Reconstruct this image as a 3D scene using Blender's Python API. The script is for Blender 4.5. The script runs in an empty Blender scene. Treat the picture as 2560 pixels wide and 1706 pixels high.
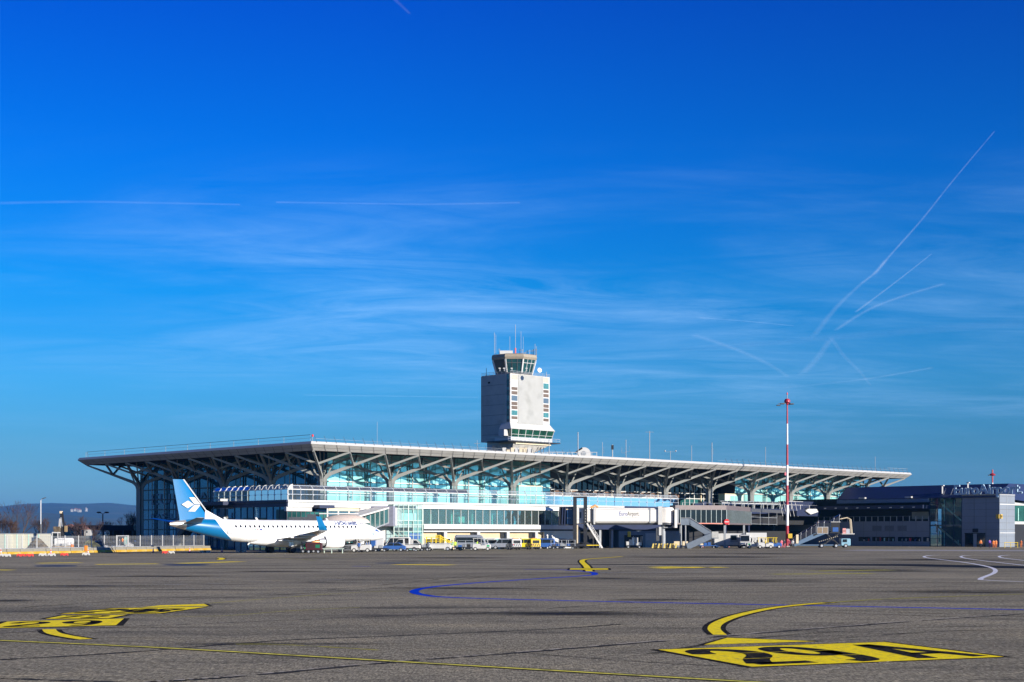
import bpy, math, random
from mathutils import Vector, Matrix
R = math.radians
sc = bpy.context.scene
random.seed(7)
# ---------------------------------------------------------------- camera, sky, sun, exposure
F_PX, HZ, EYE = 3700.0, 1334.0, 2.95      # focal length in photo pixels, horizon row, eye height
cam_d = bpy.data.cameras.new('camera'); cam = bpy.data.objects.new('camera', cam_d)
sc.collection.objects.link(cam); sc.camera = cam
cam.location = (0, 0, EYE); cam.rotation_euler = (R(90), 0, 0)
cam_d.sensor_width = 36; cam_d.lens = F_PX / 2560 * 36
cam_d.shift_y = (HZ - 853) / 2560
cam_d.clip_start = 0.5; cam_d.clip_end = 400000
SUN_AZ, SUN_EL = Vector((.78, -.63, 0)).normalized(), R(16)
sun_dir = Vector((SUN_AZ.x*math.cos(SUN_EL), SUN_AZ.y*math.cos(SUN_EL), math.sin(SUN_EL)))
sd = bpy.data.lights.new('sun', 'SUN'); sun = bpy.data.objects.new('sun', sd); sc.collection.objects.link(sun)
sd.energy = 5.0; sd.angle = R(.5); sd.color = (1.0, .92, .80)
sun.rotation_euler = sun_dir.to_track_quat('Z', 'Y').to_euler()
sc.view_settings.view_transform = 'Standard'; sc.view_settings.look = 'None'
sc.view_settings.exposure = 0.75; sc.view_settings.gamma = 1; sc.view_settings.use_curve_mapping = False
sc.cycles.max_bounces = 6; sc.cycles.transparent_max_bounces = 24; sc.cycles.volume_bounces = 0

world = bpy.data.worlds.new('World'); sc.world = world; world.use_nodes = True
def NN(nt):
    N, L = nt.nodes, nt.links
    def new(t, **k):
        n = N.new(t)
        for a, b in k.items():
            if a.startswith('i_'): n.inputs[int(a[2:])].default_value = b
            else: setattr(n, a, b)
        return n
    return N, L, new
def ramp(node, stops):
    cr = node.color_ramp
    while len(cr.elements) > 1: cr.elements.remove(cr.elements[-1])
    cr.elements[0].position = stops[0][0]; cr.elements[0].color = (*stops[0][1], 1) if len(stops[0][1]) == 3 else stops[0][1]
    for p, c in stops[1:]:
        e = cr.elements.new(p); e.color = (*c, 1) if len(c) == 3 else c
def build_world():
    N, L, new = NN(world.node_tree); N.clear()
    out = new('ShaderNodeOutputWorld'); bg = new('ShaderNodeBackground'); bg.inputs[1].default_value = .065
    sky = new('ShaderNodeTexSky', sky_type='NISHITA', sun_disc=False, sun_elevation=SUN_EL)
    sky.sun_rotation = math.atan2(SUN_AZ.x, SUN_AZ.y); sky.altitude = 300; sky.air_density = 1.0; sky.dust_density = .25; sky.ozone_density = 3.2
    tc = new('ShaderNodeTexCoord'); sep = new('ShaderNodeSeparateXYZ'); L.new(tc.outputs['Generated'], sep.inputs[0])
    # polarised, deep-saturated grade of the clear sky that depends on height above the horizon
    rp = new('ShaderNodeValToRGB'); L.new(sep.outputs['Z'], rp.inputs[0])
    ramp(rp, [(0, (.42, .66, 1.16)), (.03, (.34, .70, 1.22)), (.06, (.26, .72, 1.22)), (.10, (.19, .86, 1.48)), (.16, (.03, .84, 1.65)), (.24, (.0, .66, 1.8)), (.34, (.0, .42, 1.75)), (.6, (.0, .22, .9)), (1, (.02, .15, .5))])
    mul = new('ShaderNodeMix', data_type='RGBA', blend_type='MULTIPLY'); mul.inputs[0].default_value = 1
    L.new(sky.outputs[0], mul.inputs[6]); L.new(rp.outputs[0], mul.inputs[7])
    # thin cirrus veils: noise on the direction projected to a cloud layer
    za = new('ShaderNodeMath', operation='ADD', i_1=.06); L.new(sep.outputs['Z'], za.inputs[0])
    dx = new('ShaderNodeMath', operation='DIVIDE'); L.new(sep.outputs['X'], dx.inputs[0]); L.new(za.outputs[0], dx.inputs[1])
    dy = new('ShaderNodeMath', operation='DIVIDE'); L.new(sep.outputs['Y'], dy.inputs[0]); L.new(za.outputs[0], dy.inputs[1])
    cmb = new('ShaderNodeCombineXYZ'); L.new(dx.outputs[0], cmb.inputs[0]); L.new(dy.outputs[0], cmb.inputs[1])
    mp = new('ShaderNodeMapping'); mp.inputs['Scale'].default_value = (.45, 1.0, 1); mp.inputs['Rotation'].default_value = (0, 0, R(6)); mp.inputs['Location'].default_value = (5.2, .4, 0)
    L.new(cmb.outputs[0], mp.inputs[0])
    n1 = new('ShaderNodeTexNoise'); n1.inputs['Scale'].default_value = .8; n1.inputs['Detail'].default_value = 7; n1.inputs['Roughness'].default_value = .58; n1.inputs['Distortion'].default_value = .7
    L.new(mp.outputs[0], n1.inputs[0])
    n2 = new('ShaderNodeTexNoise'); n2.inputs['Scale'].default_value = 2.6; n2.inputs['Detail'].default_value = 6; n2.inputs['Roughness'].default_value = .65; n2.inputs['Distortion'].default_value = 1.2
    L.new(mp.outputs[0], n2.inputs[0])
    r1 = new('ShaderNodeMapRange', interpolation_type='SMOOTHSTEP'); r1.inputs[1].default_value = .36; r1.inputs[2].default_value = .66; L.new(n1.outputs[0], r1.inputs[0])
    r2 = new('ShaderNodeMapRange'); r2.inputs[1].default_value = .3; r2.inputs[2].default_value = .75; L.new(n2.outputs[0], r2.inputs[0])
    m1 = new('ShaderNodeMath', operation='MULTIPLY'); L.new(r1.outputs[0], m1.inputs[0]); L.new(r2.outputs[0], m1.inputs[1])
    rz = new('ShaderNodeValToRGB'); L.new(sep.outputs['Z'], rz.inputs[0])
    ramp(rz, [(0, (.02,)*3), (.05, (.15,)*3), (.12, (.45,)*3), (.175, (.50,)*3), (.215, (.30,)*3), (.26, (.0,)*3)])
    m2 = new('ShaderNodeMath', operation='MULTIPLY'); L.new(m1.outputs[0], m2.inputs[0]); L.new(rz.outputs[0], m2.inputs[1])
    vx = new('ShaderNodeMapRange', interpolation_type='SMOOTHSTEP'); vx.inputs[1].default_value = -.34; vx.inputs[2].default_value = .02; vx.inputs[3].default_value = .35; vx.inputs[4].default_value = 1.15; L.new(sep.outputs['X'], vx.inputs[0])
    m5 = new('ShaderNodeMath', operation='MULTIPLY'); L.new(m2.outputs[0], m5.inputs[0]); L.new(vx.outputs[0], m5.inputs[1]); m2 = m5
    mx = new('ShaderNodeMix', data_type='RGBA'); L.new(m2.outputs[0], mx.inputs[0]); L.new(mul.outputs[2], mx.inputs[6]); mx.inputs[7].default_value = (4.6, 8.2, 13.5, 1)
    # the right of the picture is the darker side of the polarised sky
    g0 = new('ShaderNodeMapRange'); g0.inputs[1].default_value = -1; g0.inputs[2].default_value = 1; L.new(sep.outputs['X'], g0.inputs[0])
    gx = new('ShaderNodeValToRGB'); L.new(g0.outputs[0], gx.inputs[0]); ramp(gx, [(0, (.85,)*3), (.30, (.82,)*3), (.45, (.84,)*3), (.69, (.71,)*3), (.80, (.8,)*3), (.93, (1,)*3)])
    gm = new('ShaderNodeMath', operation='POWER', i_1=1.0); L.new(gx.outputs[0], gm.inputs[0])
    # towards the sun, beyond the right edge of the picture, the low sky is bright
    nr = new('ShaderNodeMapRange', interpolation_type='SMOOTHSTEP'); nr.inputs[1].default_value = .55; nr.inputs[2].default_value = 1.0; nr.inputs[3].default_value = 1; nr.inputs[4].default_value = 1.7; L.new(sep.outputs['X'], nr.inputs[0])
    gz = new('ShaderNodeMath', operation='MULTIPLY'); L.new(gm.outputs[0], gz.inputs[0]); L.new(nr.outputs[0], gz.inputs[1]); gx = gz
    hs = new('ShaderNodeHueSaturation'); L.new(mx.outputs[2], hs.inputs['Color']); L.new(gx.outputs[0], hs.inputs['Value'])
    L.new(hs.outputs[0], bg.inputs[0]); L.new(bg.outputs[0], out.inputs[0])
build_world()

# ---------------------------------------------------------------- coordinates
def W(px, py, Z):          # the point seen at photo pixel (px, py) at distance Z
    return Vector(((px-1280)/F_PX*Z, Z, EYE + (HZ-py)/F_PX*Z))
def XZ(px, Z): return (px-1280)/F_PX*Z
def G(px, py, z=0.0):      # the ground point
    Z = (EYE-z)*F_PX/(py-HZ); return Vector((XZ(px, Z), Z, z))
UU, VV = Vector((.7228, .6911, 0)), Vector((-.7071, .7071, 0))
OO = Vector((-37.7, 248.8, 0))
def B(a, b, z=0.0): return OO + UU*a + VV*b + Vector((0, 0, z))      # terminal grid: a along the apron front, b inwards
def a_at(px, b=0.0):
    q = (px-1280)/F_PX; P = OO + VV*b
    return (q*P.y - P.x)/(UU.x - q*UU.y)
def b_at(px, a=0.0):
    q = (px-1280)/F_PX; P = OO + UU*a
    return (q*P.y - P.x)/(VV.x - q*VV.y)
def z_at(py, P): return EYE + (HZ-py)/F_PX*P.y

# ---------------------------------------------------------------- materials
MATS = {}
def mat(name, col, rough=.6, metal=0., var=.12, scale=2.0, bump=0., spec=.5, stretch=(1, 1, 1), coat=0., trans=0., dirt=None, coords='Object'):
    if name in MATS: return MATS[name]
    m = bpy.data.materials.new(name); m.use_nodes = True; MATS[name] = m
    N, L, new = NN(m.node_tree); bs = N['Principled BSDF']
    tc = new('ShaderNodeTexCoord'); mp = new('ShaderNodeMapping'); mp.inputs['Scale'].default_value = stretch
    L.new(tc.outputs[coords], mp.inputs[0])
    nz = new('ShaderNodeTexNoise'); nz.inputs['Scale'].default_value = scale; nz.inputs['Detail'].default_value = 5; L.new(mp.outputs[0], nz.inputs[0])
    rp = new('ShaderNodeValToRGB'); lo = [max(0, c*(1-var)) for c in col]; hi = [min(1, c*(1+var)) for c in col]
    ramp(rp, [(.3, lo), (.7, hi)]); L.new(nz.outputs[0], rp.inputs[0])
    last = rp.outputs[0]
    if dirt:
        n3 = new('ShaderNodeTexNoise'); n3.inputs['Scale'].default_value = dirt[1]; n3.inputs['Detail'].default_value = 6; L.new(tc.outputs[coords], n3.inputs[0])
        r3 = new('ShaderNodeMapRange'); r3.inputs[1].default_value = .5; r3.inputs[2].default_value = .72; r3.inputs[4].default_value = dirt[2]; L.new(n3.outputs[0], r3.inputs[0])
        mx = new('ShaderNodeMix', data_type='RGBA'); L.new(r3.outputs[0], mx.inputs[0]); L.new(last, mx.inputs[6]); mx.inputs[7].default_value = (*dirt[0], 1); last = mx.outputs[2]
    L.new(last, bs.inputs['Base Color'])
    bs.inputs['Roughness'].default_value = rough; bs.inputs['Metallic'].default_value = metal; bs.inputs['Specular IOR Level'].default_value = spec
    bs.inputs['Coat Weight'].default_value = coat
    if bump:
        bp = new('ShaderNodeBump'); bp.inputs['Strength'].default_value = bump; bp.inputs['Distance'].default_value = .05
        L.new(nz.outputs[0], bp.inputs['Height']); L.new(bp.outputs[0], bs.inputs['Normal'])
    return m
def glass_mat(name, tint, clear=.5, gloss=(.8, .9, 1), ior=1.5, rough=.02):   # architectural glass: fresnel reflection over tinted transparency
    if name in MATS: return MATS[name]
    m = bpy.data.materials.new(name); m.use_nodes = True; MATS[name] = m
    N, L, new = NN(m.node_tree); N.clear(); out = new('ShaderNodeOutputMaterial')
    tr = new('ShaderNodeBsdfTransparent'); tr.inputs[0].default_value = (*tint, 1)
    df = new('ShaderNodeBsdfDiffuse'); df.inputs[0].default_value = (*[t*.6 for t in tint], 1)
    a = new('ShaderNodeMixShader'); a.inputs[0].default_value = 1-clear; L.new(tr.outputs[0], a.inputs[1]); L.new(df.outputs[0], a.inputs[2])
    gl = new('ShaderNodeBsdfGlossy'); gl.inputs[0].default_value = (*gloss, 1); gl.inputs['Roughness'].default_value = rough
    tc = new('ShaderNodeTexCoord'); nz = new('ShaderNodeTexNoise'); nz.inputs['Scale'].default_value = .35; L.new(tc.outputs['Object'], nz.inputs[0])
    bp = new('ShaderNodeBump'); bp.inputs['Strength'].default_value = .12; bp.inputs['Distance'].default_value = .1; L.new(nz.outputs[0], bp.inputs['Height']); L.new(bp.outputs[0], gl.inputs['Normal'])
    fr = new('ShaderNodeFresnel'); fr.inputs[0].default_value = ior
    b = new('ShaderNodeMixShader'); L.new(fr.outputs[0], b.inputs[0]); L.new(a.outputs[0], b.inputs[1]); L.new(gl.outputs[0], b.inputs[2])
    L.new(b.outputs[0], out.inputs[0]); return m
WHITE = mat('white_paint', (.52, .52, .505), .45, var=.04, scale=1.5, dirt=((.55, .52, .46), .7, .25))
PLANEW = mat('aircraft_white', (.76, .76, .75), .28, var=.02, scale=.6, coat=.4, dirt=((.66, .64, .60), .5, .18))
CYAN = mat('livery_cyan', (.0, .135, .33), .3, var=.05, scale=.7, coat=.4)
STEEL = mat('painted_steel_column', (.27, .275, .26), .45, metal=.0, var=.06, scale=1.2, dirt=((.15, .155, .14), .6, .3))
FASCIA = mat('roof_fascia_panel', (.36, .35, .33), .5, metal=.0, var=.05, scale=.25, dirt=((.30, .29, .27), .3, .5))
FASCIA_TOP = mat('roof_edge_metal', (.41, .41, .40), .5, metal=.0, var=.04, scale=.3)
SEAM = mat('panel_seam', (.12, .12, .12), .8)
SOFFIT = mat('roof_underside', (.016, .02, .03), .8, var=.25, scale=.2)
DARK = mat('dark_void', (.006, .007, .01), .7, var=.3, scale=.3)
NAVY = mat('navy_cladding_and_shade', (.007, .016, .055), .55, var=.15, scale=.4)  # cladding navy, also used where shade is put into the colour
BLACK = mat('black_rubber', (.012, .012, .013), .75, var=.3)
BLKSTEEL = mat('black_steel', (.015, .016, .02), .5, var=.3)
CONC = mat('concrete', (.42, .40, .36), .85, var=.18, scale=1.2, bump=.3, dirt=((.2, .19, .17), .8, .6))
GREY = mat('grey_paint', (.26, .28, .30), .5, var=.1)
DGREY = mat('dark_grey_paint', (.07, .075, .085), .55, var=.15)
ALU = mat('aluminium', (.62, .63, .64), .35, metal=.6, var=.08)
YEL = mat('yellow_paint', (.78, .56, .02), .45, var=.1)
YELTR = mat('marking_yellow', (.92, .70, .002), .7, var=.12, scale=9, bump=.1, spec=.05, dirt=((.34, .28, .08), 5.0, .75))
YELOLD = mat('marking_yellow_worn', (.36, .33, .04), .8, var=.3, scale=6, spec=.1, dirt=((.13, .13, .11), 1.1, .9))
BLKTR = mat('marking_black', (.014, .013, .013), .9, var=.4, scale=6, spec=.01, dirt=((.10, .09, .075), 5.0, .7))
BLUTR = mat('marking_blue', (.002, .04, .50), .8, var=.25, scale=2, spec=.03)
WHTTR = mat('marking_white', (.62, .62, .68), .7, var=.2, scale=2, spec=.05)
RED = mat('red_paint', (.62, .03, .035), .45, var=.1)
ORANGE = mat('orange_plastic', (.85, .22, .02), .5, var=.08)
GREEN = mat('green_paint', (.02, .35, .14), .5, var=.1)
BLUEV = mat('blue_paint', (.03, .10, .32), .35, coat=.5, var=.08)
SILVER = mat('silver_paint', (.40, .42, .46), .3, metal=.5, coat=.4, var=.05)
LIME = mat('hi_vis_lime', (.50, .85, .04), .7, var=.1)
PINK = mat('hi_vis_pink', (.90, .20, .25), .7, var=.1)
SKIN = mat('skin', (.50, .30, .22), .6, var=.08)
CLOTH = mat('dark_cloth', (.02, .025, .05), .85, var=.2)
HAIR = mat('hair_brown', (.05, .03, .02), .8)
CARGLASS = mat('vehicle_glass', (.01, .015, .02), .06, var=.2, spec=.8)
CREAM = mat('cream_cladding', (.62, .52, .36), .7, var=.08, scale=.8, stretch=(1, 1, 3))
BEIGE = mat('beige_wall', (.50, .40, .25), .75, var=.07, scale=.6)
TEALP = mat('teal_panel', (.13, .40, .36), .55, var=.1)
BROWNP = mat('brown_spandrel', (.15, .085, .06), .6, var=.15)
CLADB = mat('metal_cladding', (.42, .43, .42), .4, metal=.35, var=.05, scale=.5, dirt=((.3, .31, .3), .4, .3))
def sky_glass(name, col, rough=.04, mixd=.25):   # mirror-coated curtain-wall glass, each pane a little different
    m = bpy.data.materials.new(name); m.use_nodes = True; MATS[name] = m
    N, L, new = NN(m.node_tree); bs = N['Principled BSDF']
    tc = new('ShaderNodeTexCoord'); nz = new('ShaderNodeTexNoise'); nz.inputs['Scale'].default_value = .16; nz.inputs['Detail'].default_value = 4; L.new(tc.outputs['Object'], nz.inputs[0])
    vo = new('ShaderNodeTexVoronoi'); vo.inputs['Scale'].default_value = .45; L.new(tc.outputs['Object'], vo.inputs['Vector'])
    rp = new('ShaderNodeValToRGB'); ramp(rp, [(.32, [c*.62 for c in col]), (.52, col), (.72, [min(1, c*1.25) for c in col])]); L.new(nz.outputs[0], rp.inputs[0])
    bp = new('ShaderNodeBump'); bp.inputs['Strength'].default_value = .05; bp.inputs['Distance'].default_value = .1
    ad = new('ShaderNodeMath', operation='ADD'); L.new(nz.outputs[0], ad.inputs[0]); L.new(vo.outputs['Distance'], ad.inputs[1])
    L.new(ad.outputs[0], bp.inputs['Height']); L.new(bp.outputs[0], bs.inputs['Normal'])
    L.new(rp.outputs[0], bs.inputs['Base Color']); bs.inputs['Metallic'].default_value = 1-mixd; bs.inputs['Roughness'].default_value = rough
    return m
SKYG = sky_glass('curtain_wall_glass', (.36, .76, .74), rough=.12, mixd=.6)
SKYG2 = sky_glass('curtain_wall_glass_shaded', (.04, .20, .36), mixd=.5)  # darker copy of the wall glass; the flank's shade is in its colour
DARKG = mat('dark_window_glass', (.006, .012, .018), .04, var=.5, scale=.3, spec=.6)
TEALG = mat('green_tinted_glass', (.02, .085, .085), .12, var=.6, scale=.25, spec=.1)
CLEAR = glass_mat('clear_glass', (.75, .88, .90), clear=.94, gloss=(.85, .95, 1), ior=1.40)
CLEAR2 = glass_mat('frosted_canopy_glass', (.80, .86, .92), clear=.80, gloss=(.9, .95, 1), ior=1.5, rough=.25)
WINGL = glass_mat('window_glass', (.62, .82, .80), clear=.92, gloss=(.8, .95, 1), ior=1.45)

# ---------------------------------------------------------------- mesh builder
class MB:
    def __init__(s): s.v, s.f, s.m, s.mats, s.marks = [], [], [], [], []
    def mi(s, m):
        if m not in s.mats: s.mats.append(m)
        return s.mats.index(m)
    def add(s, vs, fs, m):
        s.marks.append((len(s.v), len(s.f))); k = len(s.v); s.v += [Vector(v) for v in vs]; i = s.mi(m)
        for f in fs: s.f.append([k+j for j in f]); s.m.append(i)
    def hexa(s, p, m):      # eight corners: bottom 0-3 ccw, top 4-7
        s.add(p, [(3, 2, 1, 0), (4, 5, 6, 7), (0, 1, 5, 4), (1, 2, 6, 5), (2, 3, 7, 6), (3, 0, 4, 7)], m)
    def box(s, x0, x1, y0, y1, z0, z1, m, bev=0):
        if not bev:
            s.hexa([(x0, y0, z0), (x1, y0, z0), (x1, y1, z0), (x0, y1, z0), (x0, y0, z1), (x1, y0, z1), (x1, y1, z1), (x0, y1, z1)], m)
        else:
            b = bev
            rings = [((b, b), z0), ((0, 0), z0+b), ((0, 0), z1-b), ((b, b), z1)]
            rr = []
            for (i, _), z in rings:
                c = b
                rr.append([(x0+i+c, y0+i, z), (x1-i-c, y0+i, z), (x1-i, y0+i+c, z), (x1-i, y1-i-c, z), (x1-i-c, y1-i, z), (x0+i+c, y1-i, z), (x0+i, y1-i-c, z), (x0+i, y0+i+c, z)])
            s.loft(rr, m)
    def bb(s, a0, a1, b0, b1, z0, z1, m):      # box on the terminal grid
        s.hexa([B(a0, b0, z0), B(a1, b0, z0), B(a1, b1, z0), B(a0, b1, z0), B(a0, b0, z1), B(a1, b0, z1), B(a1, b1, z1), B(a0, b1, z1)], m)
    def loft(s, rings, m, caps=True):
        s.marks.append((len(s.v), len(s.f))); k = len(s.v); n = len(rings[0]); i = s.mi(m)
        for r in rings: s.v += [Vector(p) for p in r]
        for a in range(len(rings)-1):
            for b in range(n):
                c = (b+1) % n
                s.f.append([k+a*n+b, k+a*n+c, k+(a+1)*n+c, k+(a+1)*n+b]); s.m.append(i)
        if caps:
            s.f.append([k+j for j in range(n)][::-1]); s.m.append(i)
            e = k+(len(rings)-1)*n; s.f.append([e+j for j in range(n)]); s.m.append(i)
    def frame(s, p0, p1, up=None):
        d = (p1-p0).normalized(); u = up or Vector((0, 0, 1))
        if abs(d.dot(u)) > .98: u = Vector((1, 0, 0)) if up is None else Vector((0, 0, 1))
        x = d.cross(u).normalized(); return x, x.cross(d).normalized()
    def beam(s, p0, p1, w, h, m, up=None):
        p0, p1 = Vector(p0), Vector(p1); x, y = s.frame(p0, p1, up)
        s.loft([[p + x*i*w/2 + y*j*h/2 for i, j in ((-1, -1), (1, -1), (1, 1), (-1, 1))] for p in (p0, p1)], m)
    def tube(s, pts, r, m, n=8, r1=None):
        pts = [Vector(p) for p in pts]; rings = []
        for i, p in enumerate(pts):
            d = (pts[min(i+1, len(pts)-1)]-pts[max(i-1, 0)])
            x, y = s.frame(p, p+d); rr = r if r1 is None else r+(r1-r)*i/(len(pts)-1)
            rings.append([p + (x*math.cos(2*math.pi*k/n) + y*math.sin(2*math.pi*k/n))*rr for k in range(n)])
        s.loft(rings, m)
    def disc(s, c, axis, r, t, m, n=20, r2=None):
        c = Vector(c); a = Vector(axis).normalized(); s.tube([c-a*t/2, c+a*t/2], r, m, n, r2)
    def lathe(s, prof, c, m, n=20, axis='z'):
        c = Vector(c); rings = []
        for r, h in prof:
            ring = []
            for k in range(n):
                a, b = r*math.cos(2*math.pi*k/n), r*math.sin(2*math.pi*k/n)
                ring.append(c + (Vector((a, b, h)) if axis == 'z' else Vector((h, a, b)) if axis == 'x' else Vector((b, h, a))))
            rings.append(ring)
        s.loft(rings, m)
    def prism(s, poly, ext, m):    # polygon of 3-D points extruded by a vector
        e = Vector(ext); poly = [Vector(p) for p in poly]; s.loft([poly, [p+e for p in poly]], m)
    def build_each(s, name, parent, world=True):      # every primitive becomes a part of its own
        mk = s.marks+[(len(s.v), len(s.f))]; out = []
        for (v0, f0), (v1, f1) in zip(mk, mk[1:]):
            q = MB(); q.v = s.v[v0:v1]; q.f = [[i-v0 for i in f] for f in s.f[f0:f1]]; q.m = s.m[f0:f1]; q.mats = s.mats; out.append(q.build(name, parent, world=world))
        return out
    def quad(s, a, b, c, d, m): s.add([a, b, c, d], [(0, 1, 2, 3)], m)
    def build(s, name, parent=None, smooth=False, label=None, cat=None, group=None, kind=None, world=False):
        off = Vector((0, 0, 0))
        if world:
            p = parent
            while p is not None: off += p.location; p = p.parent
        me = bpy.data.meshes.new(name); me.from_pydata([tuple(v-off) for v in s.v], [], s.f)
        for m in s.mats: me.materials.append(m)
        me.polygons.foreach_set('material_index', s.m)
        if smooth: me.polygons.foreach_set('use_smooth', [True]*len(s.f))
        me.update()
        import bmesh
        bm = bmesh.new(); bm.from_mesh(me); bmesh.ops.recalc_face_normals(bm, faces=bm.faces); bm.to_mesh(me); bm.free()
        if smooth:
            try: me.set_sharp_from_angle(angle=R(38))
            except Exception: pass
        o = bpy.data.objects.new(name, me); sc.collection.objects.link(o)
        if parent is not None: o.parent = parent
        return tag(o, label, cat, group, kind)
def tag(o, label=None, cat=None, group=None, kind=None):
    if label: o['label'] = label
    if cat: o['category'] = cat
    if group: o['group'] = group
    if kind: o['kind'] = kind
    return o
def thing(name, loc, label, cat, group=None, rz=0):
    o = bpy.data.objects.new(name, None); sc.collection.objects.link(o); o.location = loc; o.rotation_euler = (0, 0, rz); o.empty_display_size = .5
    return tag(o, label, cat, group)
KIDS = {}
def copy_tree(o, loc=None, rz=None, parent=None, label=None):
    c = o.copy(); sc.collection.objects.link(c)
    if parent is not None: c.parent = parent
    if loc is not None: c.location = loc
    if rz is not None: c.rotation_euler = (0, 0, rz)
    if label: c['label'] = label
    for ch in [x for x in sc.objects if x.parent == o]: copy_tree(ch, parent=c)
    return c
def text_mesh(txt, size, ext=.0, bold=0., align='LEFT', space=1.0):    # lettering as vertices/faces in its own plane (x right, y up)
    cu = bpy.data.curves.new('lettering', 'FONT'); cu.body = txt; cu.size = size; cu.extrude = ext; cu.offset = bold; cu.align_x = align; cu.space_character = space; cu.resolution_u = 3
    o = bpy.data.objects.new('lettering', cu); sc.collection.objects.link(o)
    dg = bpy.context.evaluated_depsgraph_get(); me = bpy.data.meshes.new_from_object(o.evaluated_get(dg))
    vs = [v.co.copy() for v in me.vertices]; fs = [list(p.vertices) for p in me.polygons]
    bpy.data.objects.remove(o); bpy.data.curves.remove(cu); bpy.data.meshes.remove(me)
    return vs, fs
def put_text(mb, txt, size, org, xd, yd, m, ext=0., bold=0., align='LEFT', sx=1., fit=None, space=1.0):
    vs, fs = text_mesh(txt, size, ext, bold, align, space); org, xd, yd = Vector(org), Vector(xd).normalized(), Vector(yd).normalized(); nd = xd.cross(yd)
    if fit:
        w = max(v.x for v in vs)-min(v.x for v in vs); sx = fit/w
    mb.add([org + xd*v.x*sx + yd*v.y + nd*v.z for v in vs], fs, m)
# ---------------------------------------------------------------- ground
def asphalt():
    m = bpy.data.materials.new('apron_asphalt'); m.use_nodes = True
    N, L, new = NN(m.node_tree); bs = N['Principled BSDF']
    tc = new('ShaderNodeTexCoord')
    def noise(sc_, det=4, st=(1, 1, 1), rough=.6, dist=0, rot=0):
        mp = new('ShaderNodeMapping'); mp.inputs['Scale'].default_value = st; mp.inputs['Rotation'].default_value = (0, 0, rot); L.new(tc.outputs['Object'], mp.inputs[0])
        n = new('ShaderNodeTexNoise'); n.inputs['Scale'].default_value = sc_; n.inputs['Detail'].default_value = det; n.inputs['Roughness'].default_value = rough; n.inputs['Distortion'].default_value = dist
        L.new(mp.outputs[0], n.inputs[0]); return n.outputs[0]
    def mix(a, b, f, mode='MULTIPLY'):
        x = new('ShaderNodeMix', data_type='RGBA', blend_type=mode)
        if isinstance(f, float): x.inputs[0].default_value = f
        else: L.new(f, x.inputs[0])
        L.new(a, x.inputs[6]); L.new(b, x.inputs[7]); return x.outputs[2]
    def rr(src, stops):
        r = new('ShaderNodeValToRGB'); L.new(src, r.inputs[0]); ramp(r, stops); return r.outputs[0]
    base = rr(noise(.035, 5, (1, 1.6, 1)), [(.3, (.178, .158, .112)), (.5, (.216, .192, .137)), (.72, (.262, .231, .164))])
    grain = rr(noise(20, 3, (1, .16, 1), rough=.8), [(.34, (.40,)*3), (.5, (1,)*3), (.66, (1.75,)*3)])
    grain2 = rr(noise(4.5, 6, (1, .8, 1), rough=.9), [(.32, (.30,)*3), (.5, (1,)*3), (.68, (1.9,)*3)])
    patch = rr(noise(.22, 6, (.7, 1.5, 1), rough=.65), [(.32, (.52, .52, .55)), (.46, (1, 1, 1)), (.54, (1, 1, 1)), (.70, (1.35, 1.30, 1.2))])
    streak = rr(noise(.10, 4, (.5, 3.2, 1), rot=R(8)), [(.30, (.48, .48, .50)), (.42, (1, 1, 1)), (.62, (1, 1, 1)), (.78, (1.22,)*3)])
    c = mix(base, grain, 1.0); c = mix(c, grain2, 1.0); c = mix(c, patch, 1.0); c = mix(c, streak, 1.0); far = rr(noise(.045, 5, (.25, 2.2, 1), rough=.6, rot=R(-4)), [(.34, (.50, .50, .52)), (.47, (1, 1, 1)), (.60, (1, 1, 1)), (.70, (1.25,)*3)]); c = mix(c, far, .9)
    L.new(c, bs.inputs['Base Color']); bs.inputs['Roughness'].default_value = .85; bs.inputs['Specular IOR Level'].default_value = .1
    bp = new('ShaderNodeBump'); bp.inputs['Strength'].default_value = .75; bp.inputs['Distance'].default_value = .03
    L.new(noise(16, 4, rough=.8), bp.inputs['Height']); L.new(bp.outputs[0], bs.inputs['Normal'])
    return m
ASPH = asphalt()
mb = MB(); mb.box(-7000, 7000, -60, 12500, -1, 0, ASPH); mb.build('ground', kind='structure')
FIELD = mat('field_ground', (.06, .075, .03), .9, var=.5, scale=.01, stretch=(1, 1, 1))
mb = MB(); mb.quad((-6900, 420, .02), (6900, 420, .02), (6900, 9500, .02), (-6900, 9500, .02), FIELD); mb.build('field', kind='structure')

# hills at the horizon
HILLM = mat('wooded_hill', (.022, .035, .022), .95, var=.55, scale=.004, dirt=((.07, .075, .05), .0035, .8))
def ridge(pts, Z, depth, name):
    mb = MB(); random.seed(3); n = 90
    def h(px):
        for (p0, y0), (p1, y1) in zip(pts, pts[1:]):
            if p0 <= px <= p1: t = (px-p0)/(p1-p0); t = t*t*(3-2*t); return (HZ-(y0+(y1-y0)*t))/F_PX*Z
        return (HZ-pts[-1][1])/F_PX*Z
    rows = []; L0, L1 = pts[0][0], pts[-1][0]
    for j in range(9):
        t = j/8; row = []
        for i in range(n+1):
            px = L0+(L1-L0)*i/n; prof = math.sin(t*math.pi/2)**.8
            zz = h(px)*prof + 3 + (random.random()-.5)*Z*.0007*(1 if 0 < j else 0)
            ZZ = Z - depth*(1-t); row.append(Vector((XZ(px, Z)*(ZZ/Z)**.3, ZZ, max(zz, .5 if j else -.5))))
        rows.append(row)
    back = [Vector((p.x, p.y+depth, 0)) for p in rows[-1]]; rows.append(back)
    vs = [p for r in rows for p in r]; fs = []
    for j in range(len(rows)-1):
        for i in range(n): k = j*(n+1)+i; fs.append((k, k+1, k+n+2, k+n+1))
    mb.add(vs, fs, HILLM); return mb.build(name, kind='structure', smooth=True)
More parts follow.
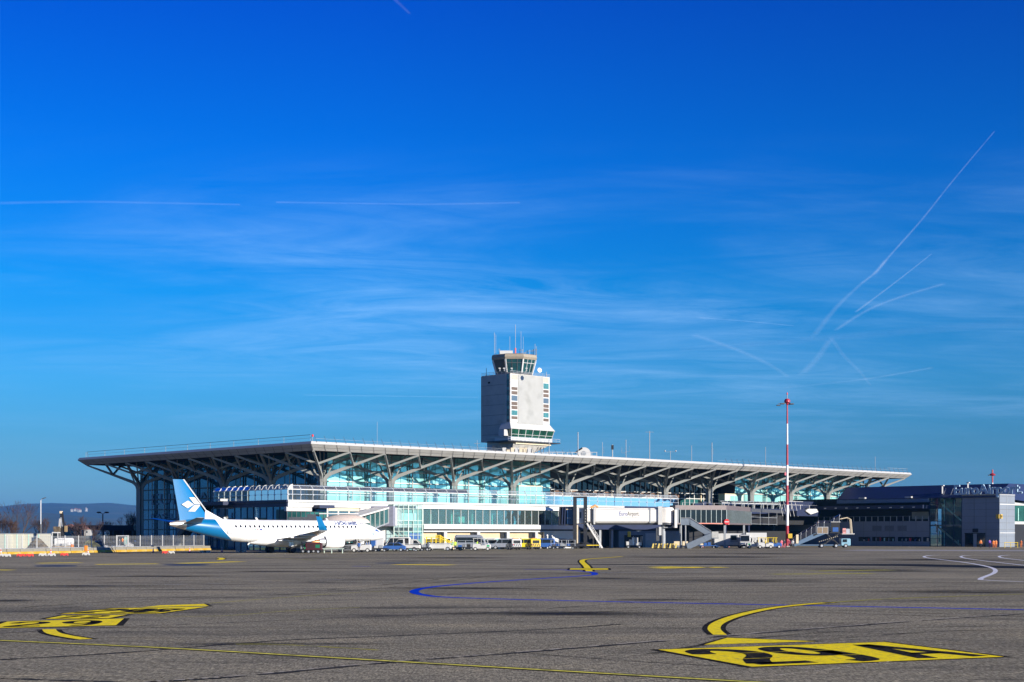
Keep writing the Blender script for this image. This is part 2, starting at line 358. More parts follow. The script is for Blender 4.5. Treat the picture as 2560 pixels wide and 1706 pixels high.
ridge([(-1500, 1290), (-700, 1262), (-200, 1258), (0, 1264), (40, 1270), (85, 1260), (150, 1259), (210, 1262), (270, 1258), (340, 1264), (500, 1275), (900, 1290), (1500, 1296), (2600, 1300), (4200, 1306)], 10500, 1900, 'hill')
ridge([(-1500, 1300), (-300, 1286), (60, 1280), (130, 1283), (200, 1292), (330, 1303), (420, 1312), (700, 1318), (1500, 1324), (2600, 1322), (4200, 1326)], 6800, 1500, 'hill')
# village houses and a chapel on the slope
def house(px, py, Z, w, d, h, lab, group=None, roof=(.25, .1, .07), tall=0):
    p = W(px, py, Z); t = thing('house' if not tall else 'chapel', (p.x, Z, max(p.z-h, 0)), lab, 'house' if not tall else 'chapel', group)
    m = MB(); m.box(-w/2, w/2, -d/2, d/2, -8, h, mat('house_render', (.42, .40, .36), .8))
    if tall: m.box(-w*.15, w*.15, -d/2-2, -d/2+1, 0, h*tall, WHITE)
    m.build('wall', t)
    m = MB(); m.prism([(-w/2-.5, -d/2-.6, h), (w/2+.5, -d/2-.6, h), (0, -d/2-.6, h+w*.35)], (0, d+1.2, 0), mat('tile_roof', (.22, .09, .06), .8)); m.build('roof', t)
    m = MB()
    for i in (-1, 0, 1): m.box(i*w*.3-.8, i*w*.3+.8, -d/2-.08, -d/2, h*.45, h*.75, DARKG)
    m.build_each('window', t, world=False)
for i, (px, py, w) in enumerate([(180, 1274, 24), (189, 1273, 30), (194, 1273.5, 22), (199, 1275, 34)]):
    house(px, py, 8600, w*.6, 8, 6, ['small white house at the western end of the hillside village', 'white house with grey gable second in the hillside village', 'narrow white house third in the hillside village', 'widest white house at the eastern end of the hillside village'][i], 'houses in the hillside village')
house(216, 1272, 8600, 9, 16, 9, 'white chapel with a small tower on the wooded hillside', tall=1.9)
for i, (px, py, w) in enumerate([(170, 1324, 16), (179, 1326, 20), (196, 1323, 18), (207, 1325, 22)]):
    house(px, py, 1900, w, 9, 8, ['low white house beyond the excavator at the hill foot', 'broad white house just beside the excavator boom', 'pale house between excavator and bare tree', 'pale wide house half hidden by the multi-stemmed bare tree'][i], 'houses at the foot of the hill')

# haze
hz = MB(); hz.box(-6950, 6950, -55, 12400, -2.2, 245, None); 
HAZE = bpy.data.materials.new('haze_air'); HAZE.use_nodes = True
N, L, new = NN(HAZE.node_tree); N.clear(); o_ = new('ShaderNodeOutputMaterial'); pv = new('ShaderNodeVolumePrincipled')
pv.inputs['Color'].default_value = (.10, .46, 1, 1); pv.inputs['Density'].default_value = 6e-5; pv.inputs['Anisotropy'].default_value = .2
L.new(pv.outputs[0], o_.inputs['Volume']); hz.mats = [HAZE]; hz.m = [0]*len(hz.m)
hz.build('haze', kind='stuff')

# ---------------------------------------------------------------- apron markings
ZM = .005
def gpoly(mb, pts, m, z=ZM):
    P = [G(x, y, z) for x, y in pts]; mb.add(P, [tuple(range(len(P)))], m)
def smooth_path(pts, n=8):
    P = [Vector(p) for p in pts]; out = []
    for i in range(len(P)-1):
        p0, p1, p2, p3 = P[max(i-1, 0)], P[i], P[i+1], P[min(i+2, len(P)-1)]
        for k in range(n):
            t = k/n; out.append(.5*((2*p1)+(-p0+p2)*t+(2*p0-5*p1+4*p2-p3)*t*t+(-p0+3*p1-3*p2+p3)*t**3))
    out.append(P[-1]); return out
def stripe(mb, path, w, m, z=ZM, off=0):
    k = len(path); L_, R_ = [], []
    for i, p in enumerate(path):
        d = (path[min(i+1, k-1)]-path[max(i-1, 0)]).normalized(); s = Vector((-d.y, d.x, 0))
        L_.append(p+s*(off+w/2)+Vector((0, 0, z-p.z))); R_.append(p+s*(off-w/2)+Vector((0, 0, z-p.z)))
    mb.add(L_+R_, [(i, i+1, k+i+1, k+i) for i in range(k-1)], m)
def gline(px, w, m, edge=None, name='painted_line', n=8, ew=.16, z=ZM):
    path = smooth_path([G(x, y) for x, y in px], n); mb = MB()
    if edge: stripe(mb, path, w+2*ew, BLKTR, z-.003 if z > .006 else z, 0); stripe(mb, path, w, m, z+.004)
    else: stripe(mb, path, w, m, z)
    return mb.build(name, kind='structure')
# yellow stand marking 29 A
mb = MB(); A_, B_, C_, D_ = G(1645, 1625), G(1880, 1668), G(2510, 1643), G(2210, 1606)
cen = (A_+B_+C_+D_)/4
def grow(p, s): d = p-cen; return cen + d*(1+s/d.length)
P = [grow(p, .24) for p in (A_, B_, C_, D_)]; mb.add([Vector((p.x, p.y, .004)) for p in P], [(0, 1, 2, 3)], BLKTR)
mb.add([Vector((p.x, p.y, .008)) for p in (A_, B_, C_, D_)], [(0, 1, 2, 3)], YELTR)
xd, yd = (C_-B_), (A_-B_)
ux, uy = xd.normalized(), yd.normalized()
def glyph(mb, polys, org, sx, sy, m=BLKTR, z=.012, ux=ux, uy=uy):
    for path, w in polys:
        pts = [org + ux*(x*sx) + uy*(y*sy) for x, y in path]; stripe(mb, smooth_path(pts, 6) if len(pts) > 2 else pts, w, m, z)
o2 = B_ + ux*.25 + uy*.35
H = yd.length-.75
S2 = [([(.05, .72), (.2, .93), (.5, 1.0), (.85, .9), (.95, .72), (.8, .52), (.4, .3), (.08, .05)], .62), ([(0, .06), (1.05, .06)], .55)]
S9 = [([(.95, .70), (.8, .93), (.5, 1.0), (.2, .93), (.06, .72), (.2, .50), (.5, .43), (.8, .50), (.95, .70), (.94, .35), (.75, .08), (.35, .02)], .55)]
SA = [([(0, 0), (.5, 1.0)], .52), ([(.5, 1.0), (1.0, 0)], .52), ([(.2, .30), (.8, .30)], .45)]
glyph(mb, S2, o2 + ux*.15, 1.45, H*.95); glyph(mb, S9, o2 + ux*2.25, 1.35, H*.95); glyph(mb, SA, o2 + ux*4.75, 1.55, H*.95)
for k in (.33, .66):     # stencil bridges
    stripe(mb, [o2+uy*H*k, o2+uy*H*k+ux*3.9], .05, YELTR, .016)
mb.build('stand_marking', kind='structure')
mb = MB(); gpoly(mb, [(1742, 1613), (1815, 1593), (2062, 1604)], BLKTR, .004); gpoly(mb, [(1760, 1612), (1818, 1594.6), (2040, 1603.6)], YELTR, .008); mb.build('painted_triangle', kind='structure')
gline([(1800, 1588), (1785, 1572), (1800, 1556), (1850, 1538), (1930, 1521), (2020, 1511), (2080, 1507)], .40, YELTR, True)
gline([(2060, 1508.3), (2200, 1499), (2400, 1491), (2620, 1484)], .26, YELOLD, True, ew=.05)
# left stand markings
def panel(quad, chars, name='stand_marking', lt=.08, gw=.5, inset=.35):
    mb = MB(); q = [G(*p) for p in quad]; c = sum(q, Vector())/4
    mb.add([Vector((*(c+(p-c)*(1+.30/(p-c).length)).xy, .004)) for p in q], [(0, 1, 2, 3)], BLKTR)
    mb.add([Vector((p.x, p.y, .008)) for p in q], [(0, 1, 2, 3)], YELTR)
    xd_, yd_ = q[1]-q[0], q[3]-q[0]; ux_, uy_ = xd_.normalized(), yd_.normalized(); H_ = yd_.length*.74; w_ = xd_.length/(len(chars)+.3)
    for i, ch in enumerate(chars):
        glyph(mb, [([(x, y) for x, y in pth], gw) for pth, _ in {'2': S2, '9': S9, 'A': SA, '7': [([(0, .95), (1, .95)], .4), ([(1, .95), (.35, 0)], .4)], 'B': [([(0, 0), (0, 1)], .4), ([(0, .98), (.8, .9), (.8, .6), (0, .52)], .4), ([(0, .5), (.95, .42), (.95, .1), (0, .02)], .4)]}[ch]], q[0]+ux_*(w_*(i+.22))+uy_*H_*.14, w_*.62, H_, ux=ux_, uy=uy_)
    mb.build(name, kind='structure')
panel([(-30, 1571.5), (290, 1564), (310, 1547), (18, 1555)], '29', gw=.36)
panel([(112, 1548), (270, 1546.5), (318, 1537.5), (158, 1539.5)], '72', gw=.28)
panel([(150, 1535.5), (400, 1534), (520, 1517.5), (285, 1521.5)], '29B', gw=.42)
mb = MB(); gpoly(mb, [(355, 1518.5), (522, 1515), (510, 1510), (400, 1513.6)], YELTR, .008); gpoly(mb, [(510, 1510), (522, 1515), (533, 1515.3), (518, 1509.6)], BLKTR, .004); mb.build('painted_triangle', kind='structure')
gline([(122, 1574), (132, 1583), (165, 1591), (215, 1599)], .40, YELTR, True)
gline([(520, 1509), (700, 1495), (850, 1484), (1000, 1477)], .16, YELOLD)
gline([(-40, 1599), (0, 1602), (400, 1620), (1000, 1655), (1880, 1706), (2100, 1719)], .20, mat('marking_yellow_line', (.62, .56, .09), .8, var=.3, scale=5, spec=.05, dirt=((.22, .21, .09), 2.0, .8)), True, ew=.13, n=3)
gline([(590, 1611), (700, 1612), (850, 1620), (945, 1626)], .16, YELOLD)
gline([(390, 1541), (560, 1540), (720, 1528), (900, 1519)], .12, YELOLD)
# blue lines
gline([(1310, 1424), (1400, 1425), (1470, 1430), (1487, 1435), (1470, 1439), (1350, 1447), (1200, 1457), (1080, 1468), (1036, 1478), (1060, 1488), (1150, 1495), (1500, 1504), (2000, 1514), (2620, 1526)], .48, BLUTR, n=10)
gline([(880, 1416), (925, 1416.6)], .5, BLUTR)
# yellow hold bar with crossing lead-in
gline([(1555, 1392), (1500, 1396), (1464, 1399), (1455, 1404), (1466, 1416), (1473, 1429)], .55, YELTR, True, ew=.2)
mb = MB(); gpoly(mb, [(1420, 1420.8), (1526, 1420.8), (1528, 1425.2), (1418, 1425.2)], BLKTR, .013); gpoly(mb, [(1426, 1421.6), (1520, 1421.6), (1521, 1424.4), (1424, 1424.4)], YELTR, .017); mb.build('painted_bar', kind='structure')
def dashes(lst, m, w=.35, name='painted_line'):
    for x0, y0, x1, y1 in lst: gline([(x0, y0), (x1, y1)], w, m, n=1, name=name)
dashes([(1635, 1418.5, 1700, 1417.5), (1705, 1420, 1760, 1418), (1765, 1419, 1810, 1418.5), (1640, 1421, 1690, 1420)], YELTR, 2.2)
dashes([(2030, 1428, 2230, 1425.5), (1930, 1436, 2180, 1434)], YELOLD, 1.8)
dashes([(95, 1408.5, 200, 1407), (240, 1411.5, 395, 1410), (450, 1409, 600, 1404.5), (-10, 1426, 20, 1425)], YELTR, 2.0)
dashes([(990, 1411.5, 1130, 1413)], YELTR, 2.4); dashes([(640, 1392, 790, 1401.5), (760, 1398, 900, 1392.6), (490, 1397, 600, 1393.5)], YELOLD, .3)
gline([(548, 1400), (556, 1397.5), (548, 1395)], .7, YELTR, True)
dashes([(40, 1467, 80, 1467), (130, 1466, 190, 1466), (225, 1465, 330, 1464.4), (410, 1461.5, 470, 1461), (520, 1459.5, 570, 1459), (620, 1454, 680, 1453), (800, 1451, 860, 1449)], mat('marking_white_faint', (.30, .30, .31), .8, var=.3, scale=.8), .18)
# white curves in front of the cargo wing
gline([(2350, 1388), (2326, 1389), (2310, 1392), (2325, 1396), (2400, 1405), (2450, 1413), (2483, 1421.5), (2486, 1432), (2452, 1447), (2470, 1451), (2560, 1455)], .35, WHTTR)
gline([(2426, 1389), (2408, 1390), (2403, 1393), (2425, 1398), (2500, 1407), (2600, 1418)], .35, WHTTR)
gline([(2524, 1388), (2505, 1389.5), (2498, 1392), (2512, 1396), (2600, 1406)], .35, WHTTR)
dashes([(1180, 1366+26, 1400, 1391), (1240, 1414.5, 1400, 1413), (1600, 1406, 2100, 1408), (1500, 1432, 1800, 1430), (900, 1408.5, 1260, 1404)], mat('marking_white_faint', (.3, .3, .3), .8), .35)
# black oil and rubber patches, sealed joints between the slabs
STAIN = mat('tar_patch', (.02, .022, .03), .6, var=.4, scale=2)
mb = MB()
for x0, x1, y, h_ in [(80, 196, 1415, 2.6), (405, 528, 1412.5, 2.6), (935, 1045, 1408.3, 1.5)]:
    mb2 = MB(); P = []
    for k in range(18):
        t = 2*math.pi*k/18; P.append(((x0+x1)/2+(x1-x0)/2*math.cos(t)*random.uniform(.9, 1.05), y+h_*math.sin(t)*random.uniform(.7, 1)))
    gpoly(mb2, P, STAIN, .006); mb2.build('tar_patch', kind='structure')
SEAL = mat('joint_sealant', (.030, .028, .026), .8, var=.4, scale=3, spec=.05); SEALW = mat('joint_edge', (.40, .36, .30), .9, var=.4, scale=4, spec=.05)
random.seed(11)
def joint(pts, w=.09, pale=True, dark=True):
    w *= 2.5
    path = smooth_path([G(x, y) for x, y in pts], 40)
    path = [p+Vector((random.uniform(-.03, .03), random.uniform(-.03, .03), 0)) for p in path]
    mb = MB()
    if dark: 
        for i in range(0, len(path)-3, 3):
            if random.random() < .93: stripe(mb, path[i:i+4], w*random.uniform(.5, 1.3), SEAL, .0045)
    if pale: 
        for i in range(0, len(path)-2, 2):
            if random.random() < .6: stripe(mb, path[i:i+3], w*random.uniform(.25, .55), SEALW, .0065, off=w*.6)
    mb.build('slab_joint', kind='structure')
joint([(-20, 1570+15), (200, 1572), (600, 1556), (1100, 1535), (1280, 1528), (1700, 1498)], .07)
joint([(0, 1650), (300, 1633), (700, 1602), (1000, 1590), (1400, 1572), (1560, 1560)], .10, False)
joint([(380, 1706), (600, 1692), (1000, 1655), (1280, 1634), (1750, 1596), (2200, 1560), (2560, 1535)], .11)
joint([(1880, 1698), (2100, 1672), (2280, 1650), (2560, 1622)], .06, True, False)
joint([(0, 1697), (300, 1706)], .09, False)
joint([(0, 1476), (300, 1476), (1280, 1468), (2100, 1455)], .12, False)
mb = MB(); gpoly(mb, [(1240, 1412), (1600, 1410.3), (1900, 1409.6), (2300, 1411), (2620, 1417), (2620, 1423), (2250, 1415.5), (1900, 1412.6), (1500, 1412.3)], mat('dark_band_surface', (.016, .016, .018), .8, var=.4, scale=.5, spec=.05), .0045); mb.build('dark_band', kind='structure')  # tapered dark band across the apron
joint([(400, 1455), (900, 1452), (1250, 1440), (1700, 1425)], .10, False)
joint([(1280, 1630), (1600, 1655), (1900, 1670)], .03, False)
joint([(700, 1395), (900, 1400), (1100, 1405), (1280, 1400)], .25, False)
def stain_mat():
    m = bpy.data.materials.new('soft_stain'); m.use_nodes = True; N, L, new = NN(m.node_tree); bs = N['Principled BSDF']; bs.inputs['Base Color'].default_value = (.025, .024, .025, 1); bs.inputs['Roughness'].default_value = .8; bs.inputs['Specular IOR Level'].default_value = .05
    tc = new('ShaderNodeTexCoord'); mp = new('ShaderNodeMapping'); mp.inputs['Location'].default_value = (-1, -1, 0); mp.inputs['Scale'].default_value = (2, 2, 0); L.new(tc.outputs['Generated'], mp.inputs[0])
    gr = new('ShaderNodeTexGradient', gradient_type='SPHERICAL'); L.new(mp.outputs[0], gr.inputs[0]); m3 = new('ShaderNodeMapping'); m3.inputs['Scale'].default_value = (.35, .9, 1); L.new(tc.outputs['Object'], m3.inputs[0])
    nz = new('ShaderNodeTexNoise'); nz.inputs['Scale'].default_value = .35; nz.inputs['Detail'].default_value = 7; nz.inputs['Roughness'].default_value = .7; L.new(m3.outputs[0], nz.inputs[0])
    mr = new('ShaderNodeMapRange'); mr.inputs[1].default_value = .35; mr.inputs[2].default_value = .7; L.new(nz.outputs[0], mr.inputs[0]); mm = new('ShaderNodeMath', operation='MULTIPLY', use_clamp=True); L.new(gr.outputs[0], mm.inputs[0]); L.new(mr.outputs[0], mm.inputs[1])
    m4 = new('ShaderNodeMath', operation='MULTIPLY', use_clamp=True, i_1=1.5); L.new(mm.outputs[0], m4.inputs[0]); L.new(m4.outputs[0], bs.inputs['Alpha']); return m
SOFT = stain_mat()
for px, py, dx, dy in ((2180, 1426, 330, 9), (1850, 1452, 420, 10), (1500, 1447, 260, 7), (2350, 1400, 300, 7), (1750, 1393, 420, 7), (1200, 1471, 500, 7), (250, 1466, 420, 8), (30, 1502, 130, 8), (420, 1441, 350, 6), (700, 1429, 260, 4), (1400, 1535, 700, 16), (1150, 1395, 300, 5), (1900, 1385, 300, 4), (2400, 1480, 420, 14), (700, 1610, 640, 10), (1650, 1500, 300, 8)):
    q = [G(px-dx/2, py+dy/2), G(px+dx/2, py+dy/2), G(px+dx/2, py-dy/2), G(px-dx/2, py-dy/2)]; x0 = min(v.x for v in q); x1 = max(v.x for v in q); y0, y1 = q[0].y, q[2].y; mb = MB(); mb.quad((x0, y0, .0025), (x1, y0, .0025), (x1, y1, .0025), (x0, y1, .0025), SOFT); mb.build('soft_stain', kind='structure')
TYRE = bpy.data.materials.new('tyre_mark'); TYRE.use_nodes = True; N, L, new = NN(TYRE.node_tree); bs = N['Principled BSDF']; bs.inputs['Base Color'].default_value = (.02, .02, .02, 1); bs.inputs['Specular IOR Level'].default_value = .05; bs.inputs['Roughness'].default_value = .8
tc = new('ShaderNodeTexCoord'); nz = new('ShaderNodeTexNoise'); nz.inputs['Scale'].default_value = .5; nz.inputs['Detail'].default_value = 6; L.new(tc.outputs['Object'], nz.inputs[0]); mr = new('ShaderNodeMapRange'); mr.inputs[1].default_value = .38; mr.inputs[2].default_value = .7; mr.inputs[4].default_value = .75; L.new(nz.outputs[0], mr.inputs[0]); L.new(mr.outputs[0], bs.inputs['Alpha'])
def tyre(pts, w=.28, gap=1.7):
    P = [G(*p) for p in pts]; mb = MB()
    for o in (-gap/2, gap/2): stripe(mb, smooth_path(P, 14), w, TYRE, .0032, off=o)
    mb.build('tyre_mark', kind='structure')
for pts in ([(1300, 1440), (1700, 1436), (2100, 1444), (2560, 1460)], [(1200, 1432), (1500, 1430), (1900, 1424), (2400, 1418)],
            [(0, 1460), (500, 1452), (1000, 1446), (1400, 1436), (1700, 1420)], [(1400, 1530), (1750, 1520), (2100, 1530), (2560, 1545)], [(100, 1520), (400, 1500), (900, 1472), (1200, 1440)], [(1700, 1640), (1950, 1600), (2300, 1575), (2560, 1570)], [(500, 1420), (900, 1420), (1300, 1412), (1700, 1400)]): tyre(pts)
# strip of older paving along the buildings
mb = MB(); gpoly(mb, [(2160, 1374.5), (2700, 1376), (2700, 1379), (2090, 1377)], mat('old_concrete_strip', (.26, .25, .25), .9, var=.2), .004); mb.build('concrete_strip', kind='structure')
# ---------------------------------------------------------------- terminal building with the big tree-column roof
A0, BC, LA, LB, NA, NB = 10.9, 5.0, 15.4, 15.1, 12, 5
SL, ZT = 8.6, 16.9                        # terrace level, strut tip level
ea0, ea1 = A0-LA/2, A0+(NA-1)*LA+LA/2     # eave (strut tips)
eb0, eb1 = BC-LB/2, BC+(NB-1)*LB+LB/2
term = thing('terminal_building', tuple(B(60, 10)), 'long glazed airport terminal under a huge overhanging flat roof carried by tree-shaped columns', 'terminal building')
# roof: thin bevelled edge, sloped soffit panel, dark underside
mb = MB()
def ring(o, z): return [B(ea0-o, eb0-o, z), B(ea1+o, eb0-o, z), B(ea1+o, eb1+o, z), B(ea0-o, eb1+o, z)]
r0, r1, r2, r3 = ring(.15, ZT+.02), ring(1.3, ZT+1.05), ring(1.05, ZT+1.5), ring(-6, ZT+1.9)
def band(mb, ra, rb, m):
    for i in range(4):
        j = (i+1) % 4; mb.quad(ra[i], ra[j], rb[j], rb[i], m)
band(mb, r0, r1, FASCIA); band(mb, r1, r2, FASCIA_TOP); band(mb, r2, r3, FASCIA_TOP); mb.quad(*r3, GREY)
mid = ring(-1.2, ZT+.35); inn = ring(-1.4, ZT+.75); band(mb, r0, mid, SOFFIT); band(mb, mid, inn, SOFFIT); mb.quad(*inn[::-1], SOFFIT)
# panel joints of the sloped edge
def seam_strip(p, q, m=SEAM): mb.beam(p, q, .05, .03, m)
n = int((ea1-ea0)/2.57)
for i in range(n+1):
    t = i/n; a = ea0+(ea1-ea0)*t; aw = ea0-1.25+(ea1-ea0+2.5)*t; off = Vector((.04*.7, -.04*.7, -.03))
    seam_strip(B(a, eb0-.15, ZT+.02)+off, B(aw, eb0-1.3, ZT+1.05)+off)
n = int((eb1-eb0)/2.57)
for i in range(n+1):
    t = i/n; b = eb0+(eb1-eb0)*t; bw = eb0-1.25+(eb1-eb0+2.5)*t; off = Vector((-.03, -.03, -.03))
    seam_strip(B(ea0-.15, b, ZT+.02)+off, B(ea0-1.3, bw, ZT+1.05)+off)
for s in (.5,):
    o = .15+1.1*s; z = ZT+.02+1.03*s-.03; g = ring(o+.02, z); mb.beam(g[0], g[1], .05, .03, SEAM); mb.beam(g[3], g[0], .05, .03, SEAM)
for a in (109, 167):   # expansion joints of the long roof edge
    mb.beam(B(a-.2, eb0-.2, ZT)+Vector((.03, -.03, -.03)), B(a+1.2, eb0-1.35, ZT+1.05), .28, .06, DARK)
roof = mb.build('roof', term, world=True)
# roof edge safety rail: leaning posts with a line
mb = MB()
def leanpost(p, inn_, h=1.15): mb.beam(p, p+inn_*.55+Vector((0, 0, h)), .05, .05, DGREY)
a = ea0
while a < ea1+1.2:
    if a < 68 or a > 112: leanpost(B(a, eb0-1.2, ZT+1.35), (VV-UU)*.6)
    a += 2.05
pts = [B(ea0, eb0-.8, ZT+2.0), B(ea1, eb0-.8, ZT+2.0)]; mb.beam(pts[0], B(69, eb0-.8, ZT+2.0), .03, .03, GREY); mb.beam(B(111, eb0-.8, ZT+2.0), pts[1], .03, .03, GREY); mb.beam(B(ea0+10, eb0-.8, ZT+1.7), B(68, eb0-.8, ZT+1.7), .025, .025, GREY); mb.beam(B(ea1-9, eb0-.6, ZT+2.45), pts[1]+Vector((0, 0, .45)), .05, .05, GREY)
b = eb0
while b < eb1: mb.beam(B(ea0-.4, b, ZT+1.3), B(ea0-.4, b, ZT+2.65), .06, .06, GREY); b += 7.5
mb.beam(B(ea0-.4, eb0, ZT+2.65), B(ea0-.4, eb1-1, ZT+2.65), .06, .06, BLKSTEEL); mb.beam(B(ea0-.4, eb0, ZT+2.1), B(ea0-.4, eb1-1, ZT+2.1), .03, .03, GREY)
mb.beam(B(ea0-.4, eb1-1, ZT+2.65), B(ea0+1, eb1+1, ZT+1.35), .06, .06, GREY)
mb.build('railing', roof, world=True)
mb = MB(); mb.tube([B(ea0, eb0, ZT+1.4), B(ea0, eb0, ZT+2.3)], .05, GREY); mb.lathe([(0, 0), (.16, .05), (.18, .3), (.1, .42), (0, .45)], B(ea0, eb0, ZT+2.3), RED); mb.build('obstruction_light', roof, world=True)

# tree columns: four bent plates per trunk, each plate runs out into a diagonal arm with side branches
def tree_column(a, b, zb, dirs, full=True):
    col = None
    zs = 12.6
    mb = MB()
    for (da, db) in ((1, -1), (-1, -1), (-1, 1), (1, 1)):
        o = (UU*da+VV*db)*.36; c = B(a, b)+o
        mb.beam(Vector((c.x, c.y, zb)), Vector((c.x, c.y, zs)), .42, .42, STEEL, up=(UU*da+VV*db).normalized())
    mb.beam(B(a, b, zb), B(a, b, zs+.9), .35, .35, STEEL)
    col = mb.build('column', term, world=True)
    for (da, db) in dirs:
        dv = UU*da+VV*db; mb = MB(); up = Vector((0, 0, 1)); side = dv.cross(up).normalized()
        def pt(r, z): return B(a, b)+dv*r+Vector((0, 0, z))
        hz_ = lambda r: 13.45+(ZT-13.45)*(r-1.0)/(LA/2-1.0)
        prof = [(.36, 12.0, .46), (.42, 12.6, .60), (.66, 13.1, .70), (1.15, 13.5, .66), (LA/4, hz_(LA/4), .52), (LA/2-.05, ZT, .30)]
        rings = []
        for i, (r, z, h) in enumerate(prof):
            nrm = (Vector((0, 0, 1)) if i > 2 else (-dv.normalized()+Vector((0, 0, .35*i))).normalized())
            w = .27-.02*i
            p = pt(r, z); rings.append([p-side*w-nrm*h/2, p+side*w-nrm*h/2, p+side*w+nrm*h/2, p-side*w+nrm*h/2])
        mb.loft(rings, STEEL)
        q = pt(LA/4, hz_(LA/4))
        for (ea, eb) in ((da, -db), (-da, db)):
            e = UU*ea+VV*eb; tgt = q+e*(LA/4-.03)+Vector((0, 0, ZT-q.z)); 
            ia, ib = a+da*LA/4+ea*LA/4, b+db*LB/4+eb*LB/4
            mb.beam(q, tgt, .30, .36, STEEL)
        # short V strut near the trunk head
        e = pt(LA/8, ZT+.4); mb.beam(pt(.7, 13.2), pt(.25, 15.4) if False else e, .2, .24, STEEL)
        mb.build('branch', col, world=True)
for k in range(NA):
    dirs = ((-1, -1), (1, -1), (-1, 1), (1, 1))
    tree_column(A0+k*LA, BC, SL, dirs)
for j in range(1, NB):
    tree_column(A0, BC+j*LB, 0, ((-1, -1), (1, -1), (-1, 1), (1, 1)))
for j in ():
    for k in range(1, NA): tree_column(A0+k*LA, BC+j*LB, SL, ((-1, -1), (1, -1)))
# curtain walls set half a bay inside the column line
GA, GB, GT = A0+4.6, BC+4.6, ZT+.6
def cwall(a0, b0, a1, b1, z0, z1, gm, name='curtain_wall', bay=LA, rails=True, mull=STEEL, lite=WHITE, truss=True):
    L_ = math.hypot(a1-a0, b1-b0); da, db = (a1-a0)/L_, (b1-b0)/L_; n_a, n_b = db, -da       # outward side
    if (a1 != a0): n_a, n_b = 0, -1
    else: n_a, n_b = -1, 0
    out = UU*n_a+VV*n_b; n = max(1, round(L_/bay))
    for i in range(n):
        s0, s1 = L_*i/n, L_*(i+1)/n; P = lambda s, z, o=0: B(a0+da*s, b0+db*s, z)+out*o
        mb = MB(); g = P(s0, z0), P(s1, z0), P(s1, z1), P(s0, z1); mb.quad(*g, gm); mb.quad(*[p-out*.05 for p in g], DARK)
        pane = mb.build(name, term, world=True)
        mb = MB(); m_ = 5
        for k in range(m_+1):
            s = s0+(s1-s0)*k/m_; mb.beam(P(s, z0, .03), P(s, z1, .03), .07, .07, DGREY)
        if truss:
            for s in (s0+(s1-s0)*.33, s0+(s1-s0)*.62):
                mb.beam(P(s, z0, .30), P(s, z1-.8, .30), .28, .10, BLKSTEEL); mb.beam(P(s+.75, z0, .42), P(s+.75, z1-1.4, .42), .16, .14, lite)
                z = z0+1
                while z < z1-1: mb.beam(P(s, z, .35), P(s+.75, z, .35), .1, .1, BLKSTEEL); z += 2.0
        z = z0+1.7
        while z < z1-.3:
            mb.beam(P(s0+.1, z, .26), P(s1-.1, z, .26), .16, .20, lite if rails else DGREY); z += 2.05
        mb.build('mullion', pane, world=True)
k0, k1 = A0+4*LA, A0+8*LA
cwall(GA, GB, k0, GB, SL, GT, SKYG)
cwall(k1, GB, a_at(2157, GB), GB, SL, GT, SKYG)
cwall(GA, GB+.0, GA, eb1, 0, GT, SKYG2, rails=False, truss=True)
# lettering on the shaded glass flank
LET = mat('glass_lettering', (.16, .30, .42), .5)
mb = MB(); xd = -VV
put_text(mb, 'EUROAIRPORT', 3.2, B(GA-.14, eb1-4, 8.9), xd, (0, 0, 1), LET, fit=44)
put_text(mb, 'BASEL MULHOUSE FREIBURG', 1.6, B(GA-.14, eb1-4, 5.9), xd, (0, 0, 1), LET, fit=44)
mb.build('lettering', term, world=True)
# recessed middle part: bulkhead, dark glass, brown spandrels, white posts
gb = GB+3.9
for kk in (k0, k1):
    mb = MB(); mb.bb(kk-.15, kk+.15, GB+.05, gb, SL, GT, DGREY); mb.build('return_wall', term, world=True)
for i in range(4):
    s0, s1 = k0+i*LA, k0+(i+1)*LA
    mb = MB(); mb.bb(s0, s1, gb, gb+.3, 14.4, GT, DGREY); mb.bb(s0, s1, gb+.02, gb+.3, 12.2, 14.4, DARKG); mb.bb(s0, s1, gb, gb+.3, 11.0, 12.2, BROWNP if i != 3 else DARKG); mb.bb(s0, s1, gb+.02, gb+.3, SL, 11.0, TEALG)
    w = mb.build('curtain_wall', term, world=True); mb = MB()
    n = 9
    for k in range(n):
        s = s0+(s1-s0)*k/n
        mb.bb(s-.09, s+.09, gb-.16, gb-.002, SL, 14.4, WHITE if k % 4 else BLKSTEEL)
        if k == 4: mb.bb(s+.5, s+.75, gb-.3, gb-.17, SL, 14.3, CREAM)
    for z in (11.0, 12.2): mb.bb(s0+.1, s1-.1, gb-.22, gb-.17, z-.09, z+.09, WHITE)
    # dark arched fascia in front
    A_ = []
    mb.build('mullion', w, world=True)
# green-white kiosk inside bay 7, cyan glazed box in bay 4
for (px0, px1, b_, z1, m_) in ((1297, 1355, 7.6, 12.4, SKYG), (1812, 1858, 8, 12.0, mat('pale_green_panel', (.45, .60, .48), .5))):
    a0_, a1_ = a_at(px0, b_), a_at(px1, b_)
    mb = MB(); mb.bb(a0_, a1_, b_, b_+1.8, SL, z1, m_); mb.bb(a0_-.1, a1_+.1, b_-.1, b_+1.9, z1+.004, z1+.2, CREAM)
    for k in range(5): s = a0_+(a1_-a0_)*k/4; mb.bb(s-.05, s+.05, b_-.06, b_-.003, SL, z1, WHITE)
    mb.bb(a0_+(a1_-a0_)*.3, a0_+(a1_-a0_)*.7, b_-.05, b_-.004, z1-1.6, z1-.3, SKYG); mb.build('pavilion', term, world=True)
# interior core seen under the roof: stops the view to the far side
mb = MB(); mb.bb(k0-4, ea1-14, gb+14, gb+15, 0, 14.8, DGREY); mb.build('core_wall', term, world=True)

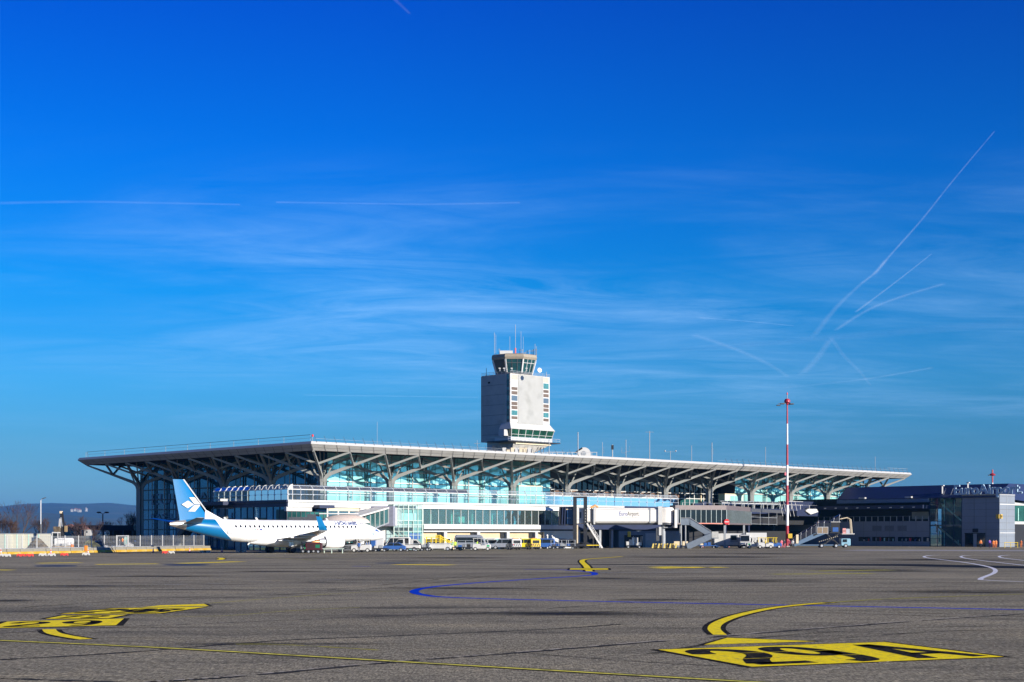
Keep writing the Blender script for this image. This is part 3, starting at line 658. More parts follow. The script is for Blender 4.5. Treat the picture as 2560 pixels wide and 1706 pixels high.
# ---- lower block (apron front b = 0)
AE = 152.8
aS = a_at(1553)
mb = MB(); mb.bb(aS, AE, -.9, 40, SL-.55, SL, NAVY); mb.bb(aS, AE, -.5, 39, SL-1.15, SL-.554, NAVY); mb.build('terrace_slab', term, world=True)  # far stretch of the slab, its shade put into the navy colour
mb = MB(); mb.bb(-.6, aS-.01, -.9, 21.3, SL-.35, SL, WHITE); mb.bb(-.3, aS-.01, -.55, 21, SL-1.15, SL-.354, mat('white_spandrel', (.72, .72, .70), .4, var=.03, scale=.5)); slab = mb.build('terrace_slab', term, world=True)
mb = MB(); mb.bb(-.45, AE-.2, -.3, 21, SL+.003, SL+.03, DGREY); mb.build('deck', slab, world=True)  # unseen thin deck added to cut light bounced up under the roof
mb = MB(); mb.bb(-.72, -.603, -.6, 21.3, SL-.4, SL-.05, NAVY); mb.bb(-.45, -.303, -.4, 21.3, SL-1.15, SL-.41, NAVY); mb.build('edge_shade_strip', slab, world=True)  # dark strip laid over the slab's left face to stand in for shade
mb = MB()
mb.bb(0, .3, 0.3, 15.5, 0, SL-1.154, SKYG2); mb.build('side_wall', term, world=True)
mb = MB()
for k in range(9): mb.bb(-.12, -.003, .3+k*1.9-.04, .3+k*1.9+.04, 0, SL-1.16, NAVY)
mb.bb(-.06, -.004, 6, 13, 2.2, 5.6, TEALG); mb.bb(-.06, -.004, .6, 3.2, 4.2, 7.0, TEALG); mb.build('mullion', term, world=True)
# steps down from the terrace behind the aircraft tail
mb = MB(); p0, p1 = B(-.5, 21.3, SL-.3), B(-.5, 30, 2.5)
for d in (0, 1.8): mb.beam(p0-UU*d, p1-UU*d, .2, .9, BLKSTEEL)
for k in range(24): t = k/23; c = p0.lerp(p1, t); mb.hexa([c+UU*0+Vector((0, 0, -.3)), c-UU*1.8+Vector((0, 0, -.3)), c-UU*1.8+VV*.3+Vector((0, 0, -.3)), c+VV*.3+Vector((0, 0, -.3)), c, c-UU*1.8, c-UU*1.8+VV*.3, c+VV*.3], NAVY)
mb.build('staircase', term, world=True)
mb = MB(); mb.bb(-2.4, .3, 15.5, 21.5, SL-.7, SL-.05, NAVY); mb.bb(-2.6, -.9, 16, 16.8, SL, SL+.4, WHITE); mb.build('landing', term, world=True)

# glazed gallery along the terrace edge
def gallery(P0, P1, inn, n, frames_bold=False, name='glass_gallery', h=2.62):
    mb = MB(); up = Vector((0, 0, 1))
    e0, e1 = P0+up*(h*.68), P1+up*(h*.68)
    mb.quad(P0, P1, e1, e0, CLEAR)
    g0, g1 = P0+inn*.45+up*(h*.93), P1+inn*.45+up*(h*.93); t0, t1 = P0+inn*1.0+up*h, P1+inn*1.0+up*h
    mb.quad(e0, e1, g1, g0, CLEAR2); mb.quad(g0, g1, t1, t0, CLEAR2)
    gal = mb.build(name, term, world=True)
    mb = MB()
    for i in range(n+1):
        c = P0.lerp(P1, i/n); w = .12 if frames_bold else .07
        mb.beam(c, c+up*h*.68, w, w, WHITE); mb.beam(c+up*h*.68, c+inn*.45+up*h*.93, w, w, WHITE); mb.beam(c+inn*.45+up*h*.93, c+inn*1.0+up*h, w, w, WHITE)
        if frames_bold:
            mb.beam(c+inn*1.0, c+inn*1.0+up*h, w, w, WHITE); mb.hexa([c+up*h*.7+inn*.05-(P1-P0).normalized()*.03, c+up*h*.7+inn*1-(P1-P0).normalized()*.03, c+up*h*.7+inn*1+(P1-P0).normalized()*.03, c+up*h*.7+inn*.05+(P1-P0).normalized()*.03, c+up*h*.92+inn*.45-(P1-P0).normalized()*.03, c+up*h*.98+inn*1-(P1-P0).normalized()*.03, c+up*h*.98+inn*1+(P1-P0).normalized()*.03, c+up*h*.92+inn*.45+(P1-P0).normalized()*.03], FASCIA_TOP)
        for z in (.9, h*.68): mb.disc(c+up*z-inn*.08, inn, .12, .08, ALU, 8)
    mb.beam(P0+up*.95, P1+up*.95, .05, .06, ALU); mb.beam(e0, e1, .06, .14, WHITE)
    mb.beam(g0, g1, .05, .05, ALU)
    mb.build('frame', gal, world=True)
s1_ = a_at(1690)
nseg = 5
for i in range(nseg):
    q0, q1 = -.3+(s1_+.3)*i/nseg, -.3+(s1_+.3)*(i+1)/nseg
    gallery(B(q0, -.6, SL), B(q1, -.6, SL), VV, 8)
gallery(B(-.45, -.6, SL), B(-.45, 10.6, SL), UU, 6, True); gallery(B(-.45, 10.6, SL), B(-.45, 21.3, SL), UU, 6, True)
gallery(B(a_at(1800), -.5, SL+.0), B(a_at(1945), -.5, SL), VV, 9, h=1.7)
# heads and bags of visitors are too small to see; terrace bits: planters and machines on the dark stretch
mb = MB()
for px, w, h in ((1640, 1.2, 1.0), (1652, .7, 1.5), (1666, 1.4, 1.0), (1740, 3.0, .9), (1760, 1.3, 1.4), (1775, 1.2, 1.1)):
    a = a_at(px, -.2); mb.bb(a, a+w, 0.2, 1.2, SL+.004, SL+h, NAVY)
mb.build_each('roof_unit', term)

# facade of the lower block, strip by strip
def win(px0, px1, z0, z1, n, m=WINGL, fr=WHITE, b=0., fw=.09, room=True):
    a0_, a1_ = a_at(px0), a_at(px1); mb = MB(); mb.bb(a0_, a1_, b, b+.03, z0, z1, m); w = mb.build('window', term, world=True)
    mb = MB()
    for i in range(n+1):
        s = a0_+(a1_-a0_)*i/n; mb.bb(s-fw/2, s+fw/2, b-.10, b-.002, z0, z1, fr)
    mb.bb(a0_, a1_, b-.07, b-.003, z0, z0+.08, fr); mb.bb(a0_, a1_, b-.07, b-.003, z1-.08, z1, fr)
    mb.build('frame', w, world=True); return w
aL = a_at(1056); zW0, zW1 = 4.55, SL-1.16
def wall(name, a0, a1, z0, z1, m, b0=0., b1=.3):
    mb = MB(); mb.bb(a0, a1, b0, b1, z0, z1, m); return mb.build(name, term, world=True)
# corner part: white spandrel box, dark glass below
wall('spandrel', a_at(713), a_at(778), zW1-.75, zW1, FASCIA_TOP, -.35, .3); wall('canopy', a_at(779), a_at(817), zW1-.2, zW1+.35, NAVY, -2.2, -.56)
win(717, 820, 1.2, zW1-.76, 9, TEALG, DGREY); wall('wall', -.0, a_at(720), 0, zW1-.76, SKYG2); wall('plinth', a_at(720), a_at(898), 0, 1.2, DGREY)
win(818, 898, 4.6, zW1, 3, WINGL, WHITE, fw=.3); win(820, 898, 1.2, 4.55, 3, TEALG, WHITE, fw=.25)
wall('blind', a_at(820), a_at(896), zW1-.62, zW1-.1, CREAM, -.20, -.11)
wall('wall', a_at(898), a_at(982), 0, zW1, WHITE, -.3, .3)
# slab edge bands
aD = a_at(1437)
wall('sill_band', aL, aD, 3.75, zW0, WHITE, -.5, .3); wall('soffit', aL, aD, 3.45, 3.746, BLACK, -.05, .3); wall('lintel', aL, aD, 3.22, 3.446, WHITE, -.35, .3)
win(1057, 1395, zW0+.02, zW1, 19, WINGL, WHITE)
wall('curtain', a_at(1366), a_at(1396), zW0+.1, zW1-.1, mat('green_blind', (.20, .42, .30), .7), .25, .35)
# lounge behind the glass
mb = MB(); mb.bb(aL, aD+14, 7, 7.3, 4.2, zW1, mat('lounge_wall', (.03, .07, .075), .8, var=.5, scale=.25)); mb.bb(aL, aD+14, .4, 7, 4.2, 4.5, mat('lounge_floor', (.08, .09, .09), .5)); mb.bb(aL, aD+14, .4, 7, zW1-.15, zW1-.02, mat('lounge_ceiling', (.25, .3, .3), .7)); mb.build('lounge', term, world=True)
mb = MB(); random.seed(5)
MINT = mat('mint_panel', (.35, .62, .55), .5); 
for k in range(8):
    a = aL+4+k*5.2; mb.bb(a, a+.35, 2.5, 2.9, 4.5, zW1-.16, MINT)
    if k % 2: mb.bb(a+1.2, a+3.2, 3.4, 3.6, 6.5, 7.0, MINT)
    if k % 3 == 1: mb.bb(a+1, a+2.5, 1.5, 2.2, 5.0, 6.1, MINT)
    for j in range(4): s = a+random.uniform(0, 4.5); mb.bb(s, s+.5, 1.5+random.random()*3, 4.9+random.random(), 4.504, 5.35, random.choice([DGREY, BLACK, RED, MINT, GREY]))
mb.build_each('furniture', term)
# ground floor: recessed beige wall, pillars, doors
wall('wall', aL, a_at(1360), 0, 3.22, BEIGE, .5, .8)
mb = MB()
for px in (1107, 1190, 1264, 1335): a = a_at(px); mb.bb(a, a+.75, -.35, .5, 0, 3.21, FASCIA_TOP)
mb.build_each('pillar', term)
mb = MB()
for px in (1107, 1190, 1264, 1335): a = a_at(px); mb.bb(a-1.0, a-.004, .35, .5, 0, 3.2, DARK)
mb.build_each('doorway', term)
for px0, px1, m_ in ((1062, 1080, DARKG), (1081, 1098, DARKG), (1112, 1124, DARKG), (1137, 1160, DARKG), (1161, 1180, DARKG), (1203, 1213, TEALP), (1215, 1234, DARKG), (1237, 1253, TEALP), (1268, 1279, DARKG), (1283, 1296, DARKG), (1302, 1328, DARKG), (1340, 1350, DARKG)):
    a0_, a1_ = a_at(px0, .5), a_at(px1, .5); mb = MB(); mb.bb(a0_, a1_, .40, .498, 0, 1.95, m_); d = mb.build('door', term, world=True)
    mb = MB(); mb.bb(a0_-.12, a0_-.003, .36, .49, 0, 2.05, WHITE); mb.bb(a1_+.003, a1_+.12, .36, .49, 0, 2.05, WHITE); mb.bb(a0_-.12, a1_+.12, .36, .49, 1.954, 2.08, WHITE); mb.build('frame', d, world=True)
wall('wall', a_at(1360), a_at(1443), 0, 3.44, WHITE, -.1, .35)
mb = MB(); mb.bb(a_at(1364), a_at(1369), -.16, -.103, 0.9, 1.9, DARKG); mb.bb(a_at(1373), a_at(1379), -.16, -.103, 0, 1.9, DARKG); mb.build_each('door', term)
# stretch east of the lit front, shade put into navy and dark colours
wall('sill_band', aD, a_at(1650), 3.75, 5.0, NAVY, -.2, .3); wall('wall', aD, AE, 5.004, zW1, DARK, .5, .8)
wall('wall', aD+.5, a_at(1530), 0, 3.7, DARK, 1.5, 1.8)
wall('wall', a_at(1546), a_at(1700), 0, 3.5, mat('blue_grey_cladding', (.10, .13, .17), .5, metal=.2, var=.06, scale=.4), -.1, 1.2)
for px in (1500, 1530, 1447): a = a_at(px); wall('pillar', a, a+.6, 0, 3.74, GREY, .2, .8)
mb = MB(); mb.bb(a_at(1612), a_at(1646), -.15, -.103, 0, 3.0, GREY); mb.bb(a_at(1560), a_at(1606), -.14, -.104, 0, 2.6, DARK); mb.build_each('door', term)
mb = MB(); mb.bb(a_at(1568), a_at(1575), -.2, -.103, 2.25, 3.35, YEL)
c = B(a_at(1571.5), -.22, 2.9)
for k in (0, -.45): put_text(mb, 'B' if k else '8', .5, B(a_at(1569.6), -.22, 2.86+k), UU, (0, 0, 1), BLACK)
mb.build('bay_sign', term, world=True)
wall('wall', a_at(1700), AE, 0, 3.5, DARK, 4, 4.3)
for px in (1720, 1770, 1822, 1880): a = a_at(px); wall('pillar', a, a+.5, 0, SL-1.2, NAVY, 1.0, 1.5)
mb = MB()
for px in (1708, 1751, 1789, 1835): 
    c = B(a_at(px), -1.2, SL-1.0); mb.box(c.x-.9, c.x+.9, c.y-.3, c.y+.3, c.z-.12, c.z+.1, FASCIA_TOP)
mb.build_each('floodlight', term)
# railing posts with white caps along the dark stretch
mb = MB()
for i in range(14):
    c = B(a_at(1700)+i*3.6, -.7, SL); mb.beam(c, c+Vector((0, 0, 1.0)), .12, .12, WHITE)
mb.beam(B(a_at(1700), -.7, SL+1), B(AE, -.7, SL+1), .04, .04, GREY); mb.build('railing', term, world=True)
# glass stair box on the lit front
mb = MB(); a0_, a1_ = a_at(982, -2.2)+.2, a_at(1056, -2.2)
for (p, q) in (((a0_, -2.2), (a1_, -2.2)), ((a0_, -.4), (a0_, -2.2)), ((a1_, -2.2), (a1_, -.4))): mb.quad(B(*p, 0), B(*q, 0), B(*q, SL-.5), B(*p, SL-.5), CLEAR)
st = mb.build('stair_box', term, world=True); mb = MB()
for k in range(7):
    s = a0_+(a1_-a0_)*k/6; w = .16 if k % 3 == 0 else .08; mb.bb(s-w/2, s+w/2, -2.3, -2.204, 0, SL-.5, mat('pale_green_steel', (.52, .62, .54), .45))
for z in (2.6, 3.3, 4.5, 5.2, 7.3, 8.0): mb.bb(a0_, a1_, -2.27, -2.204, z, z+.07, MATS['pale_green_steel'])
for sgn, b_ in ((1, -.6), (1, -1.9)): mb.beam(B(a0_+.3, b_, 4.4), B(a1_-1.4, b_, 0.4), .1, .3, DGREY)
for k in range(15): t = k/14; mb.bb(a0_+.3+(a1_-a0_-1.7)*t, a0_+.6+(a1_-a0_-1.7)*t, -1.85, -.65, 4.4-4*t, 4.45-4*t, GREY)
mb.bb(a0_+.1, a1_-.1, -2.1, -.5, 4.0, 4.4, FASCIA_TOP); mb.bb(a0_+.1, a1_-.1, -2.1, -.5, SL-.75, SL-.5, WHITE); mb.bb(a1_-3, a1_-.5, -2.15, -2.1, 1.9, 3.0, BLUEV); mb.build('frame', st, world=True)
wall('wall', a_at(982), a_at(1056), 0, zW1, mat('pale_teal_wall', (.16, .32, .30), .6, var=.3, scale=.3), 0.2, .5)
wall('panel', a_at(1000), a_at(1040), 5.2, 6.6, MINT, -.05, .19)

# roof antennas and plant on the terminal roof: each a thing of its own
def rod(mb, p, h, r, m): mb.tube([p, p+Vector((0, 0, h))], r, m, 6)
def antenna(px, py0, Z, parts, lab, r=.06, m=GREY, base=17.5):
    top = W(px, py0, Z); t = thing('antenna_mast', (top.x, Z, base), lab, 'antenna', 'antennas on the terminal roof'); h = top.z-base
    mb = MB(); mb.tube([(0, 0, 0), (0, 0, h)], r, m, 6)
    mb.box(-.35, .35, -.35, .35, -.15, .1, DGREY); mb.build('mast', t)
    mb = MB(); done = False
    for kind, f, s in parts:
        done = True
        if kind == 'cross': mb.tube([(-s, 0, h*f), (s, 0, h*f)], .04, m, 5); mb.tube([(0, -s, h*f), (0, s, h*f)], .04, m, 5)
        if kind == 'side': mb.tube([(0, 0, h*f), (s, 0, h*f), (s, 0, h*f+1.2)], .035, m, 5)
        if kind == 'box': mb.box(-s, s, -s, s, h*f, h*f+.9, BLKSTEEL)
        if kind == 'cups':
            for q in (-s, s): mb.tube([(0, 0, h*f), (q, 0, h*f)], .03, m, 5); mb.lathe([(0, 0), (.18, .1), (.14, .35), (0, .4)], (q, 0, h*f), m, 8)
        if kind == 'guy':
            for q in (-s, s): mb.tube([(q, 0, 0), (0, 0, h*f)], .025, m, 4)
    if done: mb.build('bracket', t)
ANT = [(943, 1055, 300, [], 'thin whip antenna on the roof a little right of the aircraft tail', .03), (1193, 1101, 300, [('cross', .85, .6)], 'short antenna with crossbar left of the control tower foot', .04),
 (1373, 1098, 300, [('guy', .5, .5)], 'white post beside the rooftop handrail right of the tower', .07), (1445, 1081, 300, [('side', .1, .8)], 'white mast between tower and rooftop dish housing', .10), (1506, 1106, 310, [('side', .5, .3)], 'slim mast directly right of the dish housing', .05),
 (1531, 1112, 310, [('box', .75, .25)], 'short black post antenna with a box near its top', .13), (1565, 1100, 320, [('side', .5, -.9), ('side', .55, .8), ('guy', .25, .6)], 'forked antenna with three prongs', .07),
 (1624, 1078, 325, [('cross', .97, .9), ('side', .1, 1.5)], 'tallest lattice-like mast with a crossbar on top', .09), (1676, 1128, 330, [('cups', .95, 1.2)], 'weather mast with two wind cups', .06), (1729, 1114, 335, [], 'plain white pole left of the guyed mast', .06),
 (1780, 1107, 345, [('cross', .15, 1.9), ('side', .6, .3)], 'mast with a broad cross near its foot', .09), (1914, 1118, 365, [], 'thin pole at the last roof expansion joint', .06), (2188, 1142, 380, [], 'lone thin mast close to the right tip of the roof', .05)]
for px, py, Z, parts, lab, r in ANT: antenna(px, py, Z, parts, lab, r)
# plant on the roof by the tower foot
p = W(1292, 1122, 300); t = thing('ventilation_unit', (p.x, 300, 17.4), 'row of cream ventilation boxes on the roof at the tower foot', 'ventilation unit')
mb = MB(); 
for k in range(7): mb.box(-2.9+k*.85, -2.15+k*.85, -.6, .6, 0, (2.9 if k != 1 else 2.5), CREAM if k % 3 else WHITE); mb.box(-2.1+k*.85-.08, -2.06+k*.85, -.65, -.55, .3, 2.6, BLACK)
mb.build('housing', t)
p = W(1460, 1123, 305); t = thing('dish_housing', (p.x, 305, 17.4), 'white arched satellite dish housing on the terminal roof', 'dish housing')
mb = MB(); n = 16; prof = [(1.35*math.cos(math.pi*k/n), 1.9+1.35*math.sin(math.pi*k/n)) for k in range(n+1)]; prof = [(1.35, 0)]+prof+[(-1.35, 0)]
mb.prism([(x, -.7, z) for x, z in prof], (0, 1.6, 0), WHITE); mb.box(-4.4, -1.36, -.8, .8, 0, 1.4, WHITE); mb.build('shell', t)
mb = MB(); mb.tube([(-1.9, -.9, 2.0), (-1.2, -.9, 2.6), (-.4, -.9, 3.1)], .16, BLKSTEEL); mb.disc((-.1, -.75, 2.0), (0, 1, 0), .5, .06, GREY); mb.build('dish_arm', t)
t = thing('rooftop_handrail', (XZ(1400, 302), 302, 17.4), 'white tubular handrail on the roof between tower foot and dish housing', 'handrail')
mb = MB()
for k in range(13): mb.tube([(-4.5+k*1.0, 0, 0), (-4.5+k*1.0, 0, 2.1)], .05, WHITE, 5)
for z in (1.4, 2.1): mb.tube([(-4.6, 0, z), (7.6, 0, z)], .05, WHITE, 5)
mb.build('rail', t)
# ---------------------------------------------------------------- regional jet
PT = Vector((-49.0, 211.0, 0)); PD = Vector((28.7, 26.0, 0)).normalized()
jet = thing('passenger_jet', tuple(PT), 'white twin-engine regional jet with a bright blue tail parked at the left stand', 'aircraft', rz=math.atan2(PD.y, PD.x))
SEC = [(0.0, 4.30, .10, .12), (.15, 4.30, .20, .22), (1.2, 4.27, .42, .46), (2.6, 4.20, .66, .72), (4.2, 4.08, .88, 1.0), (6, 3.90, 1.12, 1.22), (8, 3.67, 1.33, 1.40), (10, 3.46, 1.45, 1.57), (12, 3.34, 1.50, 1.66), (14, 3.30, 1.505, 1.675), (30.8, 3.30, 1.505, 1.675), (32.6, 3.26, 1.46, 1.62), (34.2, 3.15, 1.34, 1.48), (35.6, 3.0, 1.16, 1.26), (36.8, 2.84, .92, .98), (37.7, 2.70, .66, .68), (38.3, 2.61, .40, .40), (38.6, 2.57, .16, .16), (38.65, 2.56, .03, .03)]
def fus(x):
    for (x0, *p), (x1, *q) in zip(SEC, SEC[1:]):
        if x0 <= x <= x1: t = (x-x0)/(x1-x0); return [a+(b-a)*t for a, b in zip(p, q)]
    return SEC[-1][1:]
def fpt(x, z, off=.0, side=-1):      # point of the skin at station x, height z (starboard = -1)
    zc, ry, rz = fus(x); s = max(-.999, min(.999, (z-zc)/rz)); y = side*ry*math.sqrt(1-s*s); n_ = Vector((0, side*math.sqrt(1-s*s), s)); return Vector((x, y, z))+n_*off
fm = bpy.data.materials.new('fuselage_livery'); fm.use_nodes = True
N, L, new = NN(fm.node_tree); bs = N['Principled BSDF']; tc = new('ShaderNodeTexCoord'); sp = new('ShaderNodeSeparateXYZ'); L.new(tc.outputs['Object'], sp.inputs[0])
d1 = new('ShaderNodeMath', operation='SUBTRACT'); d1.inputs[0].default_value = 4.95; L.new(sp.outputs['Z'], d1.inputs[1])
d2 = new('ShaderNodeMath', operation='MULTIPLY_ADD'); L.new(d1.outputs[0], d2.inputs[0]); d2.inputs[1].default_value = .25; d2.inputs[2].default_value = .20
d3 = new('ShaderNodeMath', operation='MULTIPLY_ADD'); L.new(d1.outputs[0], d3.inputs[0]); L.new(d2.outputs[0], d3.inputs[1]); d3.inputs[2].default_value = 7.3
lt = new('ShaderNodeMath', operation='LESS_THAN'); L.new(sp.outputs['X'], lt.inputs[0]); L.new(d3.outputs[0], lt.inputs[1])
nz = new('ShaderNodeTexNoise'); nz.inputs['Scale'].default_value = .5; L.new(tc.outputs['Object'], nz.inputs[0])
rw = new('ShaderNodeValToRGB'); L.new(nz.outputs[0], rw.inputs[0]); ramp(rw, [(.3, (.72, .71, .69)), (.6, (.84, .84, .83))])
mx = new('ShaderNodeMix', data_type='RGBA'); L.new(lt.outputs[0], mx.inputs[0]); L.new(rw.outputs[0], mx.inputs[6]); mx.inputs[7].default_value = (0, .125, .30, 1); L.new(mx.outputs[2], bs.inputs['Base Color'])
bs.inputs['Roughness'].default_value = .3; bs.inputs['Coat Weight'].default_value = .4
mb = MB(); rings = []
for i, (x, zc, ry, rz) in enumerate([s for s in SEC if s[0] >= 2.6]):
    rings.append([(x, ry*math.sin(2*math.pi*k/36), zc+rz*math.cos(2*math.pi*k/36)) for k in range(36)])
mb.loft(rings, fm)
body = mb.build('fuselage', jet, smooth=True)
mb = MB(); APU = mat('bare_tail_cone', (.62, .56, .50), .3, metal=.7)
mb.loft([[(x, ry*math.sin(2*math.pi*k/24)*1.02, zc+rz*1.02*math.cos(2*math.pi*k/24)) for k in range(24)] for x, zc, ry, rz in SEC[1:4]], APU); mb.disc((.1, 0, 4.3), (1, 0, 0), .24, .12, BLACK); mb.build('tail_cone', jet, smooth=True)
# wing-body fairing
mb = MB(); rings = []
for x, w, d in ((13.5, .2, .1), (15, 1.1, .35), (17, 1.75, .62), (20, 1.95, .72), (23.5, 1.85, .66), (26, 1.2, .4), (27.6, .3, .1)):
    rings.append([(x, w*math.sin(2*math.pi*k/20), 2.05+ (d+.35)*math.cos(2*math.pi*k/20)*.9-.25) for k in range(20)])
mb.loft(rings, PLANEW); mb.build('belly_fairing', jet, smooth=True)
def airfoil(mb, st, m, mirror=1, t=.11, vertical=False):   # stations: (span, x_le, chord, z, thick)
    rings = []
    for s, xl, ch, z, th in st:
        pts = []
        for k in range(14):
            a = 2*math.pi*k/14; u = .5*(1+math.cos(a)); v = math.sin(a)*th*.5*math.sqrt(max(u*(1.05-u)*4, 0))*1.0*(0.55+.45*u)
            x = xl-ch*(1-u)
            pts.append((x, v, z) if vertical else (x, mirror*s, z+v))
        rings.append(pts)
    mb.loft(rings, m)
# fin with a bright leading edge and the three-lozenge emblem
mb = MB(); airfoil(mb, [(0, 6.7, 4.9, 4.7, .42), (0, 6.55, 4.75, 5.1, .40), (0, 2.36, 1.64, 10.70, .16)], CYAN, vertical=True); fin = mb.build('fin', jet, smooth=True)
mb = MB(); mb.loft([[(x0, -.035-w, z), (x0+.28, 0, z), (x0, .035+w, z)] for x0, z, w in ((6.52, 5.05, .03), (5.95, 6.3, .02), (2.30, 10.72, .01))], FASCIA_TOP); mb.build('leading_edge', fin)
mb = MB(); mb.loft([[(8.9, -.05, 4.93), (9.0, 0, 4.99), (8.9, .05, 4.93)], [(6.4, -.19, 4.8), (6.2, 0, 6.32), (6.4, .19, 4.8)], [(5.8, -.19, 5.0), (6.0, 0, 6.4), (5.8, .19, 5.0)]], PLANEW); mb.build('dorsal_fillet', fin)
def finq(px, py):   # photo point -> fin plane
    q = (px-1280)/F_PX; x = (211*q+49)/(PD.x-PD.y*q); Z = 211+PD.y*x; return x, EYE+(HZ-py)/F_PX*Z
mb = MB()
for poly in ([(452, 1261.5), (468, 1252), (483, 1261.8), (467, 1271)], [(470.5, 1244), (485, 1244), (499, 1261.5), (484, 1261)], [(483.5, 1263), (499, 1263.3), (485.5, 1279.5), (468.5, 1279)]):
    P = [finq(*p) for p in poly]
    for sgn in (-1, 1): 
        mb.add([(x, sgn*.235, z) for x, z in P], [(0, 1, 2, 3)], WHITE)
mb.build('emblem', fin)
for sgn in (-1, 1):
    mb = MB(); airfoil(mb, [(.5, 5.0, 3.0, 4.35, .30), (6.7, 1.9, 1.25, 5.15, .10)], mat('stabiliser_grey', (.16, .18, .19), .4) if sgn < 0 else CYAN, mirror=sgn); mb.build('stabiliser', jet, smooth=True)
# wings, winglets, flap fairings, engines, gear
WGM = mat('wing_grey', (.42, .43, .44), .35, metal=.2, var=.08, scale=.5)
for sgn in (-1, 1):
    mb = MB(); airfoil(mb, [(1.1, 24.2, 7.0, 2.05, .75), (4.6, 21.9, 4.7, 2.35, .5), (13.7, 17.9, 1.75, 3.35, .18)], WGM, mirror=sgn); wg = mb.build('wing', jet, smooth=True)
    mb = MB(); rings = []
    for s, xl, ch, z, w in ((13.65, 17.9, 1.75, 3.34, .10), (14.05, 17.65, 1.5, 3.45, .09), (14.3, 17.2, 1.3, 3.9, .07), (14.55, 16.1, .75, 5.35, .05)):
        rings.append([(xl, sgn*s, z), (xl-ch*.4, sgn*(s-w), z), (xl-ch, sgn*s, z+.02), (xl-ch*.4, sgn*(s+w), z)])
    mb.loft(rings, CYAN); mb.build('winglet', wg)
    mb = MB(); 
    for s, x, z in ((3.4, 17.6, 2.0), (7.0, 17.3, 2.45), (10.2, 16.6, 2.8)):
        mb.lathe([(0, -1.4), (.12, -1.1), (.2, 0), (.17, 1.2), (0, 2.0)], (x, sgn*s, z-.1), WGM, 10, 'x')
    mb.build('flap_fairing', wg, smooth=True)
    ey, ez = sgn*4.6, 1.66
    mb = MB(); n = 28
    mb.lathe([(.62, 26.3), (.78, 26.85), (.86, 26.9), (.95, 26.6), (1.02, 25.8), (1.02, 24.7), (.90, 23.6), (.84, 23.58), (.8, 23.9)], (0, ey, ez), PLANEW, n, 'x'); eng = mb.build('engine', jet, smooth=True)
    mb = MB(); mb.disc((26.2, ey, ez), (1, 0, 0), .7, .05, BLACK, n); mb.lathe([(0, 26.75), (.2, 26.35), (.22, 26.24)], (0, ey, ez), DGREY, 12, 'x'); mb.disc((23.75, ey, ez), (1, 0, 0), .8, .05, BLACK, n); mb.build('fan', eng)
    mb = MB(); mb.lathe([(.66, 23.7), (.64, 23.2), (.52, 22.6), (.48, 22.58), (.4, 23)], (0, ey, ez), ALU, n, 'x'); mb.build('exhaust_nozzle', eng, smooth=True)
    mb = MB(); mb.lathe([(.40, 22.7), (.36, 22.35), (.2, 21.8), (.02, 21.4)], (0, ey, ez), mat('heat_stained_metal', (.45, .20, .08), .4, metal=.6), 20, 'x'); mb.build('exhaust_cone', eng, smooth=True)
    mb = MB(); mb.hexa([(22.2, ey-.12, 1.95), (26.2, ey-.12, 2.55), (26.2, ey+.12, 2.55), (22.2, ey+.12, 1.95), (20.5, ey-.12, 2.35), (22.8, ey-.12, 2.5), (22.8, ey+.12, 2.5), (20.5, ey+.12, 2.35)], PLANEW)
    mb.build('pylon', eng)
def wheelset(name, x, y, r, zt, dbl=.32, tw=.26):
    mb = MB(); mb.tube([(x, y, r), (x, y, zt)], .13, ALU, 10); mb.tube([(x, y, r+.1), (x+.9, y*.6, zt)], .07, GREY, 6); mb.box(x-.5, x+.3, y-.06, y+.0, r+.5, zt, PLANEW); g = mb.build(name, jet)
    for s in (-1, 1):
        mb = MB(); mb.lathe([(r*.5, -tw/2), (r*.92, -tw/2), (r, -tw/4), (r, tw/4), (r*.92, tw/2), (r*.5, tw/2)], (x, y+s*dbl, r), BLACK, 22, 'y'); w = mb.build('wheel', g, smooth=True)
        
    return g
for sgn in (-1, 1): wheelset('main_gear', 18.9, sgn*2.97, .52, 2.2, .40, .34)
wheelset('nose_gear', 34.3, 0, .34, 1.9, .24, .2)
# cabin windows, doors, windscreen, wordmark, flags
mb = MB(); x = 10.3
while x < 32:
    for sd_ in (-1, 1):
        P = []
        for k in range(12):
            a = 2*math.pi*k/12; P.append(fpt(x+.17*math.cos(a), 3.98+.22*math.sin(a), .012, sd_))
        mb.add(P, [tuple(range(12))], DARKG)
    x += .80
mb.build('cabin_window', jet)
OUTL = mat('door_outline', (.20, .20, .22), .6)
for x0, x1, z0, z1 in ((8.9, 9.65, 2.9, 4.6), (33.0, 33.85, 2.75, 4.5)):
    for sd_ in (-1, 1):
        mb = MB(); pts = [(x0, z0+.15), (x0+.12, z0), (x1-.12, z0), (x1, z0+.15)]+[(x1, z0+(z1-z0)*k/6) for k in range(1, 6)]+[(x1, z1-.12), (x1-.12, z1), (x0+.12, z1), (x0, z1-.12)]+[(x0, z1-(z1-z0)*k/6) for k in range(1, 6)]
        mb.tube([fpt(a, b, .004, sd_) for a, b in pts+pts[:1]], .06, OUTL, 4); mb.build('door', jet)
mb = MB()
for sd_ in (-1, 1):
    mb.add([fpt(36.15, 3.72, .02, sd_), fpt(36.9, 3.32, .02, sd_), fpt(36.75, 3.05, .02, sd_)*1+Vector((0, 0, .12)), fpt(35.9, 3.35, .02, sd_)], [(0, 1, 2, 3)], BLUEV)
mb.add([(36.95, -.62, 3.42), (37.15, 0, 3.42), (36.95, .62, 3.42), (36.35, .6, 3.82), (36.45, 0, 3.93), (36.35, -.6, 3.82)], [(0, 1, 2, 3, 4, 5)], CARGLASS); mb.build('windscreen', jet)
TXT = mat('wordmark_navy', (.03, .06, .18), .5)
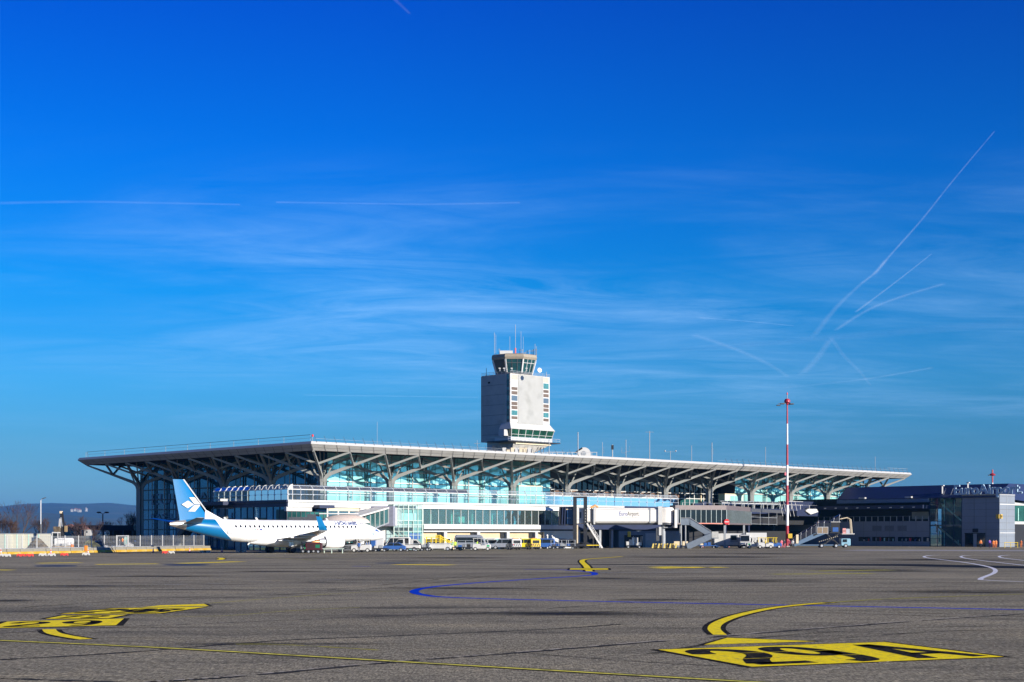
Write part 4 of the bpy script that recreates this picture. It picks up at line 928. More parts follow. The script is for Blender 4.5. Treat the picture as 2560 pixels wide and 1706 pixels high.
def skin_text(mb, txt, size, x0, z0, m, fit, sd_=-1, bold=0.):
    vs, fs = text_mesh(txt, size, bold=bold); w = max(v.x for v in vs); P = [fpt(x0+v.x*fit/w, z0+v.y, .02, sd_) for v in vs]; mb.add(P, fs, m)
mb = MB(); skin_text(mb, 'AirDolomiti', .72, 28.1, 4.30, TXT, 4.3, bold=.035); skin_text(mb, 'AIR DOLOMITI', .16, 29.8, 3.15, GREY, 2.2); skin_text(mb, 'I-ADJT', .22, 12.2, 3.38, GREY, 1.0); mb.build('wordmark', jet)
mb = MB()
for i, m in enumerate((GREEN, WHITE, RED)):
    a = 13.5+i*.18; mb.add([fpt(a, 3.38, .015), fpt(a+.18, 3.38, .015), fpt(a+.18, 3.64, .015), fpt(a, 3.64, .015)], [(0, 1, 2, 3)], m)
mb.add([fpt(14.3, 3.38, .015), fpt(14.75, 3.38, .015), fpt(14.75, 3.64, .015), fpt(14.3, 3.64, .015)], [(0, 1, 2, 3)], mat('flag_navy', (.02, .03, .2), .5)); mb.build('flag', jet)
mb = MB()
for poly in ([(0, .0), (.13, .10), (.26, 0), (.13, -.10)], [(.18, .22), (.32, .22), (.45, .03), (.30, .03)], [(.30, -.02), (.45, -.02), (.32, -.22), (.16, -.22)]):
    mb.add([fpt(35.2+x, 2.9+z, .02) for x, z in poly], [(0, 1, 2, 3)], CYAN)
mb.build('emblem', jet)
mb = MB()
for x in (9.3, 14.7, 27.4): mb.hexa([(x-.1, -.03, 4.9), (x+.35, -.03, 4.9), (x+.35, .03, 4.9), (x-.1, .03, 4.9), (x-.25, -.02, 5.33), (x, -.02, 5.33), (x, .02, 5.33), (x-.25, .02, 5.33)], WHITE)
mb.hexa([(13.2, -.02, 1.2), (14.0, -.02, 1.75), (14.0, .02, 1.75), (13.2, .02, 1.2), (13.1, -.02, 1.35), (13.6, -.02, 1.8), (13.6, .02, 1.8), (13.1, .02, 1.35)], WHITE); mb.build('blade_antenna', jet)
# ---------------------------------------------------------------- control tower
CT = Vector((-.54, 400, 0)); tw, td = 15.2, 11.1
tower = thing('control_tower', tuple(CT), 'white and blue-shaded slab-sided control tower with a glazed octagonal cab behind the terminal roof', 'control tower')
def T(a, b, z=0.): return CT+UU*a+VV*b+Vector((0, 0, z))
def tb(mb, a0, a1, b0, b1, z0, z1, m): mb.hexa([T(a0, b0, z0), T(a1, b0, z0), T(a1, b1, z0), T(a0, b1, z0), T(a0, b0, z1), T(a1, b0, z1), T(a1, b1, z1), T(a0, b1, z1)], m)
CORR = mat('corrugated_cladding', (.47, .47, .44), .5, var=.05, scale=.4, dirt=((.32, .32, .29), .35, .5))
mb = MB(); tb(mb, .02, tw, .02, td, 32.6, 46.1, CORR); tb(mb, .02, tw-7, .6, td, 28.0, 32.6, CORR); tb(mb, 1.5, 9, 2.5, td-.6, 10, 28.0, CORR)
n = 26
for i in range(n+1):      # ribs on both visible faces
    a = 3.0+(tw-3.0-2.9)*i/n; tb(mb, a-.12, a+.12, -.28, .02, 32.9, 46.1, CORR)
    if i % 2 == 0: tb(mb, a+.14, a+.36, -.03, -.0, 33.0, 46.0, mat('rib_shade', (.20, .20, .19), .7))  # dark strips stand in for the shade of the ribs
for i in range(n+1):
    b = 1.3+(td-1.3)*i/n; tb(mb, -.12, .02, b-.08, b+.08, 28.0, 46.1, CORR)
shaft = mb.build('shaft', tower, world=True)
mb = MB()
for z in (29.9, 32.5, 35.2, 38.0, 40.7, 43.4): tb(mb, -.135, -.121, 1.3, td, z, z+.06, SEAM)
tb(mb, -.16, -.122, 7.6, 8.4, 44.0, 44.5, BLACK); mb.build('cladding_joint', shaft, world=True)
# the stair-window strips with their coloured panels
STRIP = [(46.0, 44.6, BEIGE), (44.4, 42.9, SKYG), (42.6, 41.8, BROWNP), (41.5, 40.6, BROWNP), (40.3, 38.9, SKYG2), (38.6, 37.7, BROWNP), (37.5, 36.6, BROWNP), (36.3, 35.0, TEALP), (34.7, 33.9, BROWNP)]
BRP = mat('tower_brown_panel', (.10, .07, .05), .6, var=.25, scale=.8); BGP = mat('tower_grey_panel', (.38, .36, .30), .6, var=.1); TGG = mat('tower_teal_glass', (.05, .17, .17), .25, var=.3, spec=.8)
for a0_, a1_ in ((.35, 2.7), (12.55, 14.75)):
    mb = MB(); tb(mb, a0_-.3, a1_+.35, -.08, .0, 33.2, 46.1, WHITE); fr_ = mb.build('window_strip', tower, world=True)
    mb = MB()
    for k, (z1, z0, m) in enumerate(STRIP): tb(mb, a0_+.1, a1_-.05, -.12, -.082, z0, z1, {BROWNP: BRP, BEIGE: BGP, TEALP: TGG, SKYG: (WHITE if a0_ < 1 else TGG), SKYG2: mat('tower_grey_glass', (.08, .12, .16), .3)}[m])
    mb.build('pane', fr_, world=True)
mb = MB(); tb(mb, -.1, .0, .15, 1.2, 33.2, 46.1, DGREY); fr_ = mb.build('window_strip', tower, world=True); mb = MB()
for k, (z1, z0, m) in enumerate(STRIP): tb(mb, -.13, -.102, .25, 1.1, z0, z1, DARKG if k % 2 else TGG)
mb.build('pane', fr_, world=True)
# flared lower gallery
mb = MB(); mb.hexa([T(-.9, -1.3, 31.2), T(tw+.9, -1.3, 31.2), T(tw+.9, td*.5, 31.2), T(-.9, td*.3, 31.2), T(0, 0, 33.0), T(tw, 0, 33.0), T(tw, td*.5, 33.0), T(0, td*.3, 33.0)], mat('skirt_grey', (.46, .46, .44), .5))
skirt = mb.build('skirt', tower, world=True)
mb = MB(); mb.hexa([T(-.2, -.5, 29.0), T(tw+.2, -.5, 29.0), T(tw+.2, td*.5, 29.0), T(-.2, td*.2, 29.0), T(-.6, -1.1, 31.19), T(tw+.6, -1.1, 31.19), T(tw+.6, td*.5, 31.19), T(-.6, td*.2, 31.19)], mat('gallery_green_glass', (.005, .05, .025), .08, var=.6, scale=.5, spec=.8))
gal = mb.build('gallery_window', tower, world=True)
mb = MB()
for k in range(7):
    a = -.15+(tw+.3)*k/6; mb.beam(T(a, -.6, 29.0), T(a+(-.4+.8*k/6), -1.2, 31.2), .14, .14, WHITE)
mb.beam(T(-.35, -.82, 29.8), T(tw+.35, -.82, 29.8), .08, .08, WHITE); mb.build('mullion', gal, world=True)
mb = MB(); tb(mb, -.4, tw+.3, -.75, td*.5, 28.0, 28.99, WHITE); tb(mb, -2.6, tw+2.2, -2.0, td*.55, 27.75, 27.98, BLKSTEEL); tb(mb, 1.2, tw-.5, -1.0, td*.5, 27.2, 27.74, CREAM)
for p, q in ((T(-2.5, -1.9, 29), T(tw+2.1, -1.9, 29)), (T(-2.5, -1.9, 28.5), T(tw+2.1, -1.9, 28.5)), (T(-2.5, -1.9, 29), T(-2.5, 5, 29)), (T(tw+2.1, -1.9, 29), T(tw+2.1, 5, 29))): mb.beam(p, q, .06, .06, ALU)
for k in range(14): a = -2.5+(tw+4.6)*k/13; mb.beam(T(a, -1.9, 27.98), T(a, -1.9, 29), .06, .06, ALU)
tb(mb, -2.0, -.45, .2, 2.4, 29.3, 31, FASCIA_TOP); mb.build('balcony', tower, world=True)
mb = MB(); mb.hexa([T(2, 1.5, 24.2), T(8, 1.5, 24.2), T(8, 8, 24.2), T(2, 8, 24.2), T(.6, -.6, 27.19), T(tw-.8, -.6, 27.19), T(tw-.8, 8, 27.19), T(.6, 8, 27.19)], CONC); mb.build('corbel', tower, world=True)
mb = MB()
for a in (10.5, 11.6, 12.7): mb.beam(T(a, -.3, 27.1), T(a-.6, .6, 17.8), .16, .16, DGREY)
for k in range(7): mb.beam(T(10.2, .2, 19+k*1.2), T(12.2, .2, 19+k*1.2), .08, .08, DGREY)
mb.build('ladder', tower, world=True)
# roof deck
mb = MB(); 
for p, q in ((T(0, 0, 47.0), T(tw, 0, 47.0)), (T(0, 0, 47.0), T(0, td, 47.0)), (T(0, 0, 46.6), T(tw, 0, 46.6)), (T(0, 0, 46.6), T(0, td, 46.6))): mb.beam(p, q, .07, .07, GREY)
for k in range(12): a = tw*k/11; mb.beam(T(a, 0, 46.1), T(a, 0, 47.0), .06, .06, GREY)
for k in range(8): b = td*k/7; mb.beam(T(0, b, 46.1), T(0, b, 47.0), .06, .06, GREY)
mb.build('railing', tower, world=True)
mb = MB(); tb(mb, 0, tw, 0, td, 46.1, 46.3, CONC); mb.build('deck', tower, world=True)
CC = T(tw/2, td/2)+Vector((-.4, 0, 0))
def octa(r, z, rot=22.5): return [CC+Vector((r*math.cos(R(rot+45*k)), r*math.sin(R(rot+45*k))*.9, z)) for k in range(8)]
mb = MB(); mb.loft([octa(5.3, 46.3), octa(5.35, 47.0)], DGREY); mb.loft([octa(5.3, 47.0), octa(6.35, 50.6)], mat('cab_glass', (.008, .05, .055), .05, var=.5, scale=.3, spec=.8)); cab = mb.build('cab_window', tower, world=True)
mb = MB(); a_, b_ = octa(5.36, 47.0), octa(6.42, 50.6)
for k in range(8):
    mb.beam(a_[k], b_[k], .38, .3, WHITE); c_ = (k+1) % 8
    if k in (5, 6, 7, 0):
        for t in (.36, .68): mb.beam(a_[k].lerp(a_[c_], t), b_[k].lerp(b_[c_], t), .12, .12, WHITE if k > 5 else DGREY)
        mb.beam(a_[k].lerp(b_[k], .72), a_[c_].lerp(b_[c_], .72), .1, .12, WHITE if k > 5 else DGREY)
mb.build('mullion', cab, world=True)
mb = MB(); mb.loft([octa(6.45, 50.6), octa(6.75, 51.2), octa(6.6, 51.9), octa(5.4, 52.2)], mat('cab_rim', (.27, .23, .17), .6, var=.1)); mb.build('cab_roof', tower, world=True)
mb = MB(); c = CC+Vector((-2.2, -2, 52.2)); mb.box(c.x-1.8, c.x+1.8, c.y-1.2, c.y+1.2, c.z, c.z+.9, WHITE); mb.build('roof_plant', tower, world=True)
def whip(px, py, zb, r=.08, m=GREY, dz=CC.y):
    top = W(px, py, dz); mb = MB(); mb.tube([(top.x, dz, zb), (top.x, dz, top.z)], r, m, 6); mb.tube([(top.x-.35, dz, zb+.3), (top.x+.35, dz, zb+.3)], .04, m, 5); mb.build('antenna', tower, world=True)
whip(1288.5, 812, 53.6, .07); whip(1236, 832, 52, .06); whip(1239.5, 837, 52, .05); whip(1274.5, 841, 52, .05); whip(1302.5, 829, 52, .05); whip(1308, 842, 52, .05); whip(1337.5, 860, 52, .06); whip(1341, 866, 52, .05); whip(1366, 930, 46.3, .08); whip(1216, 921, 46.3, .07, BLKSTEEL)
mb = MB(); p = W(1288.5, 862, CC.y); mb.tube([(p.x, p.y, 52), (p.x, p.y, 54.2)], .2, RED, 8); mb.build('mast_foot', tower, world=True)
mb = MB(); random.seed(2)
for px in (1248, 1256, 1300, 1306, 1313, 1318, 1324, 1330, 1334, 1340): p = W(px, 870, CC.y-2); h = random.uniform(.5, 1.9); mb.tube([(p.x, p.y, 52), (p.x, p.y, 52+h)], .07, random.choice([GREY, ALU, BLKSTEEL]), 5); mb.tube([(p.x-.4, p.y, 52+h*.8), (p.x+.4, p.y, 52+h*.8)], .05, GREY, 5)
mb.build_each('aerial', tower)
mb = MB()
for px, py in ((1250, 922), (1261, 925), (1280, 924), (1317, 928)): p = W(px, py, 396); mb.box(p.x-.12, p.x+.12, p.y-.12, p.y+.12, 46.35, 47.0, GREY); mb.box(p.x-.35, p.x+.2, p.y-.15, p.y+.15, 47.0, 47.25, WHITE)
p = W(1349, 926, 399); mb.disc(p, (.5, -1, .2), .65, .12, WHITE, 16); mb.tube([p, (p.x, p.y+.2, 46.3)], .06, GREY, 6); mb.build_each('camera_unit', tower)

# ---------------------------------------------------------------- cargo wing on the right
wing = thing('terminal_wing', tuple(B(155, -20)), 'low blue-shaded terminal wing with a navy pitched roof and glazed stairwell at the right', 'terminal wing')
PANELB = mat('wing_metal_panel', (.19, .215, .25), .5, metal=.0, var=.06, scale=.3)
def wb(name, a0, a1, b0, b1, z0, z1, m, par=wing):
    mb = MB(); mb.bb(a0, a1, b0, b1, z0, z1, m); return mb.build(name, par, world=True)
AW = 153.0; bE, bG, bL = -46.7, -37.8, -30.0
blk = wb('stair_block', AW, AW+6.8, bE, bG, 0, 11.35, PANELB)
mb = MB()
for k in range(8): z = 1.45*k+.9; mb.bb(AW-.03, AW-.002, bE, bG, z, z+.05, SEAM); mb.bb(AW, AW+6.8, bE-.03, bE-.002, z, z+.05, SEAM)
for b in (-43.6, -40.8): mb.bb(AW-.034, AW-.004, b, b+.05, 0, 11.3, SEAM)
mb.bb(AW+3.2, AW+3.35, bE-.034, bE-.004, 0, 11.3, GREY); mb.build('panel_joint', blk, world=True)
mb = MB(); mb.bb(AW-.05, AW+6.85, bE-.05, bG, 11.354, 11.5, FASCIA_TOP); mb.bb(AW+.0, AW+6.8, bE-.06, bE-.035, 9.2, 9.4, WHITE); mb.bb(AW, AW+6.8, bE-.06, bE-.035, 3.0, 3.15, WHITE); mb.build_each('coping', blk)
mb = MB(); mb.bb(AW-.06, AW-.036, -43.4, -38.6, 0, 2.9, DARKG); mb.bb(AW-.08, AW-.062, -41.4, -40.6, 0, 2.9, GREY); mb.bb(AW-.09, AW-.07, -43.5, -38.5, 2.9, 3.05, DARK); mb.build('door', blk, world=True)
mb = MB(); mb.bb(AW-.25, AW-.04, -41.7, -40.5, 3.2, 4.0, DARK); mb.build('door_lamp', blk, world=True)
mb = MB(); mb.bb(AW+.1, AW+.9, bE-.25, bE-.1, 6.2, 7.1, mat('ochre_sign', (.55, .36, .03), .5)); mb.bb(AW-.3, AW-.05, bE, bE+.7, 6.2, 7.1, MATS['ochre_sign']); mb.bb(AW+.25, AW+.7, bE-.27, bE-.252, 6.4, 6.9, BLACK); mb.build('gate_sign', blk, world=True)
# glazed stairwell
mb = MB(); mb.quad(B(AW, bL, 0), B(AW, bG, 0), B(AW, bG, 11.0), B(AW, bL, 11.0), WINGL); gw = mb.build('stair_glazing', wing, world=True)
mb = MB()
for k in range(5): b = bL+(bG-bL)*k/4; mb.bb(AW-.06, AW+.06, b-.05, b+.05, 0, 11.0, NAVY)
for z in (1.7, 4.7, 5.6, 9.6): mb.bb(AW-.05, AW+.05, bG, bL, z, z+.09, NAVY)
mb.build('mullion', gw, world=True)
mb = MB(); mb.bb(AW+5, AW+5.3, bG, bL, 0, 11, mat('stairwell_wall', (.02, .09, .09), .7, var=.5, scale=.3)); mb.bb(AW+.3, AW+5, bG, bL, 4.6, 4.9, GREY); mb.bb(AW+.3, AW+5, bG, bL, -.0, .05, GREY)
mb.beam(B(AW+1.2, bL-.6, 5.0), B(AW+1.2, bG+1, .3), .25, .35, CREAM); mb.beam(B(AW+3.2, bG+.6, 4.9), B(AW+3.2, bL-1, 9.6), .25, .35, MINT)
for (b, z0, z1) in ((-33.2, 5.6, 8.8), (-33.2, 9.2, 10.6), (-35.6, 7.5, 10.4), (-32, 1, 3.5), (-33.2, .2, 3), (-36.6, .4, 1.5), (-31.3, 3.2, 5)): mb.bb(AW+.8, AW+.95, b, b+.22, z0, z1, MINT)
mb.build('stair_flight', wing, world=True)
# long low part: solid parapet wall, window slots, balcony void, navy roof
wl = wb('wall', AW, AW+.4, bL, 11.8, 0, 5.75, PANELB)
mb = MB()
for k in range(13): b = bL+3.4*k; mb.bb(AW-.02, AW-.001, b, b+.05, 0, 5.75, SEAM)
mb.bb(AW-.024, AW-.004, bL, 11.8, 3.4, 3.44, SEAM); mb.build('panel_joint', wl, world=True)
for px0, px1 in ((2147, 2176), (2181, 2237), (2245, 2303), (2308, 2325)):
    b0_, b1_ = b_at(px1, AW), b_at(px0, AW); mb = MB(); mb.bb(AW-.05, AW-.006, b0_, b1_, 1.15, 2.15, DARKG); w_ = mb.build('window', wing, world=True)
    mb = MB(); random.seed(px0)
    for k in range(int((b1_-b0_)/1.1)): b = b0_+.3+k*1.1; mb.bb(AW-.06, AW-.052, b, b+random.uniform(.2, .5), 1.2, 1.2+random.uniform(.3, .8), random.choice([CREAM, GREY, BLUEV, RED, MINT]))
    mb.build('interior_display', w_, world=True)
for px0, px1 in ((2181, 2204), (2212, 2235), (2244, 2267)):
    b0_, b1_ = b_at(px1, AW), b_at(px0, AW); mb = MB(); mb.bb(AW-.04, AW-.004, b0_, b1_, 3.55, 4.75, mat('shutter', (.10, .12, .15), .4)); mb.build('shutter', wing, world=True)
mb = MB(); mb.bb(AW-3.0, AW+3.4, bL, 0, 4.95 if False else 8.55, 9.35, NAVY); mb.bb(AW+3.2, AW+3.6, bL, 14, 5.75, 11.2, DARK); mb.build('upper_wall', wing, world=True)
mb = MB()
for px in (2290, 2308): b = b_at(px, AW+3.2); mb.bb(AW+3.1, AW+3.19, b-1.4, b+1.0, 6.2, 7.9, BGP)
mb.build_each('window', wing)
mb = MB()
for i in range(26):
    b = bL+.3+i*1.62; mb.bb(AW+.1, AW+.22, b, b+.12, 5.75, 6.85, WHITE)
mb.bb(AW+.14, AW+.18, bL, 11.8, 6.85, 6.9, GREY); mb.build('railing', wing, world=True)
mb = MB()
for i in range(11): b = bL+2+i*2.9; mb.bb(AW-3.2, AW-2.95, b, b+.5, 8.75, 8.95, WHITE)
mb.build_each('downlight', wing)
rf = MB(); bR = -6.1
rf.add([B(AW-.4, bR, 11.0), B(AW-.4, -46.6, 11.0), B(AW+4.4, bR+.6, 13.9), B(AW+4.4, -46.6, 13.9), B(AW-.4, bR, 10.8), B(AW-.4, -46.6, 10.8), B(AW+30, bR+.6, 13.9), B(AW+30, -46.6, 13.9), B(AW+30, bR+.6, 9), B(AW+30, -46.6, 9)], [(0, 1, 3, 2), (0, 4, 5, 1), (2, 3, 7, 6), (0, 2, 6, 8, 4), (1, 5, 9, 7, 3), (6, 7, 9, 8)], mat('navy_sheet_roof', (.006, .015, .07), .5, metal=.0, var=.2, scale=.3))
rfo = rf.build('roof', wing, world=True)
mb = MB()
for b in (-14, -26): mb.bb(AW-1.2, AW-.5, b, b+1.6, 11.0, 11.35, FASCIA_TOP)
mb.build_each('floodlight', rfo)
wb('parapet', AW-.6, AW+3.2, bL, bR, 10.0, 10.79, mat('parapet_steel_blue', (.10, .16, .24), .5))
for k_ in range(1): 
    mb = MB(); mb.bb(AW+2.0, AW+14, 14, 30, 0, 9.4, DARK); mb.build('link_block', wing, world=True)
# further front with white frames at the picture edge
wb('wall', AW+6.81, AW+26, bE+1.8, bE+2.2, 0, 10.4, DARK)
mb = MB(); mb.bb(AW+6.9, AW+26, bE+1.4, bE+1.79, 9.2, 9.9, WHITE); mb.bb(AW+6.9, AW+26, bE+1.4, bE+1.79, 5.0, 5.6, WHITE); mb.bb(AW+6.9, AW+7.2, bE+1.3, bE+1.79, 0, 9.9, WHITE); fr_ = mb.build('frame', wing, world=True)
mb = MB(); mb.bb(AW+7.2, AW+26, bE+1.6, bE+1.78, 5.61, 9.19, mat('dark_green_glass', (.01, .06, .04), .06, var=.5, scale=.3)); 
for k in range(6): mb.bb(AW+8.2+k*3, AW+8.5+k*3, bE+1.5, bE+1.59, 5.8, 8.6, MINT)
mb.build('window', wing, world=True)
sgn = thing('rooftop_sign', tuple(B(156, -42, 11.4)), 'large free-standing blue-grey letters reading EuroAirport on the wing roof', 'roof sign')
mb = MB(); vs, fs = text_mesh('EuroAirport.', 3.05, .18, .02); w = max(v.x for v in vs)
put_text(mb, 'EuroAirport.', 3.05, B(152.2, b_at(2384, 152.2), 11.55), -VV, (0, 0, 1), mat('sign_letter_face', (.34, .47, .56), .5), ext=.2, bold=.06, fit=b_at(2384, 152.2)-b_at(2554, 152.2)); mb.build('lettering', sgn, world=True)
mb = MB(); mb.beam(B(152.4, -33, 11.5), B(152.4, -49.8, 11.5), .12, .1, GREY)
for k in range(9): b = -34.6-k*1.8; mb.beam(B(152.5, b+1, 11.5), B(153.6, b+1, 13.0), .06, .06, GREY)
for b, h in ((-32.4, 13.6), (-38.6, 14.1)): mb.beam(B(154.2, b, 11.3), B(154.2, b, h), .28, .28, WHITE); mb.bb(153.9, 154.5, b-.4, b+.2, h, h+.2, WHITE)
mb.build('support_frame', sgn, world=True)
# recessed dark slab link to the main terrace and steel stair on it
t = thing('roof_stair', tuple(B(a_at(1945), -2, 8)), 'white tubular roof-access stair leaning on the dark terrace edge beside the striped mast', 'roof stair')
mb = MB()
for k in range(5): a = a_at(1930)+k*1.5; mb.beam(B(a, -3.0, 6.9), B(a+2.2, -.5, 10.6), .09, .09, WHITE)
mb.beam(B(a_at(1930)+3, -1.5, 9.6), B(a_at(1930)+10, -1.5, 9.6), .08, .08, WHITE); mb.beam(B(a_at(1930)+3, -1.5, 10.4), B(a_at(1930)+10, -1.5, 10.4), .08, .08, WHITE); mb.build('rail', t, world=True)
t = thing('skylight', tuple(B(a_at(2040), -6, 8.5)), 'white faceted skylight hood standing on the dark terrace edge', 'skylight')
mb = MB(); a = a_at(2016, -3.2); mb.add([B(a, -3.6, 8.7), B(a+3.6, -3.6, 8.7), B(a+4.2, -3.6, 8.0), B(a+1.2, -3.6, 7.4), B(a, -3, 8.7), B(a+3.6, -3, 8.7), B(a+4.2, -3, 8.0), B(a+1.2, -3, 7.4), B(a-.5, -3.3, 8.2)], [(0, 1, 2, 3), (4, 7, 6, 5), (0, 4, 5, 1), (1, 5, 6, 2), (2, 6, 7, 3), (0, 3, 8), (4, 8, 7), (0, 8, 4), (3, 7, 8)], WHITE); mb.build('hood', t, world=True)
mb = MB(); mb.bb(a_at(1965), AW-3, -3.0, 0, 7.0, 8.2, NAVY); mb.build('terrace_link', term, world=True)  # navy colour stands in for the wing's shade on this link
t = thing('low_dark_roof', tuple(B(145, 1, 8.6)), 'low dark louvred roof box on the terrace just beside the striped mast', 'roof box')
mb = MB(); a0_, a1_ = a_at(1948, 2), a_at(2040, 2); mb.hexa([B(a0_, 1, SL), B(a1_, 1, SL), B(a1_, 4, SL), B(a0_, 4, SL), B(a0_+2.5, 2, SL+2.0), B(a1_-.5, 2, SL+2.0), B(a1_-.5, 4, SL+2.0), B(a0_+2.5, 4, SL+2.0)], NAVY)
for k in range(12): s = a0_+3+k*(a1_-a0_-4)/12; mb.beam(B(s, 1.1, SL+.2), B(s, 1.9, SL+1.9), .08, .05, DGREY)
mb.build('louvre_box', t, world=True)

# ---------------------------------------------------------------- right jet bridge
ZB = 287.0; jb = thing('jet_bridge', (XZ(1520, ZB), ZB, 0), 'long white passenger boarding bridge with EuroAirport lettering and a dark open cab', 'boarding bridge')
BW = mat('bridge_white', (.74, .71, .66), .4, var=.03, scale=.6, dirt=((.55, .52, .46), .5, .25))
def bx(px0, px1, z0, z1, y0, y1, m, mb, bev=.0): mb.box(XZ(px0, ZB)-jb.location.x, XZ(px1, ZB)-jb.location.x, y0, y1, z0, z1, m, bev)
zb_, zt_ = 4.95, 7.85
mb = MB(); bx(1485, 1651, zb_, zt_, 0, 3.0, BW, mb, .3); tun = mb.build('tunnel', jb)
mb = MB(); bx(1462, 1489, zb_+.15, zt_-.15, .25, 2.75, BW, mb, .2); bx(1484, 1488, zb_-.2, zt_+.1, -.05, 3.05, WHITE, mb); bx(1478, 1481, zb_-.1, zt_, .1, .24, BLKSTEEL, mb); mb.build('tunnel_joint', tun)
mb = MB(); bx(1623.5, 1626.5, zb_+.02, zt_-.02, -.06, 3.06, GREY, mb); bx(1650, 1653, zb_-.2, zt_+.1, -.1, 3.1, BLACK, mb); bx(1462, 1650, zb_-.35, zb_-.01, .5, 2.5, BLKSTEEL, mb)
for z in (zb_+.28, zt_-.28): bx(1490, 1649, z, z+.04, -.015, .0, GREY, mb)
mb.build('tunnel_rib', tun)
mb = MB(); bx(1433, 1462, zb_-.15, zt_+.05, -.2, 3.2, BW, mb, .12); cb = mb.build('cab', jb)
mb = MB(); bx(1449, 1453, 5.9, 7.1, -.24, -.202, DGREY, mb); bx(1435, 1461, 5.55, 5.6, -.23, -.203, GREY, mb); mb.build('cab_window', cb)
x0, x1 = XZ(1397, ZB)-jb.location.x, XZ(1433, ZB)-jb.location.x
mb = MB(); mb.box(x0+.3, x1, -.2, 3.2, 8.0, 8.15, BLKSTEEL); mb.box(x0, x1, -.2, 3.2, 4.55, 4.75, BLKSTEEL); mb.box(x0+.2, x1, 3.1, 3.2, 4.75, 8.0, NAVY)
for k in range(3): mb.hexa([(x0+k*.5, -.3, 4.6), (x0+.25+k*.5, -.3, 4.6), (x0+.25+k*.5, 3.1, 4.6), (x0+k*.5, 3.1, 4.6), (x0+.15+k*.5, -.3, 8.05), (x0+.4+k*.5, -.3, 8.05), (x0+.4+k*.5, 3.1, 8.05), (x0+.15+k*.5, 3.1, 8.05)], NAVY if k else BLKSTEEL)
mb.box(x0+1.6, x1, -.05, .0, 4.75, 8.0, mat('cab_dark_glass', (.02, .06, .16), .2, var=.3)); mb.box(x0+1.2, x1-.3, -.12, -.06, 7.55, 7.7, CREAM); mb.box(x0+1.6, x1-.4, -.1, -.06, 5.9, 5.96, GREY); mb.build('canopy_hood', cb)
mb = MB(); lx = [XZ(p, ZB)-jb.location.x for p in (1437, 1463)]
for i, x in enumerate(lx): mb.box(x-.35, x+.35, -.9, -.35, .5 if i else .5, 9.75, BLKSTEEL)
mb.box(lx[0]-.35, lx[1]+.35, -.9, -.35, 9.76, 10.1, BLKSTEEL); mb.box(lx[0]+.36, lx[0]+.6, -.8, -.4, .6, 4.6, CREAM)
for k in range(6): mb.box(lx[1]-.06, lx[1]+.06, -.93, -.902, 4.6+k*.55, 4.75+k*.55, WHITE)
mb.build('lift_frame', jb)
mb = MB(); mb.box(lx[0]-1.0, lx[1]+1.2, -1.6, 1.6, .45, .95, BLKSTEEL); mb.box(lx[0]+2.2, lx[1]+2.6, -1.7, -1.55, .6, .74, YEL)
for x in (lx[0]-.2, lx[0]+1.1, lx[1]-.8, lx[1]+.3): mb.lathe([(.25, -.3), (.6, -.3), (.62, 0), (.6, .3), (.25, .3)], (x, -1.2, .62), BLACK, 18, 'y')
mb.build('wheel_carriage', jb)
cx = XZ(1667, ZB)-jb.location.x
mb = MB(); mb.lathe([(1.25, zb_-.0), (1.5, zb_+.1), (1.5, zt_-.1), (1.3, zt_+.15)], (cx, 1.5, 0), BW, 28); rot = mb.build('rotunda', jb, smooth=True)
mb = MB(); mb.box(cx-1.7, cx-.9, -.3, 3.2, zb_-.3, zt_+.35, WHITE); mb.box(cx+1.5, cx+2.0, -.3, 3.2, zb_-.9, zt_-.3, BW); mb.build('portal_frame', rot)
mb = MB(); mb.lathe([(1.5, zb_-.3), (1.5, zb_-.02)], (cx, 1.5, 0), DGREY, 24); mb.lathe([(.45, 0), (.45, zb_-.3)], (cx-.55, 1.5, 0), GREY, 14); mb.box(cx-2.0, cx-1.4, .5, 1.2, 1.5, 4.0, DGREY); mb.box(cx-1.5, cx-1.0, .3, 1.0, 2.6, 4.2, WHITE); mb.tube([(cx-.3, .8, 4.1), (cx+1.0, .8, 4.1), (cx+1.3, .8, 4.7)], .12, GREY, 8); mb.build('support_column', jb)
mb = MB(); x = XZ(1547.5, ZB)-jb.location.x; put_text(mb, 'Euro', 1.15, (x, -.012, 6.4), (1, 0, 0), (0, 0, 1), mat('logo_navy', (.02, .07, .32), .4), fit=1.55); put_text(mb, 'Airport.', 1.15, (x+1.62, -.012, 6.4), (1, 0, 0), (0, 0, 1), BLACK, fit=2.3)
put_text(mb, 'BASEL MULHOUSE FREIBURG', .28, (x+.05, -.012, 5.95), (1, 0, 0), (0, 0, 1), mat('logo_grey', (.55, .54, .52), .5), fit=3.8); mb.build('lettering', tun)
# stairs with handrail
mb = MB(); p0, p1 = Vector((lx[1]+.3, -.7, 4.9)), Vector((XZ(1505, ZB)-jb.location.x, -.7, .15))
for y in (-.5, .5): mb.beam(p0+Vector((0, y, 0)), p1+Vector((0, y, 0)), .08, .28, BW)
for k in range(19):
    t = k/18; c = p0.lerp(p1, t); mb.box(c.x-.16, c.x+.16, -1.2, -.2, c.z-.05, c.z, ALU)
stt = mb.build('stairs', jb); mb = MB()
d = Vector((0, 0, 1.05))
for h in (.55, 1.05): mb.tube([p0.lerp(p1, .22)+Vector((0, -.5, h)), p0.lerp(p1, .86)+Vector((0, -.5, h))], .045, WHITE, 6)
for k in range(5): c = p0.lerp(p1, .22+.64*k/4)+Vector((0, -.5, 0)); mb.tube([c, c+d], .045, WHITE, 6)
mb.tube([p0.lerp(p1, .86)+Vector((0, -.5, 1.05)), p0.lerp(p1, .90)+Vector((0, -.5, .8)), p0.lerp(p1, .86)+Vector((0, -.5, .45))], .045, WHITE, 6); mb.build('handrail', stt)
